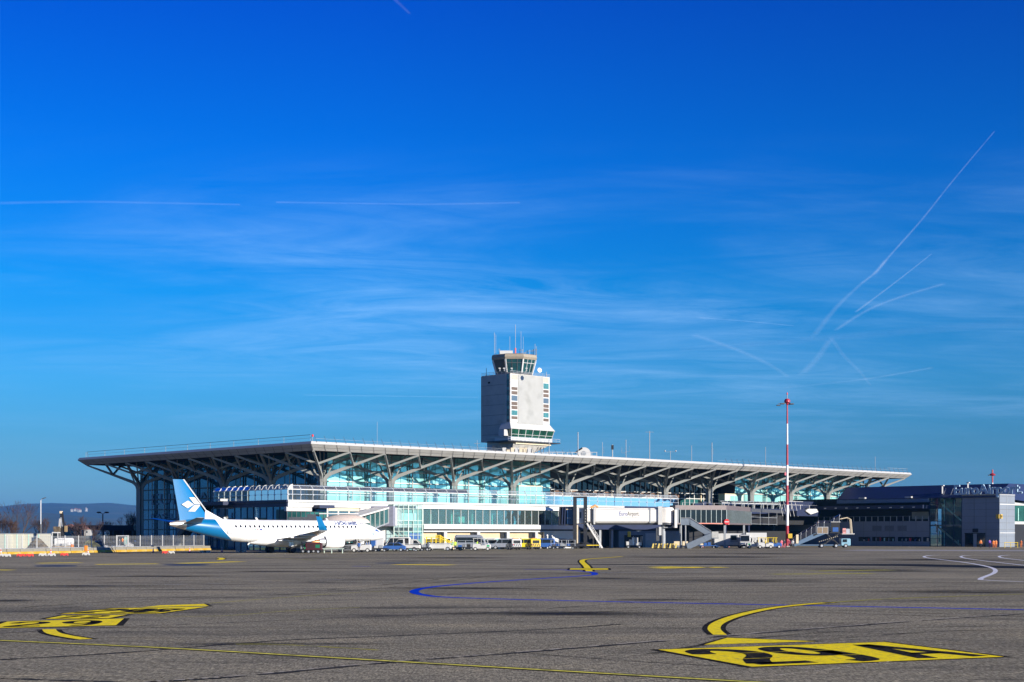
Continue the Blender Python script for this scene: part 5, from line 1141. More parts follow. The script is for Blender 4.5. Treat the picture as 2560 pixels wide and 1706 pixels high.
mb = MB(); x = XZ(1483, ZB)-jb.location.x; mb.tube([(x-.5, .4, 7.9), (x+.4, .4, 8.4), (x+1.0, .4, 8.0)], .22, mat('orange_cover', (.7, .35, .12), .6), 8); mb.build('roof_fitting', tun)

# fixed glazed corridor from the rotunda to the building
cor = thing('glazed_corridor', (38, 294, 0), 'raised dark glazed corridor with a brown-grey fascia joining the boarding bridge to the terminal', 'corridor')
FB = mat('corridor_fascia', (.16, .13, .13), .5, metal=.2, var=.1)
path = [Vector((XZ(1688, 293.5), 293.5, 0)), Vector((XZ(1816, 296), 296, 0)), Vector((XZ(1876, 318), 318, 0)), Vector((XZ(1880, 334), 335, 0))]
def seg(p, q, zb, zt, w=3.2):
    d = (q-p).normalized(); nrm = Vector((-d.y, d.x, 0)); L_ = (q-p).length
    mb = MB()
    def bxs(s0, s1, o0, o1, z0, z1, m): mb.hexa([p+d*s0+nrm*o0+Vector((0, 0, z0)), p+d*s1+nrm*o0+Vector((0, 0, z0)), p+d*s1+nrm*o1+Vector((0, 0, z0)), p+d*s0+nrm*o1+Vector((0, 0, z0)), p+d*s0+nrm*o0+Vector((0, 0, z1)), p+d*s1+nrm*o0+Vector((0, 0, z1)), p+d*s1+nrm*o1+Vector((0, 0, z1)), p+d*s0+nrm*o1+Vector((0, 0, z1))], m)
    bxs(0, L_, -.05, w, zt-.9, zt, FB); bxs(0, L_, -.05, w, zb, zb+.3, FB); cd = mb.build('fascia', cor, world=True)
    mb = MB(); bxs(0, L_, 0, .05, zb+.3, zt-.9, DARKG); gl = mb.build('glazing', cor, world=True)
    mb = MB(); n = max(2, round(L_/1.05))
    for i in range(n+1): s = L_*i/n; bxs(s-.05, s+.05, -.09, -.004, zb+.3, zt-.9, mat('pale_mullion', (.30, .36, .36), .4))
    mb.build('mullion', gl, world=True)
seg(path[0], path[1], 4.75, 8.55); seg(path[1], path[2], 4.75, 8.55)
mb = MB(); mb.tube([path[0]+Vector((3, -.12, 4.95)), path[1]+Vector((-.5, -.12, 4.9)), path[1].lerp(path[2], .1)+Vector((0, -.2, 4.8))], .09, mat('coral_stripe', (.85, .28, .2), .5), 6); mb.build('stripe', cor, world=True)
mb = MB(); c = W(1817, 1305, 295.5); mb.disc(c, (0, 1, 0), .55, .1, RED, 20); mb.box(c.x-.42, c.x+.42, c.y-.07, c.y-.055, c.z-.1, c.z+.1, WHITE); mb.build('stop_sign', cor, world=True)
mb = MB(); c = path[0]+Vector((1.6, -.08, 5.3)); mb.box(c.x-1.6, c.x-.9, c.y, c.y+.02, 5, 8, GREY); mb.build('end_panel', cor, world=True)
for px, Z in ((1702, 294.5), (1812, 297), (1860, 312)):
    mb = MB(); x = XZ(px, Z); mb.box(x-.2, x+.2, Z, Z+.4, 0, 4.74, GREY); mb.build('pillar', cor, world=True)
# pale translucent link
mb = MB(); p, q = path[2]+Vector((.2, 0, 0)), Vector((XZ(1962, 345), 345, 0)); mb.quad(p+Vector((0, 0, 7.6)), q+Vector((0, 0, 7.6)), q+Vector((0, 0, 8.3)), p+Vector((0, 0, 8.3)), DGREY)
for z in (5.0, 6.5): mb.beam(p+Vector((0, 0, z)), q+Vector((0, 0, z))-(q-p)*.25, .08, .08, GREY)
for k in range(4): c = p.lerp(q, k*.25); mb.beam(c+Vector((0, 0, 4.8)), c+Vector((0, 0, 7.6)), .08, .08, GREY)
mb.build('canopy_link', cor, world=True)
# dog-leg service stair in front of the corridor
ss = thing('service_stair', (XZ(1740, 291), 291, 0), 'grey dog-leg steel stair descending in front of the dark glazed corridor', 'steel stair')
SG = mat('stair_grey', (.13, .16, .20), .5, var=.1)
def sp_(px, z, y=291): return Vector((XZ(px, 291), y, z))
mb = MB(); mb.box(XZ(1701, 291), XZ(1726, 291), 290.2, 291.4, 4.6, 4.75, SG); mb.quad(sp_(1701, 4.75, 290.2), sp_(1724, 4.75, 290.2), sp_(1724, 5.95, 290.2), sp_(1701, 5.95, 290.2), SG); ld = mb.build('landing', ss, world=True)
mb = MB(); mb.prism([sp_(1722, 4.7, 290.2), sp_(1776, 2.0, 290.2), sp_(1776, 3.3, 290.2), sp_(1724, 5.95, 290.2)], (0, 1.2, 0), SG); mb.build('upper_flight', ss, world=True)
mb = MB(); mb.box(XZ(1774, 291), XZ(1793, 291), 289.0, 291.4, 1.95, 2.1, SG); mb.box(XZ(1776, 291), XZ(1792.5, 291), 288.96, 289.0, 2.1, 3.3, mat('mesh_panel', (.38, .38, .36), .5)); mb.build('half_landing', ss, world=True)
mb = MB(); mb.prism([sp_(1776, 1.9, 289.0), sp_(1776, 3.1, 289.0), sp_(1712, .9, 289.0), sp_(1716, 0, 289.0), sp_(1724, 0, 289.0)], (0, 1.1, 0), SG); mb.build('lower_flight', ss, world=True)
mb = MB(); 
for px in (1702, 1713): mb.tube([sp_(px, 0, 290.4), sp_(px, 4.6, 290.4)], .12, GREY, 8)
mb.tube([sp_(1724, 6.0, 290.1), sp_(1776, 3.4, 290.1)], .05, ALU, 5); mb.tube([sp_(1701, 6.0, 290.1), sp_(1724, 6.0, 290.1)], .05, ALU, 5); mb.build('post', ss, world=True)

# ---------------------------------------------------------------- left jet bridge at the aircraft's front door
lb = thing('jet_bridge', (-24.4, 250, 0), 'short glazed boarding bridge with a beige domed hood between white wall and parked jet', 'boarding bridge')
Pn, Pf = Vector((-25.6, 238.2, 0)), Vector((-22.6, 257, 0)); dL = (Pf-Pn).normalized(); nL = Vector((dL.y, -dL.x, 0))   # nL points to the right
def lq(s, o, z): return Pn+dL*s+nL*o+Vector((0, 0, z))
Lf = (Pf-Pn).length
def fl(s): return 2.75+1.9*s/Lf
mb = MB(); mb.hexa([lq(0, -1.2, fl(0)), lq(0, 1.2, fl(0)), lq(Lf, 1.2, fl(Lf)), lq(Lf, -1.2, fl(Lf)), lq(0, -1.2, fl(0)+.25), lq(0, 1.2, fl(0)+.25), lq(Lf, 1.2, fl(Lf)+.25), lq(Lf, -1.2, fl(Lf)+.25)], GREY)
mb.hexa([lq(-3, -1.3, fl(0)+2.6), lq(-3, 1.3, fl(0)+2.6), lq(Lf, 1.3, fl(Lf)+2.6), lq(Lf, -1.3, fl(Lf)+2.6), lq(-3, -1.3, fl(0)+2.85), lq(-3, 1.3, fl(0)+2.85), lq(Lf, 1.3, fl(Lf)+2.85), lq(Lf, -1.3, fl(Lf)+2.85)], BW); tn = mb.build('tunnel', lb, world=True)
mb = MB()
for o in (-1.15, 1.15): mb.quad(lq(.4, o, fl(0)+.25), lq(Lf, o, fl(Lf)+.25), lq(Lf, o, fl(Lf)+2.6), lq(.4, o, fl(0)+2.6), TEALG)
gl = mb.build('glazing', lb, world=True); mb = MB()
for k in range(7): s = .4+(Lf-.4)*k/6; mb.beam(lq(s, 1.2, fl(s)), lq(s, 1.2, fl(s)+2.6), .12, .12, FASCIA_TOP)
mb.build('mullion', gl, world=True)
mb = MB(); mb.hexa([lq(Lf, -2.0, 4.2), lq(Lf, 2.0, 4.2), lq(Lf+1.6, 2.0, 4.2), lq(Lf+1.6, -2.0, 4.2), lq(Lf, -2.0, 7.7), lq(Lf, 2.0, 7.7), lq(Lf+1.6, 2.0, 7.7), lq(Lf+1.6, -2.0, 7.7)], mat('bridge_end_grey', (.22, .22, .28), .5)); mb.hexa([lq(Lf+1.6, -1.4, 4.3), lq(Lf+1.6, 1.4, 4.3), lq(Lf+9.5, 1.4, 4.3), lq(Lf+9.5, -1.4, 4.3), lq(Lf+1.6, -1.4, 7.5), lq(Lf+1.6, 1.4, 7.5), lq(Lf+9.5, 1.4, 7.5), lq(Lf+9.5, -1.4, 7.5)], WHITE); mb.build('end_frame', lb, world=True)
mb = MB(); HOOD = mat('hood_fabric', (.55, .46, .40), .8, var=.12, scale=3, stretch=(4, 1, 1)); cxx = Vector((-26.6, 235.6, 0)); rings = []
for k in range(9):
    a = k/8*math.pi*.5; rr_, zz_ = math.cos(a), math.sin(a)
    rings.append([cxx+Vector((4.0*rr_*math.cos(t), 2.0*rr_*math.sin(t), 4.6+1.35*zz_)) for t in [2*math.pi*j/20 for j in range(20)]] if k < 8 else [cxx+Vector((.05*math.cos(t), .05*math.sin(t), 5.95)) for t in [2*math.pi*j/20 for j in range(20)]])
mb.loft(rings, HOOD); mb.build('hood', lb, smooth=True, world=True)
mb = MB(); mb.box(-35.5, -30.8, 235.2, 237.8, 4.9, 5.55, DGREY); mb.box(-30.6, -24.6, 234.9, 237.4, 6.02, 6.16, BW); mb.box(-32.6, -31.0, 235.4, 237.4, 5.4, 6.0, DGREY); mb.build('cab_roof', lb, world=True)
mb = MB(); mb.beam(lq(9, 0, 0), lq(9, 0, fl(9)), .5, .5, GREY); mb.beam(lq(8.2, -1, .4), lq(8.2, 1.6, .4), .9, .5, DGREY)
for o in (-1.2, 1.6): mb.disc(lq(8.2, o, .45), nL, .45, .35, BLACK, 16)
for k in range(4): mb.tube([lq(1+k, 1.3, fl(0)-.1), lq(3+k, 1.3, fl(3)-.9)], .12, BLKSTEEL, 5)
mb.build('support', lb, world=True)
# ---------------------------------------------------------------- vehicles and ground equipment
def ZF(px): return B(a_at(px)).y
def shell(mb, prof, w, m, tuck=.10, top=None):     # side profile (x,z) lofted across the width with rounded shoulders
    cx_ = sum(p[0] for p in prof)/len(prof); cz = sum(p[1] for p in prof)/len(prof)
    def sc_(k): return [((x-cx_)*k+cx_, (z-cz)*k+cz) for x, z in prof]
    rings = [[(x, y, z) for x, z in sc_(k)] for y, k in ((-w/2, 1-tuck*.6), (-w/2+.10, 1), (w/2-.10, 1), (w/2, 1-tuck*.6))]
    mb.loft(rings, m)
def wheels(root, xs, w, r, hub=ALU, tw=.22):
    for x in xs:
        for s in (-1, 1):
            mb = MB(); y = s*(w/2-tw*.4); mb.lathe([(r*.6, -tw/2), (r*.94, -tw/2), (r, -tw/3), (r, tw/3), (r*.94, tw/2), (r*.6, tw/2)], (x, y, r), BLACK, 18, 'y'); wh = mb.build('wheel', root, smooth=True)
            mb = MB(); mb.disc((x, y+s*tw*.35, r), (0, 1, 0), r*.58, tw*.5, hub, 12); mb.build('rim', wh)
def side_glass(root, polys, w, m=CARGLASS, tuck=.02):
    for poly in polys:
        for s in (-1, 1):
            mb = MB(); mb.prism([(x, s*(w/2+.004-.0), z) for x, z in poly], (0, s*.02, 0), m); mb.build('window', root)
def lamps(root, xf, w, z, m=WHITE, name='headlight'):
    for s in (-1, 1): mb = MB(); mb.box(xf-.03, xf+.03, s*(w/2-.32)-.13, s*(w/2-.32)+.13, z-.08, z+.08, m, .02); mb.build(name, root)
VEH = {}
def veh(kind, name, px, Z, lab, cat, rz=0, group=None, **k):
    t = thing(name, (XZ(px, Z), Z, 0), lab, cat, group, rz=rz); kind(t, **k); return t
def van(t, col=WHITE, L=4.9, H=2.0, glass=True, w=1.9, chev=False, stripe=None):
    mb = MB(); prof = [(-L/2, .35), (L/2-.1, .35), (L/2, .6), (L/2-.05, .95), (L/2-.85, 1.12), (L/2-1.55, H-.08), (L/2-1.8, H), (-L/2+.15, H), (-L/2, H-.25)]
    shell(mb, prof, w, col); mb.build('body', t)
    side_glass(t, [[(L/2-1.05, 1.15), (L/2-1.62, H-.2), (L/2-2.1, H-.2), (L/2-2.1, 1.15)]]+([[(L/2-2.2, 1.15), (L/2-2.2, H-.2), (-L/2+.3, H-.2), (-L/2+.3, 1.15)]] if glass else []), w)
    mb = MB(); mb.quad((L/2-.82, -w/2+.15, 1.16), (L/2-.82, w/2-.15, 1.16), (L/2-1.5, w/2-.2, H-.12), (L/2-1.5, -w/2+.2, H-.12), CARGLASS); o = mb.build('windscreen', t); o.location.x += .03
    mb = MB(); mb.box(-L/2-.02, -L/2+.03, -w/2+.25, w/2-.25, 1.15, H-.25, CARGLASS); mb.build('rear_window', t)
    mb = MB(); mb.box(L/2-.1, L/2+.06, -w/2+.05, w/2-.05, .32, .6, BLACK, .03); mb.box(-L/2-.06, -L/2+.05, -w/2+.05, w/2-.05, .32, .55, BLACK, .03); mb.build_each('bumper', t, world=False)
    lamps(t, L/2-.02, w, .78); lamps(t, -L/2, w, .95, RED, 'tail_light')
    if chev:
        mb = MB()
        for s in (-1, 1):
            for i in range(4): x = -L/2+.15+i*.34; mb.prism([(x, s*(w/2+.002), .5), (x+.16, s*(w/2+.002), .5), (x+.5, s*(w/2+.002), 1.1), (x+.34, s*(w/2+.002), 1.1)], (0, s*.01, 0), chev)
        for i in range(5): y = -w/2+.15+i*.35; mb.prism([(-L/2-.035, y, .6), (-L/2-.035, y+.16, .6), (-L/2-.035, y+.4, 1.1), (-L/2-.035, y+.24, 1.1)], (-.01, 0, 0), chev)
        mb.build('warning_stripe', t); mb = MB(); mb.box(-L/2+.5, -L/2+.8, -.5, .5, H, H+.14, ORANGE, .03); mb.build('beacon', t)
    if stripe:
        mb = MB()
        for s in (-1, 1): mb.box(-.35, .15, s*(w/2+.003)-.003, s*(w/2+.003)+.003, .75, 1.0, stripe)
        mb.build('logo', t)
    wheels(t, (-L/2+.95, L/2-.95), w, .34)
def minibus(t, col=SILVER): 
    L, H, w = 6.2, 2.7, 2.05; mb = MB(); shell(mb, [(-L/2, .4), (L/2-.05, .4), (L/2, .8), (L/2-.1, 1.2), (L/2-.75, 1.4), (L/2-1.35, H-.15), (L/2-1.7, H), (-L/2+.2, H), (-L/2, H-.3)], w, col); mb.build('body', t)
    side_glass(t, [[(-L/2+.25, 1.35), (-L/2+.25, H-.45), (L/2-2.2, H-.45), (L/2-2.2, 1.35)], [(L/2-2.1, 1.35), (L/2-2.1, H-.5), (L/2-1.5, H-.5), (L/2-1.0, 1.45), (L/2-1.0, 1.35)]], w)
    mb = MB(); mb.quad((L/2-.72, -.85, 1.44), (L/2-.72, .85, 1.44), (L/2-1.3, .8, H-.2), (L/2-1.3, -.8, H-.2), CARGLASS); o = mb.build('windscreen', t); o.location.x += .04
    mb = MB(); mb.box(-L/2+.2, -L/2+2.9, -w/2-.012, -w/2-.002, 1.35, 2.25, BLACK) if False else mb.box(L/2-.1, L/2+.07, -.95, .95, .38, .7, BLACK, .03); mb.build('bumper', t)
    lamps(t, L/2-.03, w, .95); wheels(t, (-L/2+1.2, L/2-1.1), w, .38)
def tractor(t, col=WHITE, mark=GREEN, canopy=False, rear=True):
    mb = MB(); shell(mb, [(-1.55, .35), (1.5, .35), (1.6, .55), (1.55, 1.05), (.75, 1.15), (.6, .95), (-.1, .9), (-.2, 1.2), (-1.5, 1.2), (-1.6, .9)], 1.5, col); mb.build('body', t)
    mb = MB(); 
    for x in (-1.35, -.05, .62): 
        for s in (-.68, .68): mb.beam((x, s, 1.1), (x+(.0 if x < .6 else -.12), s, 2.05), .07, .07, col if not canopy else YEL)
    mb.box(-1.5, .72, -.76, .76, 2.05, 2.14, YEL if canopy else col, .03); mb.build('canopy' if canopy else 'cab_frame', t)
    if not canopy:
        mb = MB(); mb.quad((.63, -.62, 1.12), (.63, .62, 1.12), (.54, .62, 2.0), (.54, -.62, 2.0), CARGLASS); mb.build('windscreen', t)
        mb = MB(); mb.box(-1.42, -1.38, -.62, .62, 1.25, 1.95, CARGLASS); mb.build('rear_window', t)
    mb = MB(); mb.box(-.55, -.05, -.5, .5, .9, 1.3, BLACK, .05); mb.box(-.62, -.5, -.5, .5, 1.1, 1.7, BLACK, .04); mb.build('seat', t)
    mb = MB(); mb.tube([(.3, -.2, 1.1), (.12, -.2, 1.45)], .03, BLACK, 6); mb.disc((.12, -.2, 1.46), (.5, 0, .8), .19, .03, BLACK, 12); mb.build('steering_wheel', t)
    if mark:
        mb = MB()
        for s in (-1, 1): mb.prism([(.85, s*.751, .7), (1.35, s*.751, .7), (1.35, s*.751, .98), (.95, s*.751, 1.0)], (0, s*.01, 0), mark)
        mb.build('logo', t)
    lamps(t, 1.58, 1.5, .8); wheels(t, (-1.05, 1.05), 1.5, .33, WHITE)
def dolly(t, col=BLKSTEEL, L=3.0, cage=True, load=None):
    mb = MB(); mb.box(-L/2, L/2, -.75, .75, .45, .58, col); mb.beam((L/2, 0, .5), (L/2+.9, 0, .35), .08, .08, col); mb.build('deck', t)
    if cage:
        mb = MB()
        for x in (-L/2+.05, 0, L/2-.05):
            for s in (-.7, .7): mb.beam((x, s, .55), (x, s, 1.7), .05, .05, ALU)
        for s in (-.7, .7):
            for z in (1.1, 1.7): mb.beam((-L/2, s, z), (L/2, s, z), .04, .04, ALU)
        mb.build('cage', t)
    if load:
        mb = MB()
        for i, m in enumerate(load): mb.box(-L/2+.2+i*.75, -L/2+.85+i*.75, -.5, .4, .584, .584+.35+.12*(i % 3), m, .05)
        mb.build('luggage', t)
    wheels(t, (-L/2+.5, L/2-.5), 1.4, .22, GREY, .16)
def boxcart(t, L=3.4, H=2.5, col=WHITE, door=True):
    mb = MB(); shell(mb, [(-L/2+.25, .5), (L/2-.25, .5), (L/2, 1.1), (L/2, H), (-L/2, H), (-L/2, 1.1)], 2.0, col, .03); mb.build('body', t)
    mb = MB(); mb.box(-L/2+.2, L/2-.2, -.8, .8, .3, .49, BLKSTEEL); mb.beam((-L/2, 0, .4), (-L/2-.8, 0, .35), .08, .08, BLKSTEEL); mb.build('chassis', t)
    if door: mb = MB(); mb.box(-L*.18, L*.22, -1.02, -1.004, 1.2, H-.25, GREY); mb.box(-L*.12, L*.16, -1.035, -1.022, 1.6, H-.4, DARKG); mb.build('door', t)
    wheels(t, (-L/2+.7, L/2-.7), 1.7, .28)
def pickup(t, col=WHITE):
    L, w = 5.2, 1.9; mb = MB(); shell(mb, [(-L/2, .4), (L/2-.05, .4), (L/2, .9), (L/2-.2, 1.15), (L/2-1.0, 1.25), (L/2-1.6, 2.05), (L/2-2.5, 2.1), (L/2-2.6, 1.05), (-L/2, 1.0)], w, col); mb.build('body', t)
    side_glass(t, [[(L/2-1.15, 1.3), (L/2-1.65, 1.95), (L/2-2.4, 1.95), (L/2-2.4, 1.3)]], w)
    mb = MB(); mb.quad((L/2-.97, -.8, 1.3), (L/2-.97, .8, 1.3), (L/2-1.55, .75, 2.0), (L/2-1.55, -.75, 2.0), CARGLASS); o = mb.build('windscreen', t); o.location.x += .03
    mb = MB(); mb.box(L/2-.1, L/2+.06, -.9, .9, .4, .65, BLACK, .03); mb.build('bumper', t); mb = MB(); mb.box(-L/2+.1, L/2-2.7, -.85, .85, 1.05, 1.12, BLKSTEEL)
    for s in (-.8, .8): mb.beam((-L/2+.1, s, 1.3), (L/2-2.7, s, 1.3), .05, .05, ALU)
    mb.build('load_bed', t); mb = MB(); mb.disc((L/2-2.75, -.5, 1.6), (0, 1, 0), .36, .22, BLACK, 16); mb.build('spare_wheel', t)
    lamps(t, L/2-.02, w, .9); wheels(t, (-L/2+1.0, L/2-.95), w, .37)
def car(t, col=BLUEV):
    L, w = 4.2, 1.75; mb = MB(); shell(mb, [(-L/2, .35), (L/2, .35), (L/2, .75), (L/2-.9, .95), (L/2-1.5, 1.42), (-L/2+1.1, 1.45), (-L/2+.3, .95), (-L/2, .85)], w, col); mb.build('body', t)
    side_glass(t, [[(L/2-1.1, .97), (L/2-1.55, 1.36), (-.05, 1.38), (-.05, .97)], [(-.15, .97), (-.15, 1.38), (-L/2+1.1, 1.38), (-L/2+.5, .97)]], w)
    mb = MB(); mb.quad((L/2-.88, -.7, .98), (L/2-.88, .7, .98), (L/2-1.47, .62, 1.4), (L/2-1.47, -.62, 1.4), CARGLASS); o = mb.build('windscreen', t); o.location.x += .03
    lamps(t, L/2-.02, w, .66); wheels(t, (-L/2+.8, L/2-.85), w, .31)
def lift_loader(t):
    mb = MB(); shell(mb, [(-2.2, .4), (2.2, .4), (2.25, .95), (1.9, 1.15), (-2.2, 1.15), (-2.3, .8)], 1.9, WHITE); mb.build('chassis', t); mb = MB(); mb.box(-2.1, 2.6, -.95, .95, 1.2, 1.32, FASCIA_TOP); mb.build('platform', t)
    mb = MB()
    for s in (-.85, .85):
        for x in (-2.0, -1.2, -.4, .3): mb.beam((x, s, 1.3), (x, s, 2.3), .09, .09, YEL)
        for z in (1.65, 2.0, 2.3): mb.beam((-2.1, s, z), (.4, s, z), .08, .08, YEL)
        mb.beam((.3, s, 2.6), (2.3, s, 1.4), .09, .09, YEL); mb.beam((.3, s, 2.2), (1.9, s, 1.35), .09, .09, YEL)
        for k in range(4): mb.beam((.6+k*.4, s, 1.4), (.6+k*.4, s, 2.3-k*.22), .07, .07, YEL)
        mb.beam((-.5, s, 2.62), (.4, s, 2.62), .1, .1, YEL)
    for x in (-2.0, -.4, .3): mb.beam((x, -.85, 2.3), (x, .85, 2.3), .08, .08, YEL)
    mb.box(-.45, .35, -.6, .6, 2.2, 2.5, YEL); mb.build('guard_rail', t); wheels(t, (-1.5, 1.6), 1.9, .36)
def belt_loader(t, col=DGREY):
    mb = MB(); shell(mb, [(-2.2, .4), (2.2, .4), (2.2, .9), (-2.2, .9)], 1.7, col); mb.build('chassis', t); mb = MB(); mb.beam((-3.0, 0, 1.0), (3.2, 0, 1.7), .7, .25, BLKSTEEL); mb.build('conveyor', t)
    mb = MB(); mb.box(-1.6, -.5, -.8, -.45, 1.25, 1.7, CREAM, .04); mb.box(.5, 1.5, -.8, -.45, 1.35, 1.75, CREAM, .04); mb.build('side_cover', t); mb = MB()
    for x in (-2.6, 0, 2.8): mb.beam((x, -.4, 1.1), (x, -.4, 2.0), .05, .05, YEL)
    mb.build('guide_rail', t); wheels(t, (-1.5, 1.5), 1.7, .35)
def gpu(t, col=WHITE, acc=GREEN):
    mb = MB(); shell(mb, [(-1.2, .5), (1.2, .5), (1.2, 1.45), (.9, 1.6), (-1.1, 1.6), (-1.2, 1.4)], 1.4, col); mb.build('cabinet', t); mb = MB()
    for k in range(4): mb.box(-.9, .1, -.72, -.703, .8+k*.16, .87+k*.16, BLACK)
    mb.build('vent_panel', t); mb = MB(); mb.box(.3, .95, -.72, -.703, .8, 1.3, acc); mb.build('control_panel', t); mb = MB(); mb.beam((1.2, 0, .5), (2.3, 0, .35), .08, .08, BLKSTEEL); mb.build('tow_bar', t); wheels(t, (-.7, .7), 1.3, .26)
def machine(t, cols=(GREY, ALU, BLKSTEEL), L=2.2, H=1.6, seed=1):
    random.seed(seed); mb = MB(); mb.box(-L/2, L/2, -.6, .6, .35, .6, cols[2]); mb.build('chassis', t); mb = MB()
    for k in range(5): x = -L/2+L*k/5; h = random.uniform(.3, 1)*(H-.6); mb.box(x, x+L/5.5, -.5, random.uniform(0, .5), .604, .6+h, random.choice(cols[:2]), .04)
    mb.build('housing', t); mb = MB()
    for k in range(4): x = random.uniform(-L/2, L/2); mb.tube([(x, -.55, .6), (x+random.uniform(-.5, .5), -.55, H)], .05, random.choice(cols), 5)
    mb.build('pipe', t); wheels(t, (-L/2+.4, L/2-.4), 1.2, .25)
def trestle(t):
    mb = MB(); mb.box(-2.0, 2.0, -.3, .3, .62, .72, MATS['pale_green_steel']); mb.build('deck', t); mb = MB()
    for x in (-1.9, -.9, .2, 1.8):
        for s in (-.25, .25): mb.beam((x, s, 0), (x, s, .62), .07, .07, MATS['pale_green_steel'])
    mb.build('leg', t)

veh(gpu, 'ground_power_unit', 785, 219, 'green and red ground power unit parked directly behind the engine exhaust', 'power unit', col=mat('shaded_red_paint', (.05, .006, .012), .6), acc=mat('dark_green_paint', (.01, .14, .07), .5))  # body red darkened to stand in for shade
veh(machine, 'air_start_unit', 772, 224, 'dark cluttered air start unit between main wheels and the orange engine cone', 'start unit', cols=(GREEN, ALU, BLKSTEEL), seed=4, L=2.4, H=1.7)
veh(trestle, 'maintenance_trestle', 826, 220, 'low pale green work trestle standing below the white engine', 'trestle')
veh(belt_loader, 'belt_loader', 876, 236, 'dark belt loader with two cream side covers under the forward fuselage', 'belt loader')
veh(boxcart, 'catering_container', 926, 247, 'blue shaded box container just behind the nose wheel of the jet', 'container', L=1.8, H=2.3, col=BLUEV, door=False)
veh(boxcart, 'white_container', 942, 249, 'white box container under the nose of the jet', 'container', L=2.2, H=2.25, door=False)
veh(tractor, 'pushback_tug', 903, 231, 'white tow tractor standing at the nose wheel of the jet', 'tow tractor', rz=math.pi, mark=None)
veh(dolly, 'tow_bar_cart', 951, 238, 'low dark cart with white fittings below the tip of the jet nose', 'cart', cage=False, L=2.4, load=(WHITE, GREY))
veh(van, 'utility_van', 990, 251, 'white van half hidden behind the bright blue car', 'van', L=5.0, H=2.35, rz=math.pi)
veh(car, 'parked_car', 983, 240, 'bright blue car, the only blue car in the sunlit row', 'car', rz=math.pi)
veh(pickup, 'pickup_truck', 1012, 244, 'white pickup with a spare wheel behind the cab in front of the glass stair box', 'pickup truck', rz=math.pi)
veh(dolly, 'baggage_cart', 1030, 240, 'empty flat baggage cart right behind the white pickup', 'baggage cart', group='baggage carts on the apron', cage=False, L=2.4)
veh(van, 'service_van', 1044, 255, 'small white service van with a green mark under the glass stair box', 'van', L=2.9, H=1.95, stripe=GREEN, glass=False)
veh(machine, 'service_cart', 1062, 249, 'small grey equipment cart left of the yellow-railed loader', 'equipment cart', seed=9, L=1.7, H=1.5)
veh(lift_loader, 'lift_loader', 1096, 250, 'white loader truck carrying bright yellow railings', 'loader truck')
veh(minibus, 'minibus', 1181, 264, 'silver grey minibus with dark side windows parked by the beige wall', 'minibus')
veh(dolly, 'baggage_cart', 1164, 257, 'caged baggage cart in front of the silver minibus', 'baggage cart', group='baggage carts on the apron', load=(BLUEV, GREY, BLACK))
veh(dolly, 'baggage_cart', 1141, 256, 'flat baggage cart beside the worker in lime vest', 'baggage cart', group='baggage carts on the apron', cage=False, L=2.6)
veh(tractor, 'baggage_tractor', 1204, 252, 'white baggage tractor with a green logo in front of the minibus', 'baggage tractor')
veh(van, 'white_van', 1229, 278, 'compact white van seen from the front between minibus and grey van', 'van', rz=R(-80), L=4.3, H=1.85)
veh(van, 'silver_van', 1259, 276, 'silver van with dark side windows parked left of the striped van', 'van', col=SILVER, rz=math.pi)
veh(van, 'striped_van', 1284, 268, 'white van with diagonal rear warning stripes and roof beacon', 'van', L=3.2, H=1.95, chev=NAVY, rz=R(112))
veh(van, 'yellow_van', 1312, 280, 'yellow airport van with dark windows at the edge of the shade', 'van', col=mat('van_yellow', (.62, .55, .02), .4), rz=math.pi, L=4.7)
veh(van, 'yellow_rescue_van', 1332, 272, 'yellow van with black rear warning stripes and orange beacon', 'van', col=YEL, L=3.0, H=1.95, chev=BLACK, rz=R(112))
veh(van, 'blue_van', 1357, 282, 'blue van in the shade right of the yellow vans', 'van', col=BLUEV, rz=math.pi, L=4.6)
veh(car, 'dark_car', 1377, 283, 'dark blue car in the shade left of the boarding bridge lift frame', 'car', col=mat('dark_blue_paint', (.01, .025, .07), .3, coat=.5))
veh(dolly, 'baggage_cart', 1397, 276, 'caged cart in deep shade, left one of the pair by the boarding bridge wheels', 'baggage cart', group='baggage carts on the apron', L=3.0, load=(DGREY, BLUEV, GREY))
veh(dolly, 'baggage_cart', 1421, 277, 'caged cart in deep shade, right one of the pair by the boarding bridge wheels', 'baggage cart', group='baggage carts on the apron', L=2.6, load=(GREY, BLUEV))
veh(van, 'shaded_van', 1424, 291, 'dark van in deep shade under the boarding bridge cab', 'van', col=mat('dark_blue_paint', (.01, .025, .07), .3), L=4.4, H=1.9)
veh(machine, 'silver_machine', 1584, 292, 'silver piped machine parked in the shade below the boarding bridge lettering', 'machine', cols=(ALU, WHITE, BLKSTEEL), seed=21, L=3.0, H=2.4)
veh(boxcart, 'cargo_box_cart', 1803, 300, 'large blue-shaded white box cart beside the service stair', 'box cart', group='box carts in the shade', L=3.4, H=2.95, door=False)
veh(boxcart, 'cargo_box_cart', 1831, 301, 'large blue-shaded white box cart with a dark door window', 'box cart', group='box carts in the shade', L=4.4, H=2.95)
veh(minibus, 'delivery_van', 1862, 296, 'pale blue shaded van facing the apron beside the box carts', 'van', col=WHITE, rz=R(-97))
veh(boxcart, 'box_truck_body', 1889, 300, 'bright white box truck body behind the white tractor', 'box truck', L=4.2, H=3.1, door=False)
veh(tractor, 'baggage_tractor', 1886, 290, 'white baggage tractor with green logo in front of the white box truck body', 'baggage tractor', rz=math.pi)
veh(tractor, 'yellow_canopy_tug', 1912, 289, 'white tug with a yellow canopy roof', 'tug', mark=None, canopy=True)
veh(tractor, 'yellow_frame_tug', 1933, 293, 'blue tug with a yellow canopy frame left of the striped mast', 'tug', col=BLUEV, mark=None, canopy=True)
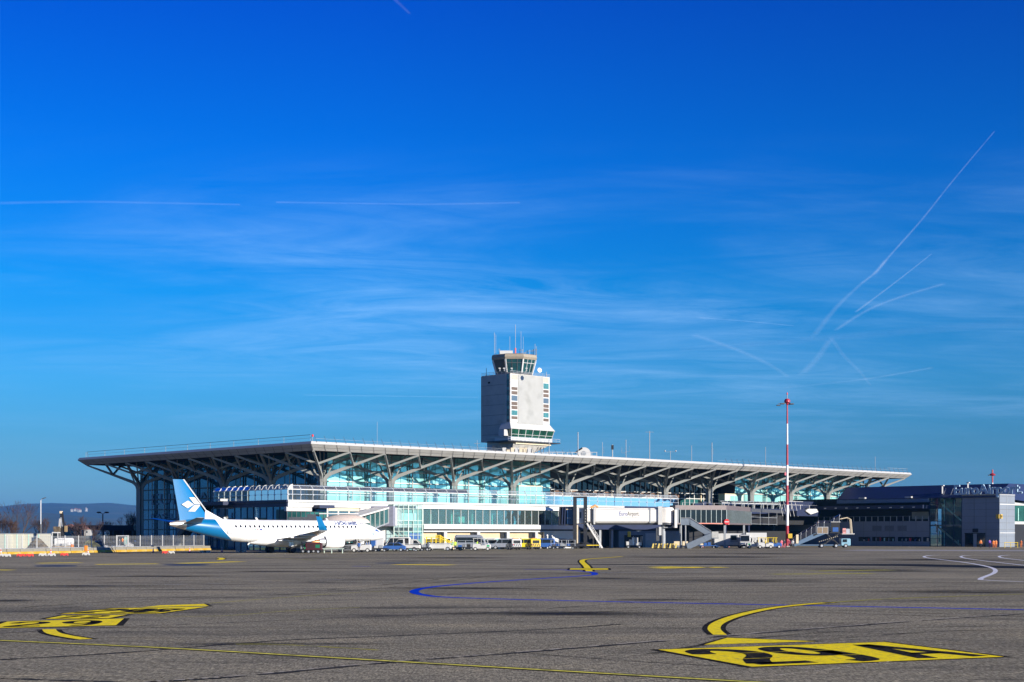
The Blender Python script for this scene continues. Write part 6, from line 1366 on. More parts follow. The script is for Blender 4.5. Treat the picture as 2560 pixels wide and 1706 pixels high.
veh(dolly, 'boat_cart', 1768, 296, 'low blue cart with a cream cover under the service stair', 'cart', col=BLUEV, cage=False, L=3.4, load=(CREAM, BLUEV, BLUEV))
for i, px in enumerate((1692, 1713)):
    t = thing('notice_board', (XZ(px, 300), 300, 0), ['white notice panel standing left of the service stair foot', 'white notice panel at the lowest step of the service stair'][i], 'notice board', 'white notice panels')
    mb = MB(); mb.box(-.55, .55, -.03, .03, .5, 1.35, CREAM); mb.build('panel', t); mb = MB(); mb.box(-.45, -.38, -.02, .02, 0, .49, GREY); mb.box(.38, .45, -.02, .02, 0, .49, GREY); mb.build('leg', t)
# striped bumper blocks round the bridge column
first = None
for i in range(9):
    px = 1631+i*7.2
    lab = 'black and yellow striped bumper block in the row round the boarding bridge column'
    if first is None:
        first = thing('striped_bumper', (XZ(px, 284), 284, 0), lab, 'bumper', 'striped bumpers round the bridge column')
        mb = MB(); mb.hexa([(-.18, -.2, 0), (.14, -.2, 0), (.14, .2, 0), (-.18, .2, 0), (.06, -.2, 1.0), (.34, -.2, 1.0), (.34, .2, 1.0), (.06, .2, 1.0)], mat('bumper_yellow', (.62, .48, .12), .6)); mb.build('yellow_bar', first)
        mb = MB(); mb.box(-.3, .4, -.25, .25, -.0, .14, BLACK); mb.build('foot', first)
    else: copy_tree(first, loc=(XZ(px, 284), 284+(.6 if i % 2 else 0), 0))

# passenger stairs truck
st_ = thing('passenger_stairs', (XZ(2062, 305), 305, 0), 'mobile covered passenger stairs on a blue truck with arched glazed canopy', 'passenger stairs')
X = lambda px: XZ(px, 305)-st_.location.x
SBL = mat('stairs_blue_grey', (.10, .16, .24), .4, var=.08)
mb = MB(); mb.prism([(X(1985), -.9, .25), (X(2062), -.9, 2.9), (X(2050), -.9, 3.55), (X(1990), -.9, 1.3), (X(1983), -.9, .6)], (0, .12, 0), SBL); mb.prism([(X(1985), .9, .25), (X(2062), .9, 2.9), (X(2050), .9, 3.55), (X(1990), .9, 1.3), (X(1983), .9, .6)], (0, .12, 0), SBL); fl_ = mb.build('flight', st_)
mb = MB()
for k in range(16): t = k/15; x = X(1990)+(X(2052)-X(1990))*t; mb.box(x-.15, x+.2, -.78, .9, .45+2.7*t, .5+2.7*t, GREY)
mb.build('step', fl_)
mb = MB(); mb.prism([(X(2031), -.915, 2.35), (X(2048), -.915, 2.95), (X(2048), -.915, 3.3), (X(2031), -.915, 2.75)], (0, -.02, 0), BLACK); put_text(mb, 'STAIRS', .3, (X(2006), -.93, 1.35), (1, 0, .42), (-.4, 0, 1), WHITE, fit=1.3) if False else None; mb.build('logo_panel', fl_)
# canopy: hoops and dark panes along the flight and over the platform
stn = [(1980, .5, 2.0), (1988, 1.1, 2.6), (2000, 1.6, 3.2), (2013, 2.1, 3.8), (2026, 2.7, 4.4), (2038, 3.2, 5.0)]
mb = MB(); mg = MB(); prev = None
for px, zb_2, zt_2 in stn+[(2043, 3.3, 5.6), (2058, 3.4, 5.6), (2074, 3.4, 5.6), (2082, 3.5, 6.3), (2096, 3.6, 6.9)]:
    x = X(px); pts = [Vector((x-(.0), -.9, zb_2))]+[Vector((x+.25*math.sin(a), -.9*math.cos(a), zt_2-.5+.5*math.sin(a))) for a in [math.pi*k/8 for k in range(9)]]+[Vector((x, .9, zb_2))]
    mb.tube(pts, .045, ALU, 5)
    if prev:
        for a, b, c, d in zip(prev, prev[1:], pts[1:], pts): mg.add([a, b, c, d], [(0, 1, 2, 3)], mat('canopy_tint', (.02, .02, .03), .08, spec=.6))
    prev = pts
cg = mg.build('canopy', st_); mb.build('canopy_hoop', cg)
mb = MB(); mb.box(X(2040), X(2068), -1.0, -.95, 2.9, 4.3, ALU); mb.box(X(2041), X(2053), -1.02, -1.002, 3.0, 4.2, mat('tan_screen', (.22, .16, .10), .5)); mb.box(X(2054.5), X(2067), -1.02, -1.002, 3.0, 4.2, MATS['tan_screen']); mb.build('side_screen', st_)
mb = MB(); mb.box(X(2072), X(2097), -1.0, 1.0, 3.0, 3.2, BLKSTEEL); mb.box(X(2075), X(2096), -1.05, -.95, 3.2, 5.2, DARK); mb.box(X(2079), X(2093), -1.08, -1.052, 3.3, 4.2, BLUEV); mb.box(X(2074), X(2098), -1.2, 1.1, 5.24, 5.36, WHITE); mb.build('control_booth', st_)
mb = MB()
for o in (0, .6, 1.2): mb.tube([(X(2098)+o*.1, -.9+o, 5.9), (X(2116), -.9+o, 6.2), (X(2125), -.9+o, 5.8), (X(2128), -.9+o, 2.9)], .09, CREAM, 6)
mb.box(X(2102), X(2134), -1.0, 1.0, 2.75, 2.95, FASCIA_TOP); mb.box(X(2104), X(2112), -1.05, -.98, 2.95, 4.0, mat('pink_sign', (.7, .3, .28), .5)); mb.box(X(2113), X(2122), -.9, -.85, 2.95, 3.9, ALU)
for k in range(3): mb.box(X(2105.5)+k*.18, X(2106.3)+k*.18, -1.06, -1.052, 3.2, 3.7, BLACK)
mb.build('boarding_platform', st_)
mb = MB(); mb.box(X(1984), X(2122), -.8, .8, .45, .65, SBL); mb.box(X(2100), X(2124), -.95, .95, .4, 1.9, mat('truck_cab_blue', (.22, .40, .50), .35, coat=.4), .12); mb.build('truck', st_)
mb = MB(); mb.box(X(2104), X(2115), -.97, -.952, 1.15, 1.75, CARGLASS); mb.box(X(2122), X(2124)+.06, -.7, .7, 1.15, 1.75, CARGLASS); mb.build('window', st_)
mb = MB()
for s in (-.6, .6): mb.beam((X(2060), s, .7), (X(2095), s, 2.9), .16, .2, BLKSTEEL); mb.beam((X(2095), s, .7), (X(2065), s, 2.9), .16, .2, BLKSTEEL)
for k in range(10): mb.box(X(2046+k*5), X(2047.6+k*5), -.75, -.6, 1.2+.12*k, 1.35+.12*k, CREAM)
mb.build('scissor_lift', st_); wheels(st_, (X(2052), X(2088), X(2112)), 1.9, .42)
mb = MB(); mb.box(X(1988), X(1994), -1.0, -.95, .9, 2.7, CREAM); mb.build('door_leaf', st_)

# ---------------------------------------------------------------- people
def person(px, Z, lab, vest=LIME, legs=CLOTH, rz=0, pose=0, h=1.76, group=None):
    t = thing('person', (XZ(px, Z), Z, 0), lab, 'person', group, rz=rz); s = h/1.76
    V, E, Rr = [], [], []
    def v(x, y, z, r, p=None):
        V.append((x*s, y*s, z*s)); Rr.append(r*s); k = len(V)-1
        if p is not None: E.append((p, k))
        return k
    a = .16 if pose else .03
    pel = v(0, 0, .95, .14); w = v(0, 0, 1.12, .13, pel); ch = v(0, 0, 1.36, .155, w); nk = v(0, .0, 1.50, .065, ch); hd = v(0, -.01, 1.62, .095, nk); v(0, -.0, 1.70, .085, hd)
    for sg in (-1, 1):
        hp = v(.10*sg, 0, .90, .10, pel); kn = v(.11*sg, -a*sg*.5, .50, .068, hp); an = v(.11*sg, a*sg, .09, .045, kn); v(.12*sg, a*sg-.14, .035, .04, an)
        sh = v(.20*sg, 0, 1.43, .065, ch); el = v(.26*sg, .04, 1.15, .047, sh); wr = v(.26*sg, -.10 if pose else -.02, .92, .032, el); pm = v(.26*sg, -.13 if pose else -.03, .84, .030, wr)
        for q in (-.022, 0, .022): v(.26*sg+q, -.16 if pose else -.04, .755, .009, pm)
        v(.26*sg-.045*sg, -.15 if pose else -.05, .80, .010, pm)
    me = bpy.data.meshes.new('body'); me.from_pydata(V, E, []); o = bpy.data.objects.new('body', me); sc.collection.objects.link(o); o.parent = t
    md = o.modifiers.new('skin', 'SKIN'); sk = me.skin_vertices[0].data
    for i, r in enumerate(Rr): sk[i].radius = (r, r*.8)
    sk[0].use_root = True; sb = o.modifiers.new('sub', 'SUBSURF'); sb.levels = 1; sb.render_levels = 1
    dg = bpy.context.evaluated_depsgraph_get(); m2 = bpy.data.meshes.new_from_object(o.evaluated_get(dg)); o.modifiers.clear(); o.data = m2; m2.name = 'body'; bpy.data.meshes.remove(me)
    for m in (SKIN, vest, legs, BLACK): m2.materials.append(m)
    for p in m2.polygons:
        z = sum(m2.vertices[i].co.z for i in p.vertices)/len(p.vertices)/s; x = abs(sum(m2.vertices[i].co.x for i in p.vertices)/len(p.vertices))/s
        p.material_index = 3 if z < .10 else 2 if z < .93 and x < .22 else 0 if (z > 1.5 or (x > .2 and z < .92)) else 1; p.use_smooth = True
    mb = MB(); mb.lathe([(.0, 1.80*s), (.07*s, 1.78*s), (.10*s, 1.70*s), (.10*s, 1.64*s), (.085*s, 1.62*s)], (0, .012, 0), HAIR, 14); mb.build('hair', t, smooth=True); return t
person(1138, 253, 'worker in a lime hi-vis vest standing beside the yellow-railed loader', LIME, rz=.3, pose=1)
person(1194, 257, 'worker in lime vest sitting height behind the white baggage tractor', LIME, rz=1.0)
person(1130, 262, 'worker in pale clothes with a green top by the beige wall', GREEN, legs=WHITE)
person(962, 246, 'worker in dark clothes beside the blue car and jet nose', CLOTH, rz=2)
person(897, 228, 'worker in light blue standing by the nose wheel', BLUEV, pose=1)
person(1954, 299, 'worker in pink hi-vis trousers left of the striped mast, leftmost of the group', PINK, legs=PINK, pose=1)
person(1961, 297, 'worker in dark clothes directly left of the striped mast foot', CLOTH, legs=PINK)
person(1973, 296, 'worker in dark red jacket directly right of the striped mast foot', mat('maroon_cloth', (.25, .03, .06), .8))
person(1982, 298, 'worker in white shirt beside the foot of the passenger stairs', WHITE, legs=CLOTH)
person(1914, 287, 'driver in yellow on the tug with the yellow canopy', YEL, rz=1.5, h=1.9)
person(2452, 300, 'worker in orange at the dark doorway of the wing', ORANGE, legs=CLOTH, pose=1)
person(2474, 300, 'worker in purple top and dark trousers by the wing corner', mat('purple_cloth', (.30, .12, .55), .8), legs=mat('maroon_cloth', (.25, .03, .06), .8), pose=1)
person(2484, 298, 'worker in full orange overalls bending by the wing corner, left of the two', ORANGE, legs=ORANGE, pose=1, h=1.7)
person(2490, 299, 'worker in full orange overalls by the lit wing edge, right of the two', ORANGE, legs=ORANGE, pose=0, h=1.72)
person(2553, 300, 'worker in dark orange near the dark gate opening', mat('dark_orange_cloth', (.40, .10, .02), .8), legs=ORANGE, h=1.7)
# ---------------------------------------------------------------- left side: barriers, fence, site plant, lamps, trees
Pa, Pb = Vector((-69.9-3.2, 202-10, 0)), Vector((-52.6, 258, 0)); dF = (Pb-Pa).normalized(); nF = Vector((dF.y, -dF.x, 0)); LF = (Pb-Pa).length
def Q(s, o, z): return Pa+dF*s+nF*o+Vector((0, 0, z))
BARY = mat('barrier_yellow', (.45, .27, .015), .7, var=.15, scale=1.5, dirt=((.4, .34, .2), 1.2, .5)); BARC = mat('barrier_concrete', (.21, .20, .165), .85, var=.15, scale=1.5, dirt=((.12, .115, .10), .7, .6))
first = None; nb = int(LF/3.0); rzF = math.atan2(dF.y, dF.x)
for i in range(nb):
    lab = 'concrete traffic barrier with yellow painted foot in the long row along the site fence'
    if i == 0:
        first = thing('concrete_barrier', tuple(Q(1.5, 0, 0)), lab, 'barrier', 'concrete barriers with yellow foot', rz=rzF)
        mb = MB(); mb.loft([[(x, -.30, .05), (x, .30, .05), (x, .26, .22), (x, .13, .38), (x, .10, .80), (x, -.10, .80), (x, -.13, .38), (x, -.26, .22)] for x in (-1.44, 1.44)], BARC); mb.build('block', first)
        mb = MB(); mb.loft([[(x, -.305, .06), (x, -.30, .06), (x, -.135, .375), (x, -.14, .40), (x, -.155, .40), (x, -.275, .22)] for x in (-1.47, 1.47)], BARY); mb.build('painted_foot', first)
        mb = MB(); mb.box(-1.4, -.9, -.2, .2, 0, .05, BLACK); mb.box(.9, 1.4, -.2, .2, 0, .05, BLACK); mb.build('foot', first)
    else: copy_tree(first, loc=tuple(Q(1.5+3.0*i, random.uniform(-.04, .04), 0)), rz=rzF+random.uniform(-.01, .01))
# mesh fence on posts behind the barriers
fe = thing('mesh_fence', tuple(Q(0, -1.2, 0)), 'tall grey wire mesh fence with white posts standing behind the concrete barriers', 'fence')
px_ = 0; mb = MB()
s = 0
while s < LF+1: mb.beam(Q(s, -1.2, .0), Q(s, -1.2, 2.65), .10, .10, WHITE, up=nF); s += 3.45
mb.build('post', fe, world=True)
mb = MB(); z = .3
while z < 2.66: mb.beam(Q(0, -1.22, z), Q(LF, -1.22, z), .035, .035, GREY); z += .2
mb.beam(Q(0, -1.1, .86), Q(LF, -1.1, .86), .10, .10, ALU)
s = 0
while s < LF: mb.beam(Q(s, -1.23, .3), Q(s, -1.23, 2.6), .012, .012, GREY); s += .5
mb.build('wire_mesh', fe, world=True)
# white site containers
for i, (p0, p1) in enumerate(((-34, 14), (16.5, 44), (46, 73), (75, 98))):
    Z = 222+i*3; x0, x1 = XZ(p0, Z), XZ(p1, Z); t = thing('site_container', ((x0+x1)/2, Z, 0), ['white site cabin at the picture edge behind the mesh fence', 'white site cabin second in the row behind the fence', 'white site cabin third in the row behind the fence', 'white site cabin last in the row beside the dirt heap'][i], 'site cabin', 'white cabins behind the fence'); w = (x1-x0)/2
    mb = MB(); mb.box(-w, w, 0, 6, 0, 2.85, mat('cabin_cream', (.46, .45, .37), .6, var=.04), .06); mb.build('wall', t); mb = MB(); mb.box(w-.14, w-.02, -.04, .0, .06, 2.8, MINT); mb.box(-w+.02, -w+.12, -.04, .0, .06, 2.8, PINK if i else WHITE); mb.box(-w, w, -.03, 6.03, 2.852, 2.95, GREY); mb.build('trim', t)
def heap(px0, px1, Z, h, lab, m):
    t = thing('dirt_heap', (XZ((px0+px1)/2, Z), Z, 0), lab, 'dirt heap'); w = (XZ(px1, Z)-XZ(px0, Z))/2; random.seed(px0); mb = MB(); rings = []
    for j in range(7):
        k = j/6; r = 1-k; rings.append([(w*(r**.8)*math.cos(a)*random.uniform(.9, 1.1), w*.7*(r**.8)*math.sin(a)*random.uniform(.9, 1.1), h*(1-r**1.3)*random.uniform(.93, 1.07)+(.0 if j else -.1)) for a in [2*math.pi*q/22 for q in range(22)]])
    mb.loft(rings, m); mb.build('soil', t, smooth=False)
SOIL = mat('brown_soil', (.11, .085, .055), .95, var=.5, scale=3, bump=.8); SOIL2 = mat('mossy_soil', (.10, .10, .045), .95, var=.5, scale=2, bump=.8)
heap(58, 130, 219, 2.2, 'dark earth heap beside the last white site cabin', SOIL); heap(100, 200, 240, 1.9, 'broad rubble heap behind the excavator', mat('rubble', (.30, .24, .18), .95, var=.6, scale=2, bump=.8)); heap(190, 262, 232, 1.9, 'mossy earth heap between excavator and small loader', SOIL2)
# excavator
ex = thing('excavator', (XZ(160, 226), 226, 0), 'white tracked excavator with its dark boom raised behind the fence', 'excavator')
E = lambda px: XZ(px, 226)-ex.location.x
mb = MB()
for y in (-1.1, 1.1):
    mb.loft([[(x, y-.3, z) for x, z in ((-1.9, .25), (-1.6, .02), (1.6, .02), (1.9, .25), (1.9, .6), (1.6, .85), (-1.6, .85), (-1.9, .6))], [(x, y+.3, z) for x, z in ((-1.9, .25), (-1.6, .02), (1.6, .02), (1.9, .25), (1.9, .6), (1.6, .85), (-1.6, .85), (-1.9, .6))]], mat('muddy_track', (.22, .19, .13), .9, var=.4, scale=4))
mb.build('track', ex)
mb = MB(); mb.box(E(140), E(180), -1.2, 1.2, 1.0, 2.25, mat('excavator_cream', (.72, .71, .68), .5, var=.05), .15); bd = mb.build('body', ex); mb = MB(); mb.box(E(146), E(174), -1.22, -1.204, 1.25, 1.35, GREY); put_text(mb, 'LIEBHERR', .28, (E(150), -1.225, 1.98), (1, 0, 0), (0, 0, 1), GREY, fit=1.15); mb.build('lettering', bd)
mb = MB(); 
for x in (E(136.5), E(152)-.1):
    for y in (-1.15, -.2): mb.box(x-.06, x+.06, y-.06, y+.06, 1.0, 3.05, WHITE)
mb.box(E(136), E(152), -1.22, -.13, 3.0, 3.16, WHITE); mb.box(E(137.5), E(151), -1.1, -.2, 1.3, 2.98, CARGLASS); mb.build('cab', ex)
mb = MB(); mb.prism([(E(150), .0, 2.2), (E(158), .0, 2.2), (E(160), .0, 4.4), (E(156), .0, 6.2), (E(150), .0, 6.35), (E(150.5), .0, 4.8)], (0, .4, 0), BLKSTEEL); mb.beam((E(149), -.1, 3.4), (E(151.5), -.1, 5.2), .3, .3, FASCIA_TOP); mb.beam((E(153), -.15, 5.4), (E(156), -.15, 4.0), .12, .12, ALU); mb.box(E(150), E(155), -.2, .4, 6.0, 6.35, CREAM); bm_ = mb.build('boom', ex)
mb = MB(); mb.prism([(E(136), -.6, 4.0), (E(152), -.6, 4.0), (E(152), -.6, 3.3), (E(148), -.6, 3.0), (E(138), -.6, 3.1), (E(136), -.6, 3.5)], (0, 1.3, 0), SOIL); mb.box(E(162), E(167), -.2, .4, 3.2, 4.1, mat('tan_bucket', (.28, .20, .10), .7)); mb.build('bucket', bm_)
mb = MB(); mb.box(E(179), E(184), -.6, .2, .5, 1.3, ORANGE, .1); mb.build('beacon_box', ex)
# small loader
ld_ = thing('compact_loader', (XZ(300, 238), 238, 0), 'small white compact loader with an orange-clad driver behind the fence', 'compact loader'); E2 = lambda px: XZ(px, 238)-ld_.location.x
mb = MB(); mb.box(E2(296), E2(331), -.8, .8, .35, 1.0, WHITE, .12); mb.prism([(E2(314), -.8, .9), (E2(332), -.8, .4), (E2(331), -.8, 1.15), (E2(322), -.8, 1.5)], (0, 1.6, 0), WHITE); mb.build('body', ld_)
mb = MB()
for x in (E2(296), E2(316)):
    for y in (-.75, .75): mb.box(x-.05, x+.05, y-.05, y+.05, .9, 2.55, WHITE)
mb.box(E2(294), E2(318), -.8, .8, 2.5, 2.62, WHITE); mb.box(E2(308), E2(314), .6, .7, 1.0, 2.45, MINT); mb.build('cab', ld_)
mb = MB(); mb.beam((E2(270), -.5, .5), (E2(296), -.5, 1.0), .14, .2, WHITE); mb.beam((E2(278), .5, .4), (E2(296), .5, 1.0), .14, .2, WHITE); mb.box(E2(264), E2(266), -1, 1, .1, 1.0, WHITE); mb.box(E2(264), E2(278), -1, 1, .08, .16, WHITE); mb.build('loader_arm', ld_); wheels(ld_, (E2(300), E2(325)), 1.6, .38)
mb = MB()
d_ = person(306, 238, 'driver in orange jacket in the cab of the small white loader', ORANGE, h=1.5); d_.location.z = .85
# low red and white kerb barriers, beacons and cones
RW = {}
def kerb(px, py, m, lab):
    g = G(px, py); t = thing('low_barrier', tuple(g), lab, 'low barrier', 'red and white low barriers'); mb = MB()
    mb.prism([(-.5, -.15, 0), (-.42, -.15, 0), (-.36, -.15, .12), (-.2, -.15, .12), (-.14, -.15, 0), (.14, -.15, 0), (.2, -.15, .12), (.36, -.15, .12), (.42, -.15, 0), (.5, -.15, 0), (.46, -.15, .26), (.38, -.15, .32), (-.38, -.15, .32), (-.46, -.15, .26)], (0, .3, 0), m); mb.build('block', t); mb = MB(); mb.disc((-.3, 0, .34), (0, 0, 1), .07, .05, m, 8); mb.disc((.3, 0, .34), (0, 0, 1), .07, .05, m, 8); mb.build('knob', t)
LR = mat('low_barrier_red', (.66, .06, .05), .5)
for px, py, m, lab in ((-2, 1391.5, WHITE, 'white low barrier cut by the picture edge'), (17, 1392, WHITE, 'white low barrier beside the one at the picture edge'), (52, 1391.5, LR, 'red low barrier, left one of the touching red pair'), (74, 1391.5, LR, 'red low barrier, right one of the touching red pair'), (107, 1390.5, WHITE, 'white low barrier, left one of the white pair'), (129, 1390.5, WHITE, 'white low barrier, right one of the white pair beside a cone'), (161, 1389.5, LR, 'single red low barrier between white ones'), (215, 1388.5, WHITE, 'white low barrier under the orange beacon'), (414, 1384, LR, 'red low barrier before the shaded barriers'), (428, 1384, WHITE, 'white low barrier touching the red one'), (508, 1382, WHITE, 'white low barrier in the shade, left one of two'), (518, 1382, WHITE, 'white low barrier in the shade, right one of two'), (598, 1381, WHITE, 'white low barrier under the aircraft belly, left one'), (608, 1381, WHITE, 'white low barrier under the aircraft belly, right one')): kerb(px, py, m, lab)
def cone(px, py, h, lab, name='traffic_cone'):
    g = G(px, py); t = thing(name, tuple(g), lab, 'traffic cone', 'traffic cones on the apron'); mb = MB(); mb.box(-.2, .2, -.2, .2, 0, .05, BLACK); mb.build('base', t)
    mb = MB(); k = h/.75; mb.lathe([(.16, .05*k), (.12, .24*k)], (0, 0, 0), PINK, 12); mb.lathe([(.12, .241*k), (.085, .42*k)], (0, 0, 0), WHITE, 12); mb.lathe([(.085, .421*k), (.06, .56*k)], (0, 0, 0), RED, 12); mb.lathe([(.06, .561*k), (.03, .75*k)], (0, 0, 0), WHITE, 12); mb.build('cone', t)
for px, py, h, lab in ((2, 1388, 1.0, 'red and white cone at the picture edge'), (127, 1386.5, .9, 'red and white cone in front of the yellow barrier foot below the excavator'), (220, 1385.5, .8, 'red and white cone leaning on the orange beacon'), (383, 1382.5, .8, 'cone before the barriers left of the jet tail'), (474, 1381, .8, 'cone before the last sunlit barrier under the tail'), (555, 1380.5, .8, 'cone in the shade under the rear fuselage'), (729, 1380.5, .8, 'cone left of the near main wheel'), (762, 1382.5, .95, 'cone right of the near main wheel'), (1757, 1368.8, .5, 'tiny red cone below the service stair'), (1822, 1368.8, .5, 'tiny red cone between the box carts')): cone(px, py, h, lab)
g = G(215, 1387); t = thing('warning_beacon', tuple(g), 'orange warning beacon box on a post in front of the barriers', 'beacon'); mb = MB(); mb.box(-.05, .05, -.05, .05, 0, .5, GREY); mb.box(-.3, .3, -.25, .25, 0, .06, BLACK); mb.build('post', t); mb = MB(); mb.box(-.22, .22, -.15, .15, .45, 1.25, ORANGE, .06); mb.build('lamp', t)
# street lamps
t = thing('street_lamp', (XZ(102, 262), 262, 0), 'tall single-arm street lamp behind the site cabins', 'street lamp'); mb = MB(); mb.tube([(0, 0, 0), (0, 0, 4.6)], .19, DGREY, 8); mb.tube([(0, 0, 4.6), (0, 0, 8.8)], .11, ALU, 8); mb.build('pole', t); mb = MB(); mb.tube([(0, 0, 8.8), (.35, 0, 9.15)], .06, ALU, 6); mb.hexa([(.2, -.15, 9.0), (.9, -.15, 9.25), (.9, .15, 9.25), (.2, .15, 9.0), (.25, -.1, 9.15), (.9, -.1, 9.36), (.9, .1, 9.36), (.25, .1, 9.15)], DGREY); mb.build('lamp_head', t)
t = thing('street_lamp', (XZ(257, 300), 300, 0), 'street lamp with two dark oval heads near the dark pavilion', 'street lamp'); mb = MB(); mb.tube([(0, 0, 0), (0, 0, 6.9)], .12, DGREY, 8); mb.build('pole', t)
for s in (-1, 1): mb = MB(); mb.tube([(0, 0, 6.9), (s*.5, 0, 7.1)], .05, DGREY, 5); mb.lathe([(0, -.55), (.14, -.3), (.18, 0), (.14, .3), (0, .55)], (s*.8, 0, 7.2), BLACK, 10, 'x'); mb.build('lamp_head', t)
# dark pavilion
Z = 318; t = thing('pavilion', (XZ(275, Z), Z, 0), 'low dark open-sided pavilion with a flat roof left of the terminal column', 'pavilion'); w = (XZ(335, Z)-XZ(215, Z))/2; mb = MB(); mb.hexa([(-w+1.2, 0, 3.6), (w, 0, 3.6), (w, 8, 3.6), (-w+1.2, 8, 3.6), (-w, -.6, 4.7), (w, -.6, 4.7), (w, 8, 4.7), (-w, 8, 4.7)], NAVY); mb.build('roof', t); mb = MB()
for k in range(5): x = -w+1.5+k*(2*w-2)/4; mb.box(x-.15, x+.15, .5, .8, 0, 3.6, NAVY)
mb.build_each('pillar', t, world=False); mb = MB(); mb.box(-w+3, w, 7.6, 7.8, 0, 3.6, DARK); mb.build('back_wall', t)
for i, (px, Z, h) in enumerate(((232, 305, 1.5), (247, 312, 1.4), (268, 308, 1.6), (286, 312, 1.5), (311, 306, 1.7), (325, 311, 1.5))):
    t = thing('parked_car', (XZ(px, Z), Z, 0), ['dark parked car under the left end of the pavilion', 'grey parked car second under the pavilion', 'dark parked car below the double street lamp', 'grey parked car right of the double street lamp', 'dark parked car before the right pavilion pillars', 'grey parked car beside the terminal end column'][i], 'car', 'cars parked by the pavilion', rz=random.choice((0, math.pi))); car(t, (DGREY, SILVER)[i % 2])
# bare winter trees: forked limbs down to twigs
BARK = mat('bark', (.075, .055, .05), .9, var=.3, scale=3); TWIG = mat('twig', (.05, .035, .042), .9, var=.3, scale=1)
def tree(px, Z, h, seed, lab, stems=1, spread=.5, rust=False):
    random.seed(seed); t = thing('bare_tree', (XZ(px, Z), Z, 0), lab, 'tree', 'bare trees behind the fence'); tr, cr = MB(), MB(); tw_ = mat('rusty_twig', (.055, .028, .02), .9, var=.3) if rust else TWIG
    def grow_(p, d, L_, r, lev):
        n = 3 if lev < 2 else 2; pts = [p]
        for k in range(n):
            d = (d+Vector((random.uniform(-1, 1), random.uniform(-1, 1), random.uniform(-.3, .6)))*.16).normalized(); pts.append(pts[-1]+d*L_/n)
        (tr if lev == 0 else cr).tube(pts, r, BARK if lev < 3 else tw_, 5 if lev < 2 else 3, r1=r*.62)
        if lev >= 4: return
        m = (5 if lev == 0 else 4 if lev < 3 else 3)
        for k in range(m):
            q = pts[-1] if k < 2 else pts[random.randint(1, len(pts)-1)].lerp(pts[-1], random.random()*.5)
            ax = Vector((random.uniform(-1, 1), random.uniform(-1, 1), random.uniform(-.1, .5))).normalized()
            nd = (d+ax*random.uniform(.45, .85)*(spread*1.6 if lev else spread*1.9)+Vector((0, 0, .18))).normalized(); grow_(q, nd, L_*random.uniform(.60, .80), max(r*.5, .016), lev+1)
    for s_ in range(stems):
        a = random.uniform(0, 6.28); d0 = Vector((math.cos(a)*.45*(stems > 1), math.sin(a)*.45*(stems > 1), 1)).normalized() if stems < 5 else Vector(((s_/(stems-1)-.5)*2.2, random.uniform(-.5, .5), 1)).normalized()
        grow_(Vector((0, 0, 0)), d0, h*.30, .045*h**.7*(.5 if stems > 1 else .8), 0)
    tr.build('trunk', t); cr.build('crown', t)
tree(50, 285, 10.8, 3, 'tallest bare tree with a broad crown behind the white site cabins', stems=2)
tree(12, 270, 7.0, 8, 'dense rusty-twigged bare tree at the picture edge', stems=3, spread=.7, rust=True)
tree(-8, 300, 8.5, 28, 'bare tree cut by the picture edge', stems=2)
tree(92, 330, 6.5, 12, 'slim bare tree directly behind the single-arm street lamp', spread=.45)
tree(120, 290, 7.6, 5, 'bare tree between the street lamp and the excavator', stems=2, spread=.5)
tree(212, 285, 7.2, 17, 'bare multi-stemmed tree spreading like a fan right of the excavator', stems=6, spread=.35)
tree(272, 330, 7.0, 19, 'bare tree between the double lamp and the terminal', stems=2, spread=.5)
tree(318, 330, 9.5, 23, 'dense bare tree right next to the terminal end column', stems=3, spread=.55)
tree(335, 350, 8.5, 31, 'bare tree partly behind the terminal end column', stems=3, spread=.6)
mb = MB(); random.seed(4)
for k in range(700):
    px = random.uniform(-60, 350); Z = random.uniform(340, 400); x = XZ(px, Z); h = random.uniform(.8, 2.6)*(1.3 if px < 110 else .8)
    mb.tube([(x, Z, 0), (x+random.uniform(-.5, .5), Z, h)], .08, MATS['rusty_twig'] if px < 60 else BARK, 3, r1=.02)
    mb.tube([(x, Z, h*.5), (x+random.uniform(-.9, .9), Z+random.uniform(-.5, .5), h*.95)], .05, TWIG, 3, r1=.02)
mb.build('undergrowth', kind='stuff')

# ---------------------------------------------------------------- lighting mast, far mast, gate barrier
Z = 322; mt_ = thing('floodlight_mast', (XZ(1968, Z), Z, 0), 'very tall red and white striped floodlight mast in front of the terminal', 'light mast')
ys = [1366, 1314.5, 1262.5, 1214, 1163, 1111.5, 1060, 1012]; zs_ = [0]+[EYE+(HZ-y)/F_PX*Z for y in ys[1:]]; RM = mat('mast_red', (.36, .02, .035), .4); WM = mat('mast_white', (.72, .72, .73), .35)
n = len(zs_)-1
for i in range(n):
    r0_, r1_ = .36-.22*zs_[i]/33, .36-.22*zs_[i+1]/33; mb = MB(); mb.tube([(0, 0, zs_[i]), (0, 0, zs_[i+1])], r0_, RM if i % 2 == 0 else WM, 20, r1=r1_); o = mb.build('pole_section', mt_, smooth=True)
H_ = zs_[-1]; mb = MB(); mb.lathe([(.0, H_+1.35), (.45, H_+1.2), (.66, H_+.85), (.66, H_+.55), (.35, H_+.35), (.2, H_-.1)], (0, 0, 0), RM, 20); mb.tube([(0, 0, H_+1.3), (0, 0, H_+2.2)], .09, GREY, 6); mb.lathe([(0, H_+2.1), (.16, H_+2.2), (.12, H_+2.6), (0, H_+2.65)], (0, 0, 0), RED, 10); mb.build('hub', mt_, smooth=True)
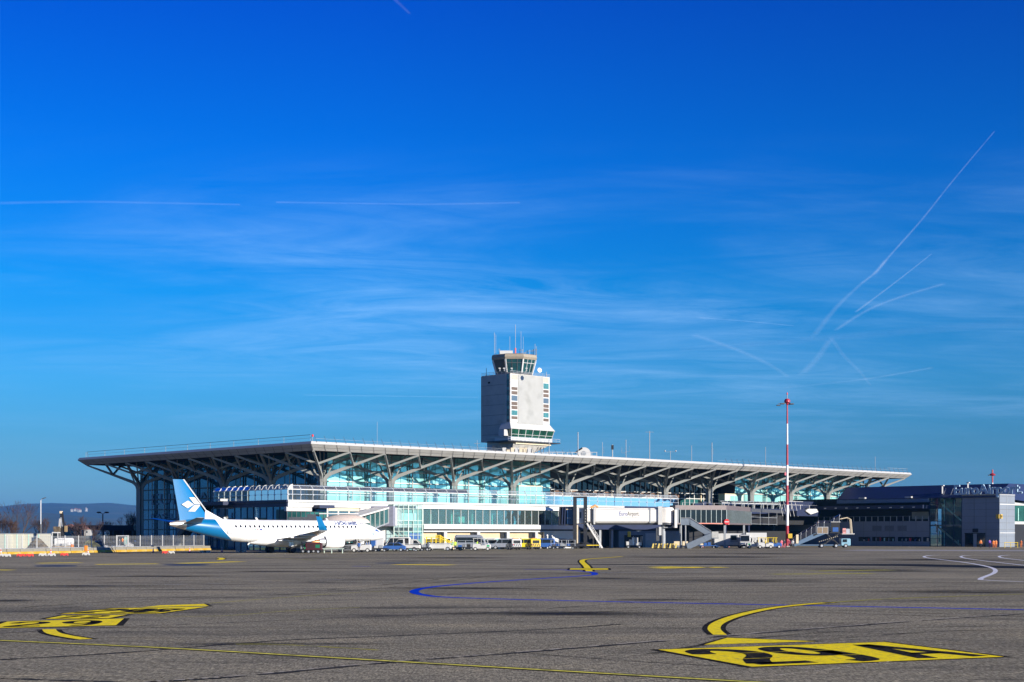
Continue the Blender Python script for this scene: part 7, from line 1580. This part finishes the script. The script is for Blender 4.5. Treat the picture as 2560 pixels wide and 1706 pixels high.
for k in range(4):
    ang = (R(190), R(205), R(-15), R(15))[k]; rr_ = (2.0, 1.3, 1.0, .8)[k]; d = Vector((math.cos(ang), math.sin(ang), 0)); mb = MB(); mb.tube([(0, 0, H_+.4), tuple(d*rr_+Vector((0, 0, H_+.2-.15*k*(k < 2))))], .06, DGREY, 5); c = d*rr_+Vector((0, 0, H_+.12-.1*(k == 0)*3)); mb.box(c.x-.42, c.x+.42, c.y-.3, c.y+.3, c.z-.12, c.z+.12, DGREY, .04); mb.build('floodlight', mt_)
mb = MB(); mb.lathe([(.5, 0), (.5, .25)], (0, 0, 0), CONC, 16); mb.box(-.55, -.32, -.2, .2, 15.6, 16.2, PINK); mb.box(.1, 1.0, -.6, -.4, 1.9, 2.9, mat('ochre_sign', (.55, .36, .03), .5)); mb.build('fitting', mt_)
Z = 520; t = thing('floodlight_mast', (XZ(2481, Z), Z, 0), 'distant red and white mast rising behind the wing roof sign', 'light mast'); mb = MB(); H_ = EYE+(HZ-1186)/F_PX*Z
mb.tube([(0, 0, 0), (0, 0, H_-3)], .42, WM, 12, r1=.3); mb.build('pole', t); mb = MB(); mb.tube([(0, 0, H_-3), (0, 0, H_+1.6)], .26, RM, 10); mb.lathe([(0, H_-.6), (.9, H_-.4), (1.0, H_), (0, H_+.5)], (0, 0, 0), RM, 14); mb.build('hub', t); mb = MB(); mb.box(-1.4, 1.1, -.4, .4, H_-.5, H_-.2, DGREY); mb.build('floodlight', t)
t = thing('gate_barrier', (XZ(2512, 300), 300, 0), 'yellow hand-rail barrier in front of the sunlit wing edge', 'barrier'); mb = MB()
for x in (0, 1.2, 2.6): mb.tube([(x, 0, 0), (x, 0, 1.1)], .05, YEL, 6)
mb.tube([(-.1, 0, 1.1), (2.7, 0, 1.1)], .05, YEL, 6); mb.tube([(-.1, 0, .6), (2.7, 0, .6)], .04, YEL, 6); mb.build('rail', t)

# ---------------------------------------------------------------- vapour trails: thin tubes of cloud 9 km up
def trail_mat(name, a):
    m = bpy.data.materials.new(name); m.use_nodes = True; N, L, new = NN(m.node_tree); N.clear(); out = new('ShaderNodeOutputMaterial')
    tr = new('ShaderNodeBsdfTransparent'); tl = new('ShaderNodeBsdfTranslucent'); df = new('ShaderNodeBsdfDiffuse'); tl.inputs[0].default_value = (.85, .92, 1, 1); df.inputs[0].default_value = (.85, .92, 1, 1)
    ad = new('ShaderNodeAddShader'); L.new(tl.outputs[0], ad.inputs[0]); L.new(df.outputs[0], ad.inputs[1])
    tc = new('ShaderNodeTexCoord'); nz = new('ShaderNodeTexNoise'); nz.inputs['Scale'].default_value = .0011; nz.inputs['Detail'].default_value = 6; L.new(tc.outputs['Object'], nz.inputs[0])
    mr = new('ShaderNodeMapRange'); mr.inputs[1].default_value = .33; mr.inputs[2].default_value = .68; mr.inputs[3].default_value = a*.5; mr.inputs[4].default_value = a; L.new(nz.outputs[0], mr.inputs[0])
    mx = new('ShaderNodeMixShader'); L.new(mr.outputs[0], mx.inputs[0]); L.new(tr.outputs[0], mx.inputs[1]); L.new(ad.outputs[0], mx.inputs[2]); L.new(mx.outputs[0], out.inputs[0]); return m
TR1, TR2, TR3 = trail_mat('vapour_trail_fresh', .02), trail_mat('vapour_trail_old', .012), trail_mat('vapour_trail_faint', .011)
def trail(pts, wpx, m, lab, alt=9000):
    P = [];
    for x, y in pts: Z = (alt-EYE)*F_PX/(HZ-y); P.append(Vector((XZ(x, Z), Z, alt)))
    P = smooth_path(P, 6); mb = MB()
    for kk in (.5, 1.0, 1.7): trail_tube(mb, P, wpx, m, kk)
    o = mb.build('vapour_trail', smooth=True); tag(o, lab, 'vapour trail', 'vapour trails in the sky')
def trail_tube(mb, P, wpx, m, kk):
    rings = []
    for i, p in enumerate(P):
        f = i/(len(P)-1); wd = (wpx[0]+(wpx[1]-wpx[0])*f)*p.y/F_PX/2*kk; d = (P[min(i+1, len(P)-1)]-P[max(i-1, 0)]).normalized(); s = d.cross(Vector((0, 0, 1))).normalized(); u = s.cross(d)
        rings.append([p+(s*math.cos(a)+u*math.sin(a)*.6)*wd for a in [2*math.pi*k/8 for k in range(8)]])
    mb.loft(rings, m, caps=False)
for args in ([[(2486, 329), (2380, 455), (2300, 555), (2226, 638), (2190, 680), (2155, 708)], (2, 6), TR1, 'longest straight vapour trail, climbing towards the upper corner of the sky'],
             [[(2215, 650), (2185, 688)], (8, 8), TR2, 'short broken piece below the longest straight trail'], [[(2155, 708), (2090, 770), (2035, 840)], (6, 12), TR2, 'soft trail fading down towards the crossing point'],
             [[(2329, 635), (2240, 705), (2140, 780)], (2, 5), TR1, 'second straight trail, shorter and lower than the longest'], [[(2360, 710), (2260, 740), (2170, 775), (2090, 825)], (9, 8), TR2, 'feathery curved trail below the second straight trail'],
             [[(2075, 850), (2040, 900), (2005, 935)], (10, 14), TR2, 'broad trail falling from the crossing point towards the mast'], [[(2078, 845), (2110, 890), (2150, 930), (2176, 964)], (7, 4), TR2, 'thin trail falling from the crossing point away from the mast'],
             [[(1735, 838), (1830, 870), (1920, 910), (1970, 942)], (10, 6), TR2, 'wavy trail sloping down towards the head of the striped mast'], [[(1700, 875), (1900, 860), (2200, 835), (2560, 805)], (12, 22), TR3, 'wide faint band rising across the crossing point'],
             [[(1750, 795), (1860, 803), (1984, 815)], (3, 3), TR2, 'thin short nearly level trail above the mast'], [[(690, 506), (900, 509), (1080, 511), (1300, 507)], (5, 5), TR2, 'long thin level trail high above the tower'],
             [[(-40, 509), (200, 505), (400, 508), (600, 512)], (8, 5), TR3, 'soft level trail at the upper picture edge side'], [[(984, -4), (1024, 34)], (6, 4), TR2, 'tiny trail crossing the top picture edge'],
             [[(760, 988), (1000, 991), (1195, 994)], (3, 3), TR3, 'faint level trail just left of the tower shaft'], [[(1960, 970), (2150, 950), (2330, 920)], (6, 8), TR3, 'faint band running from the mast head towards the picture edge']): trail(*args)
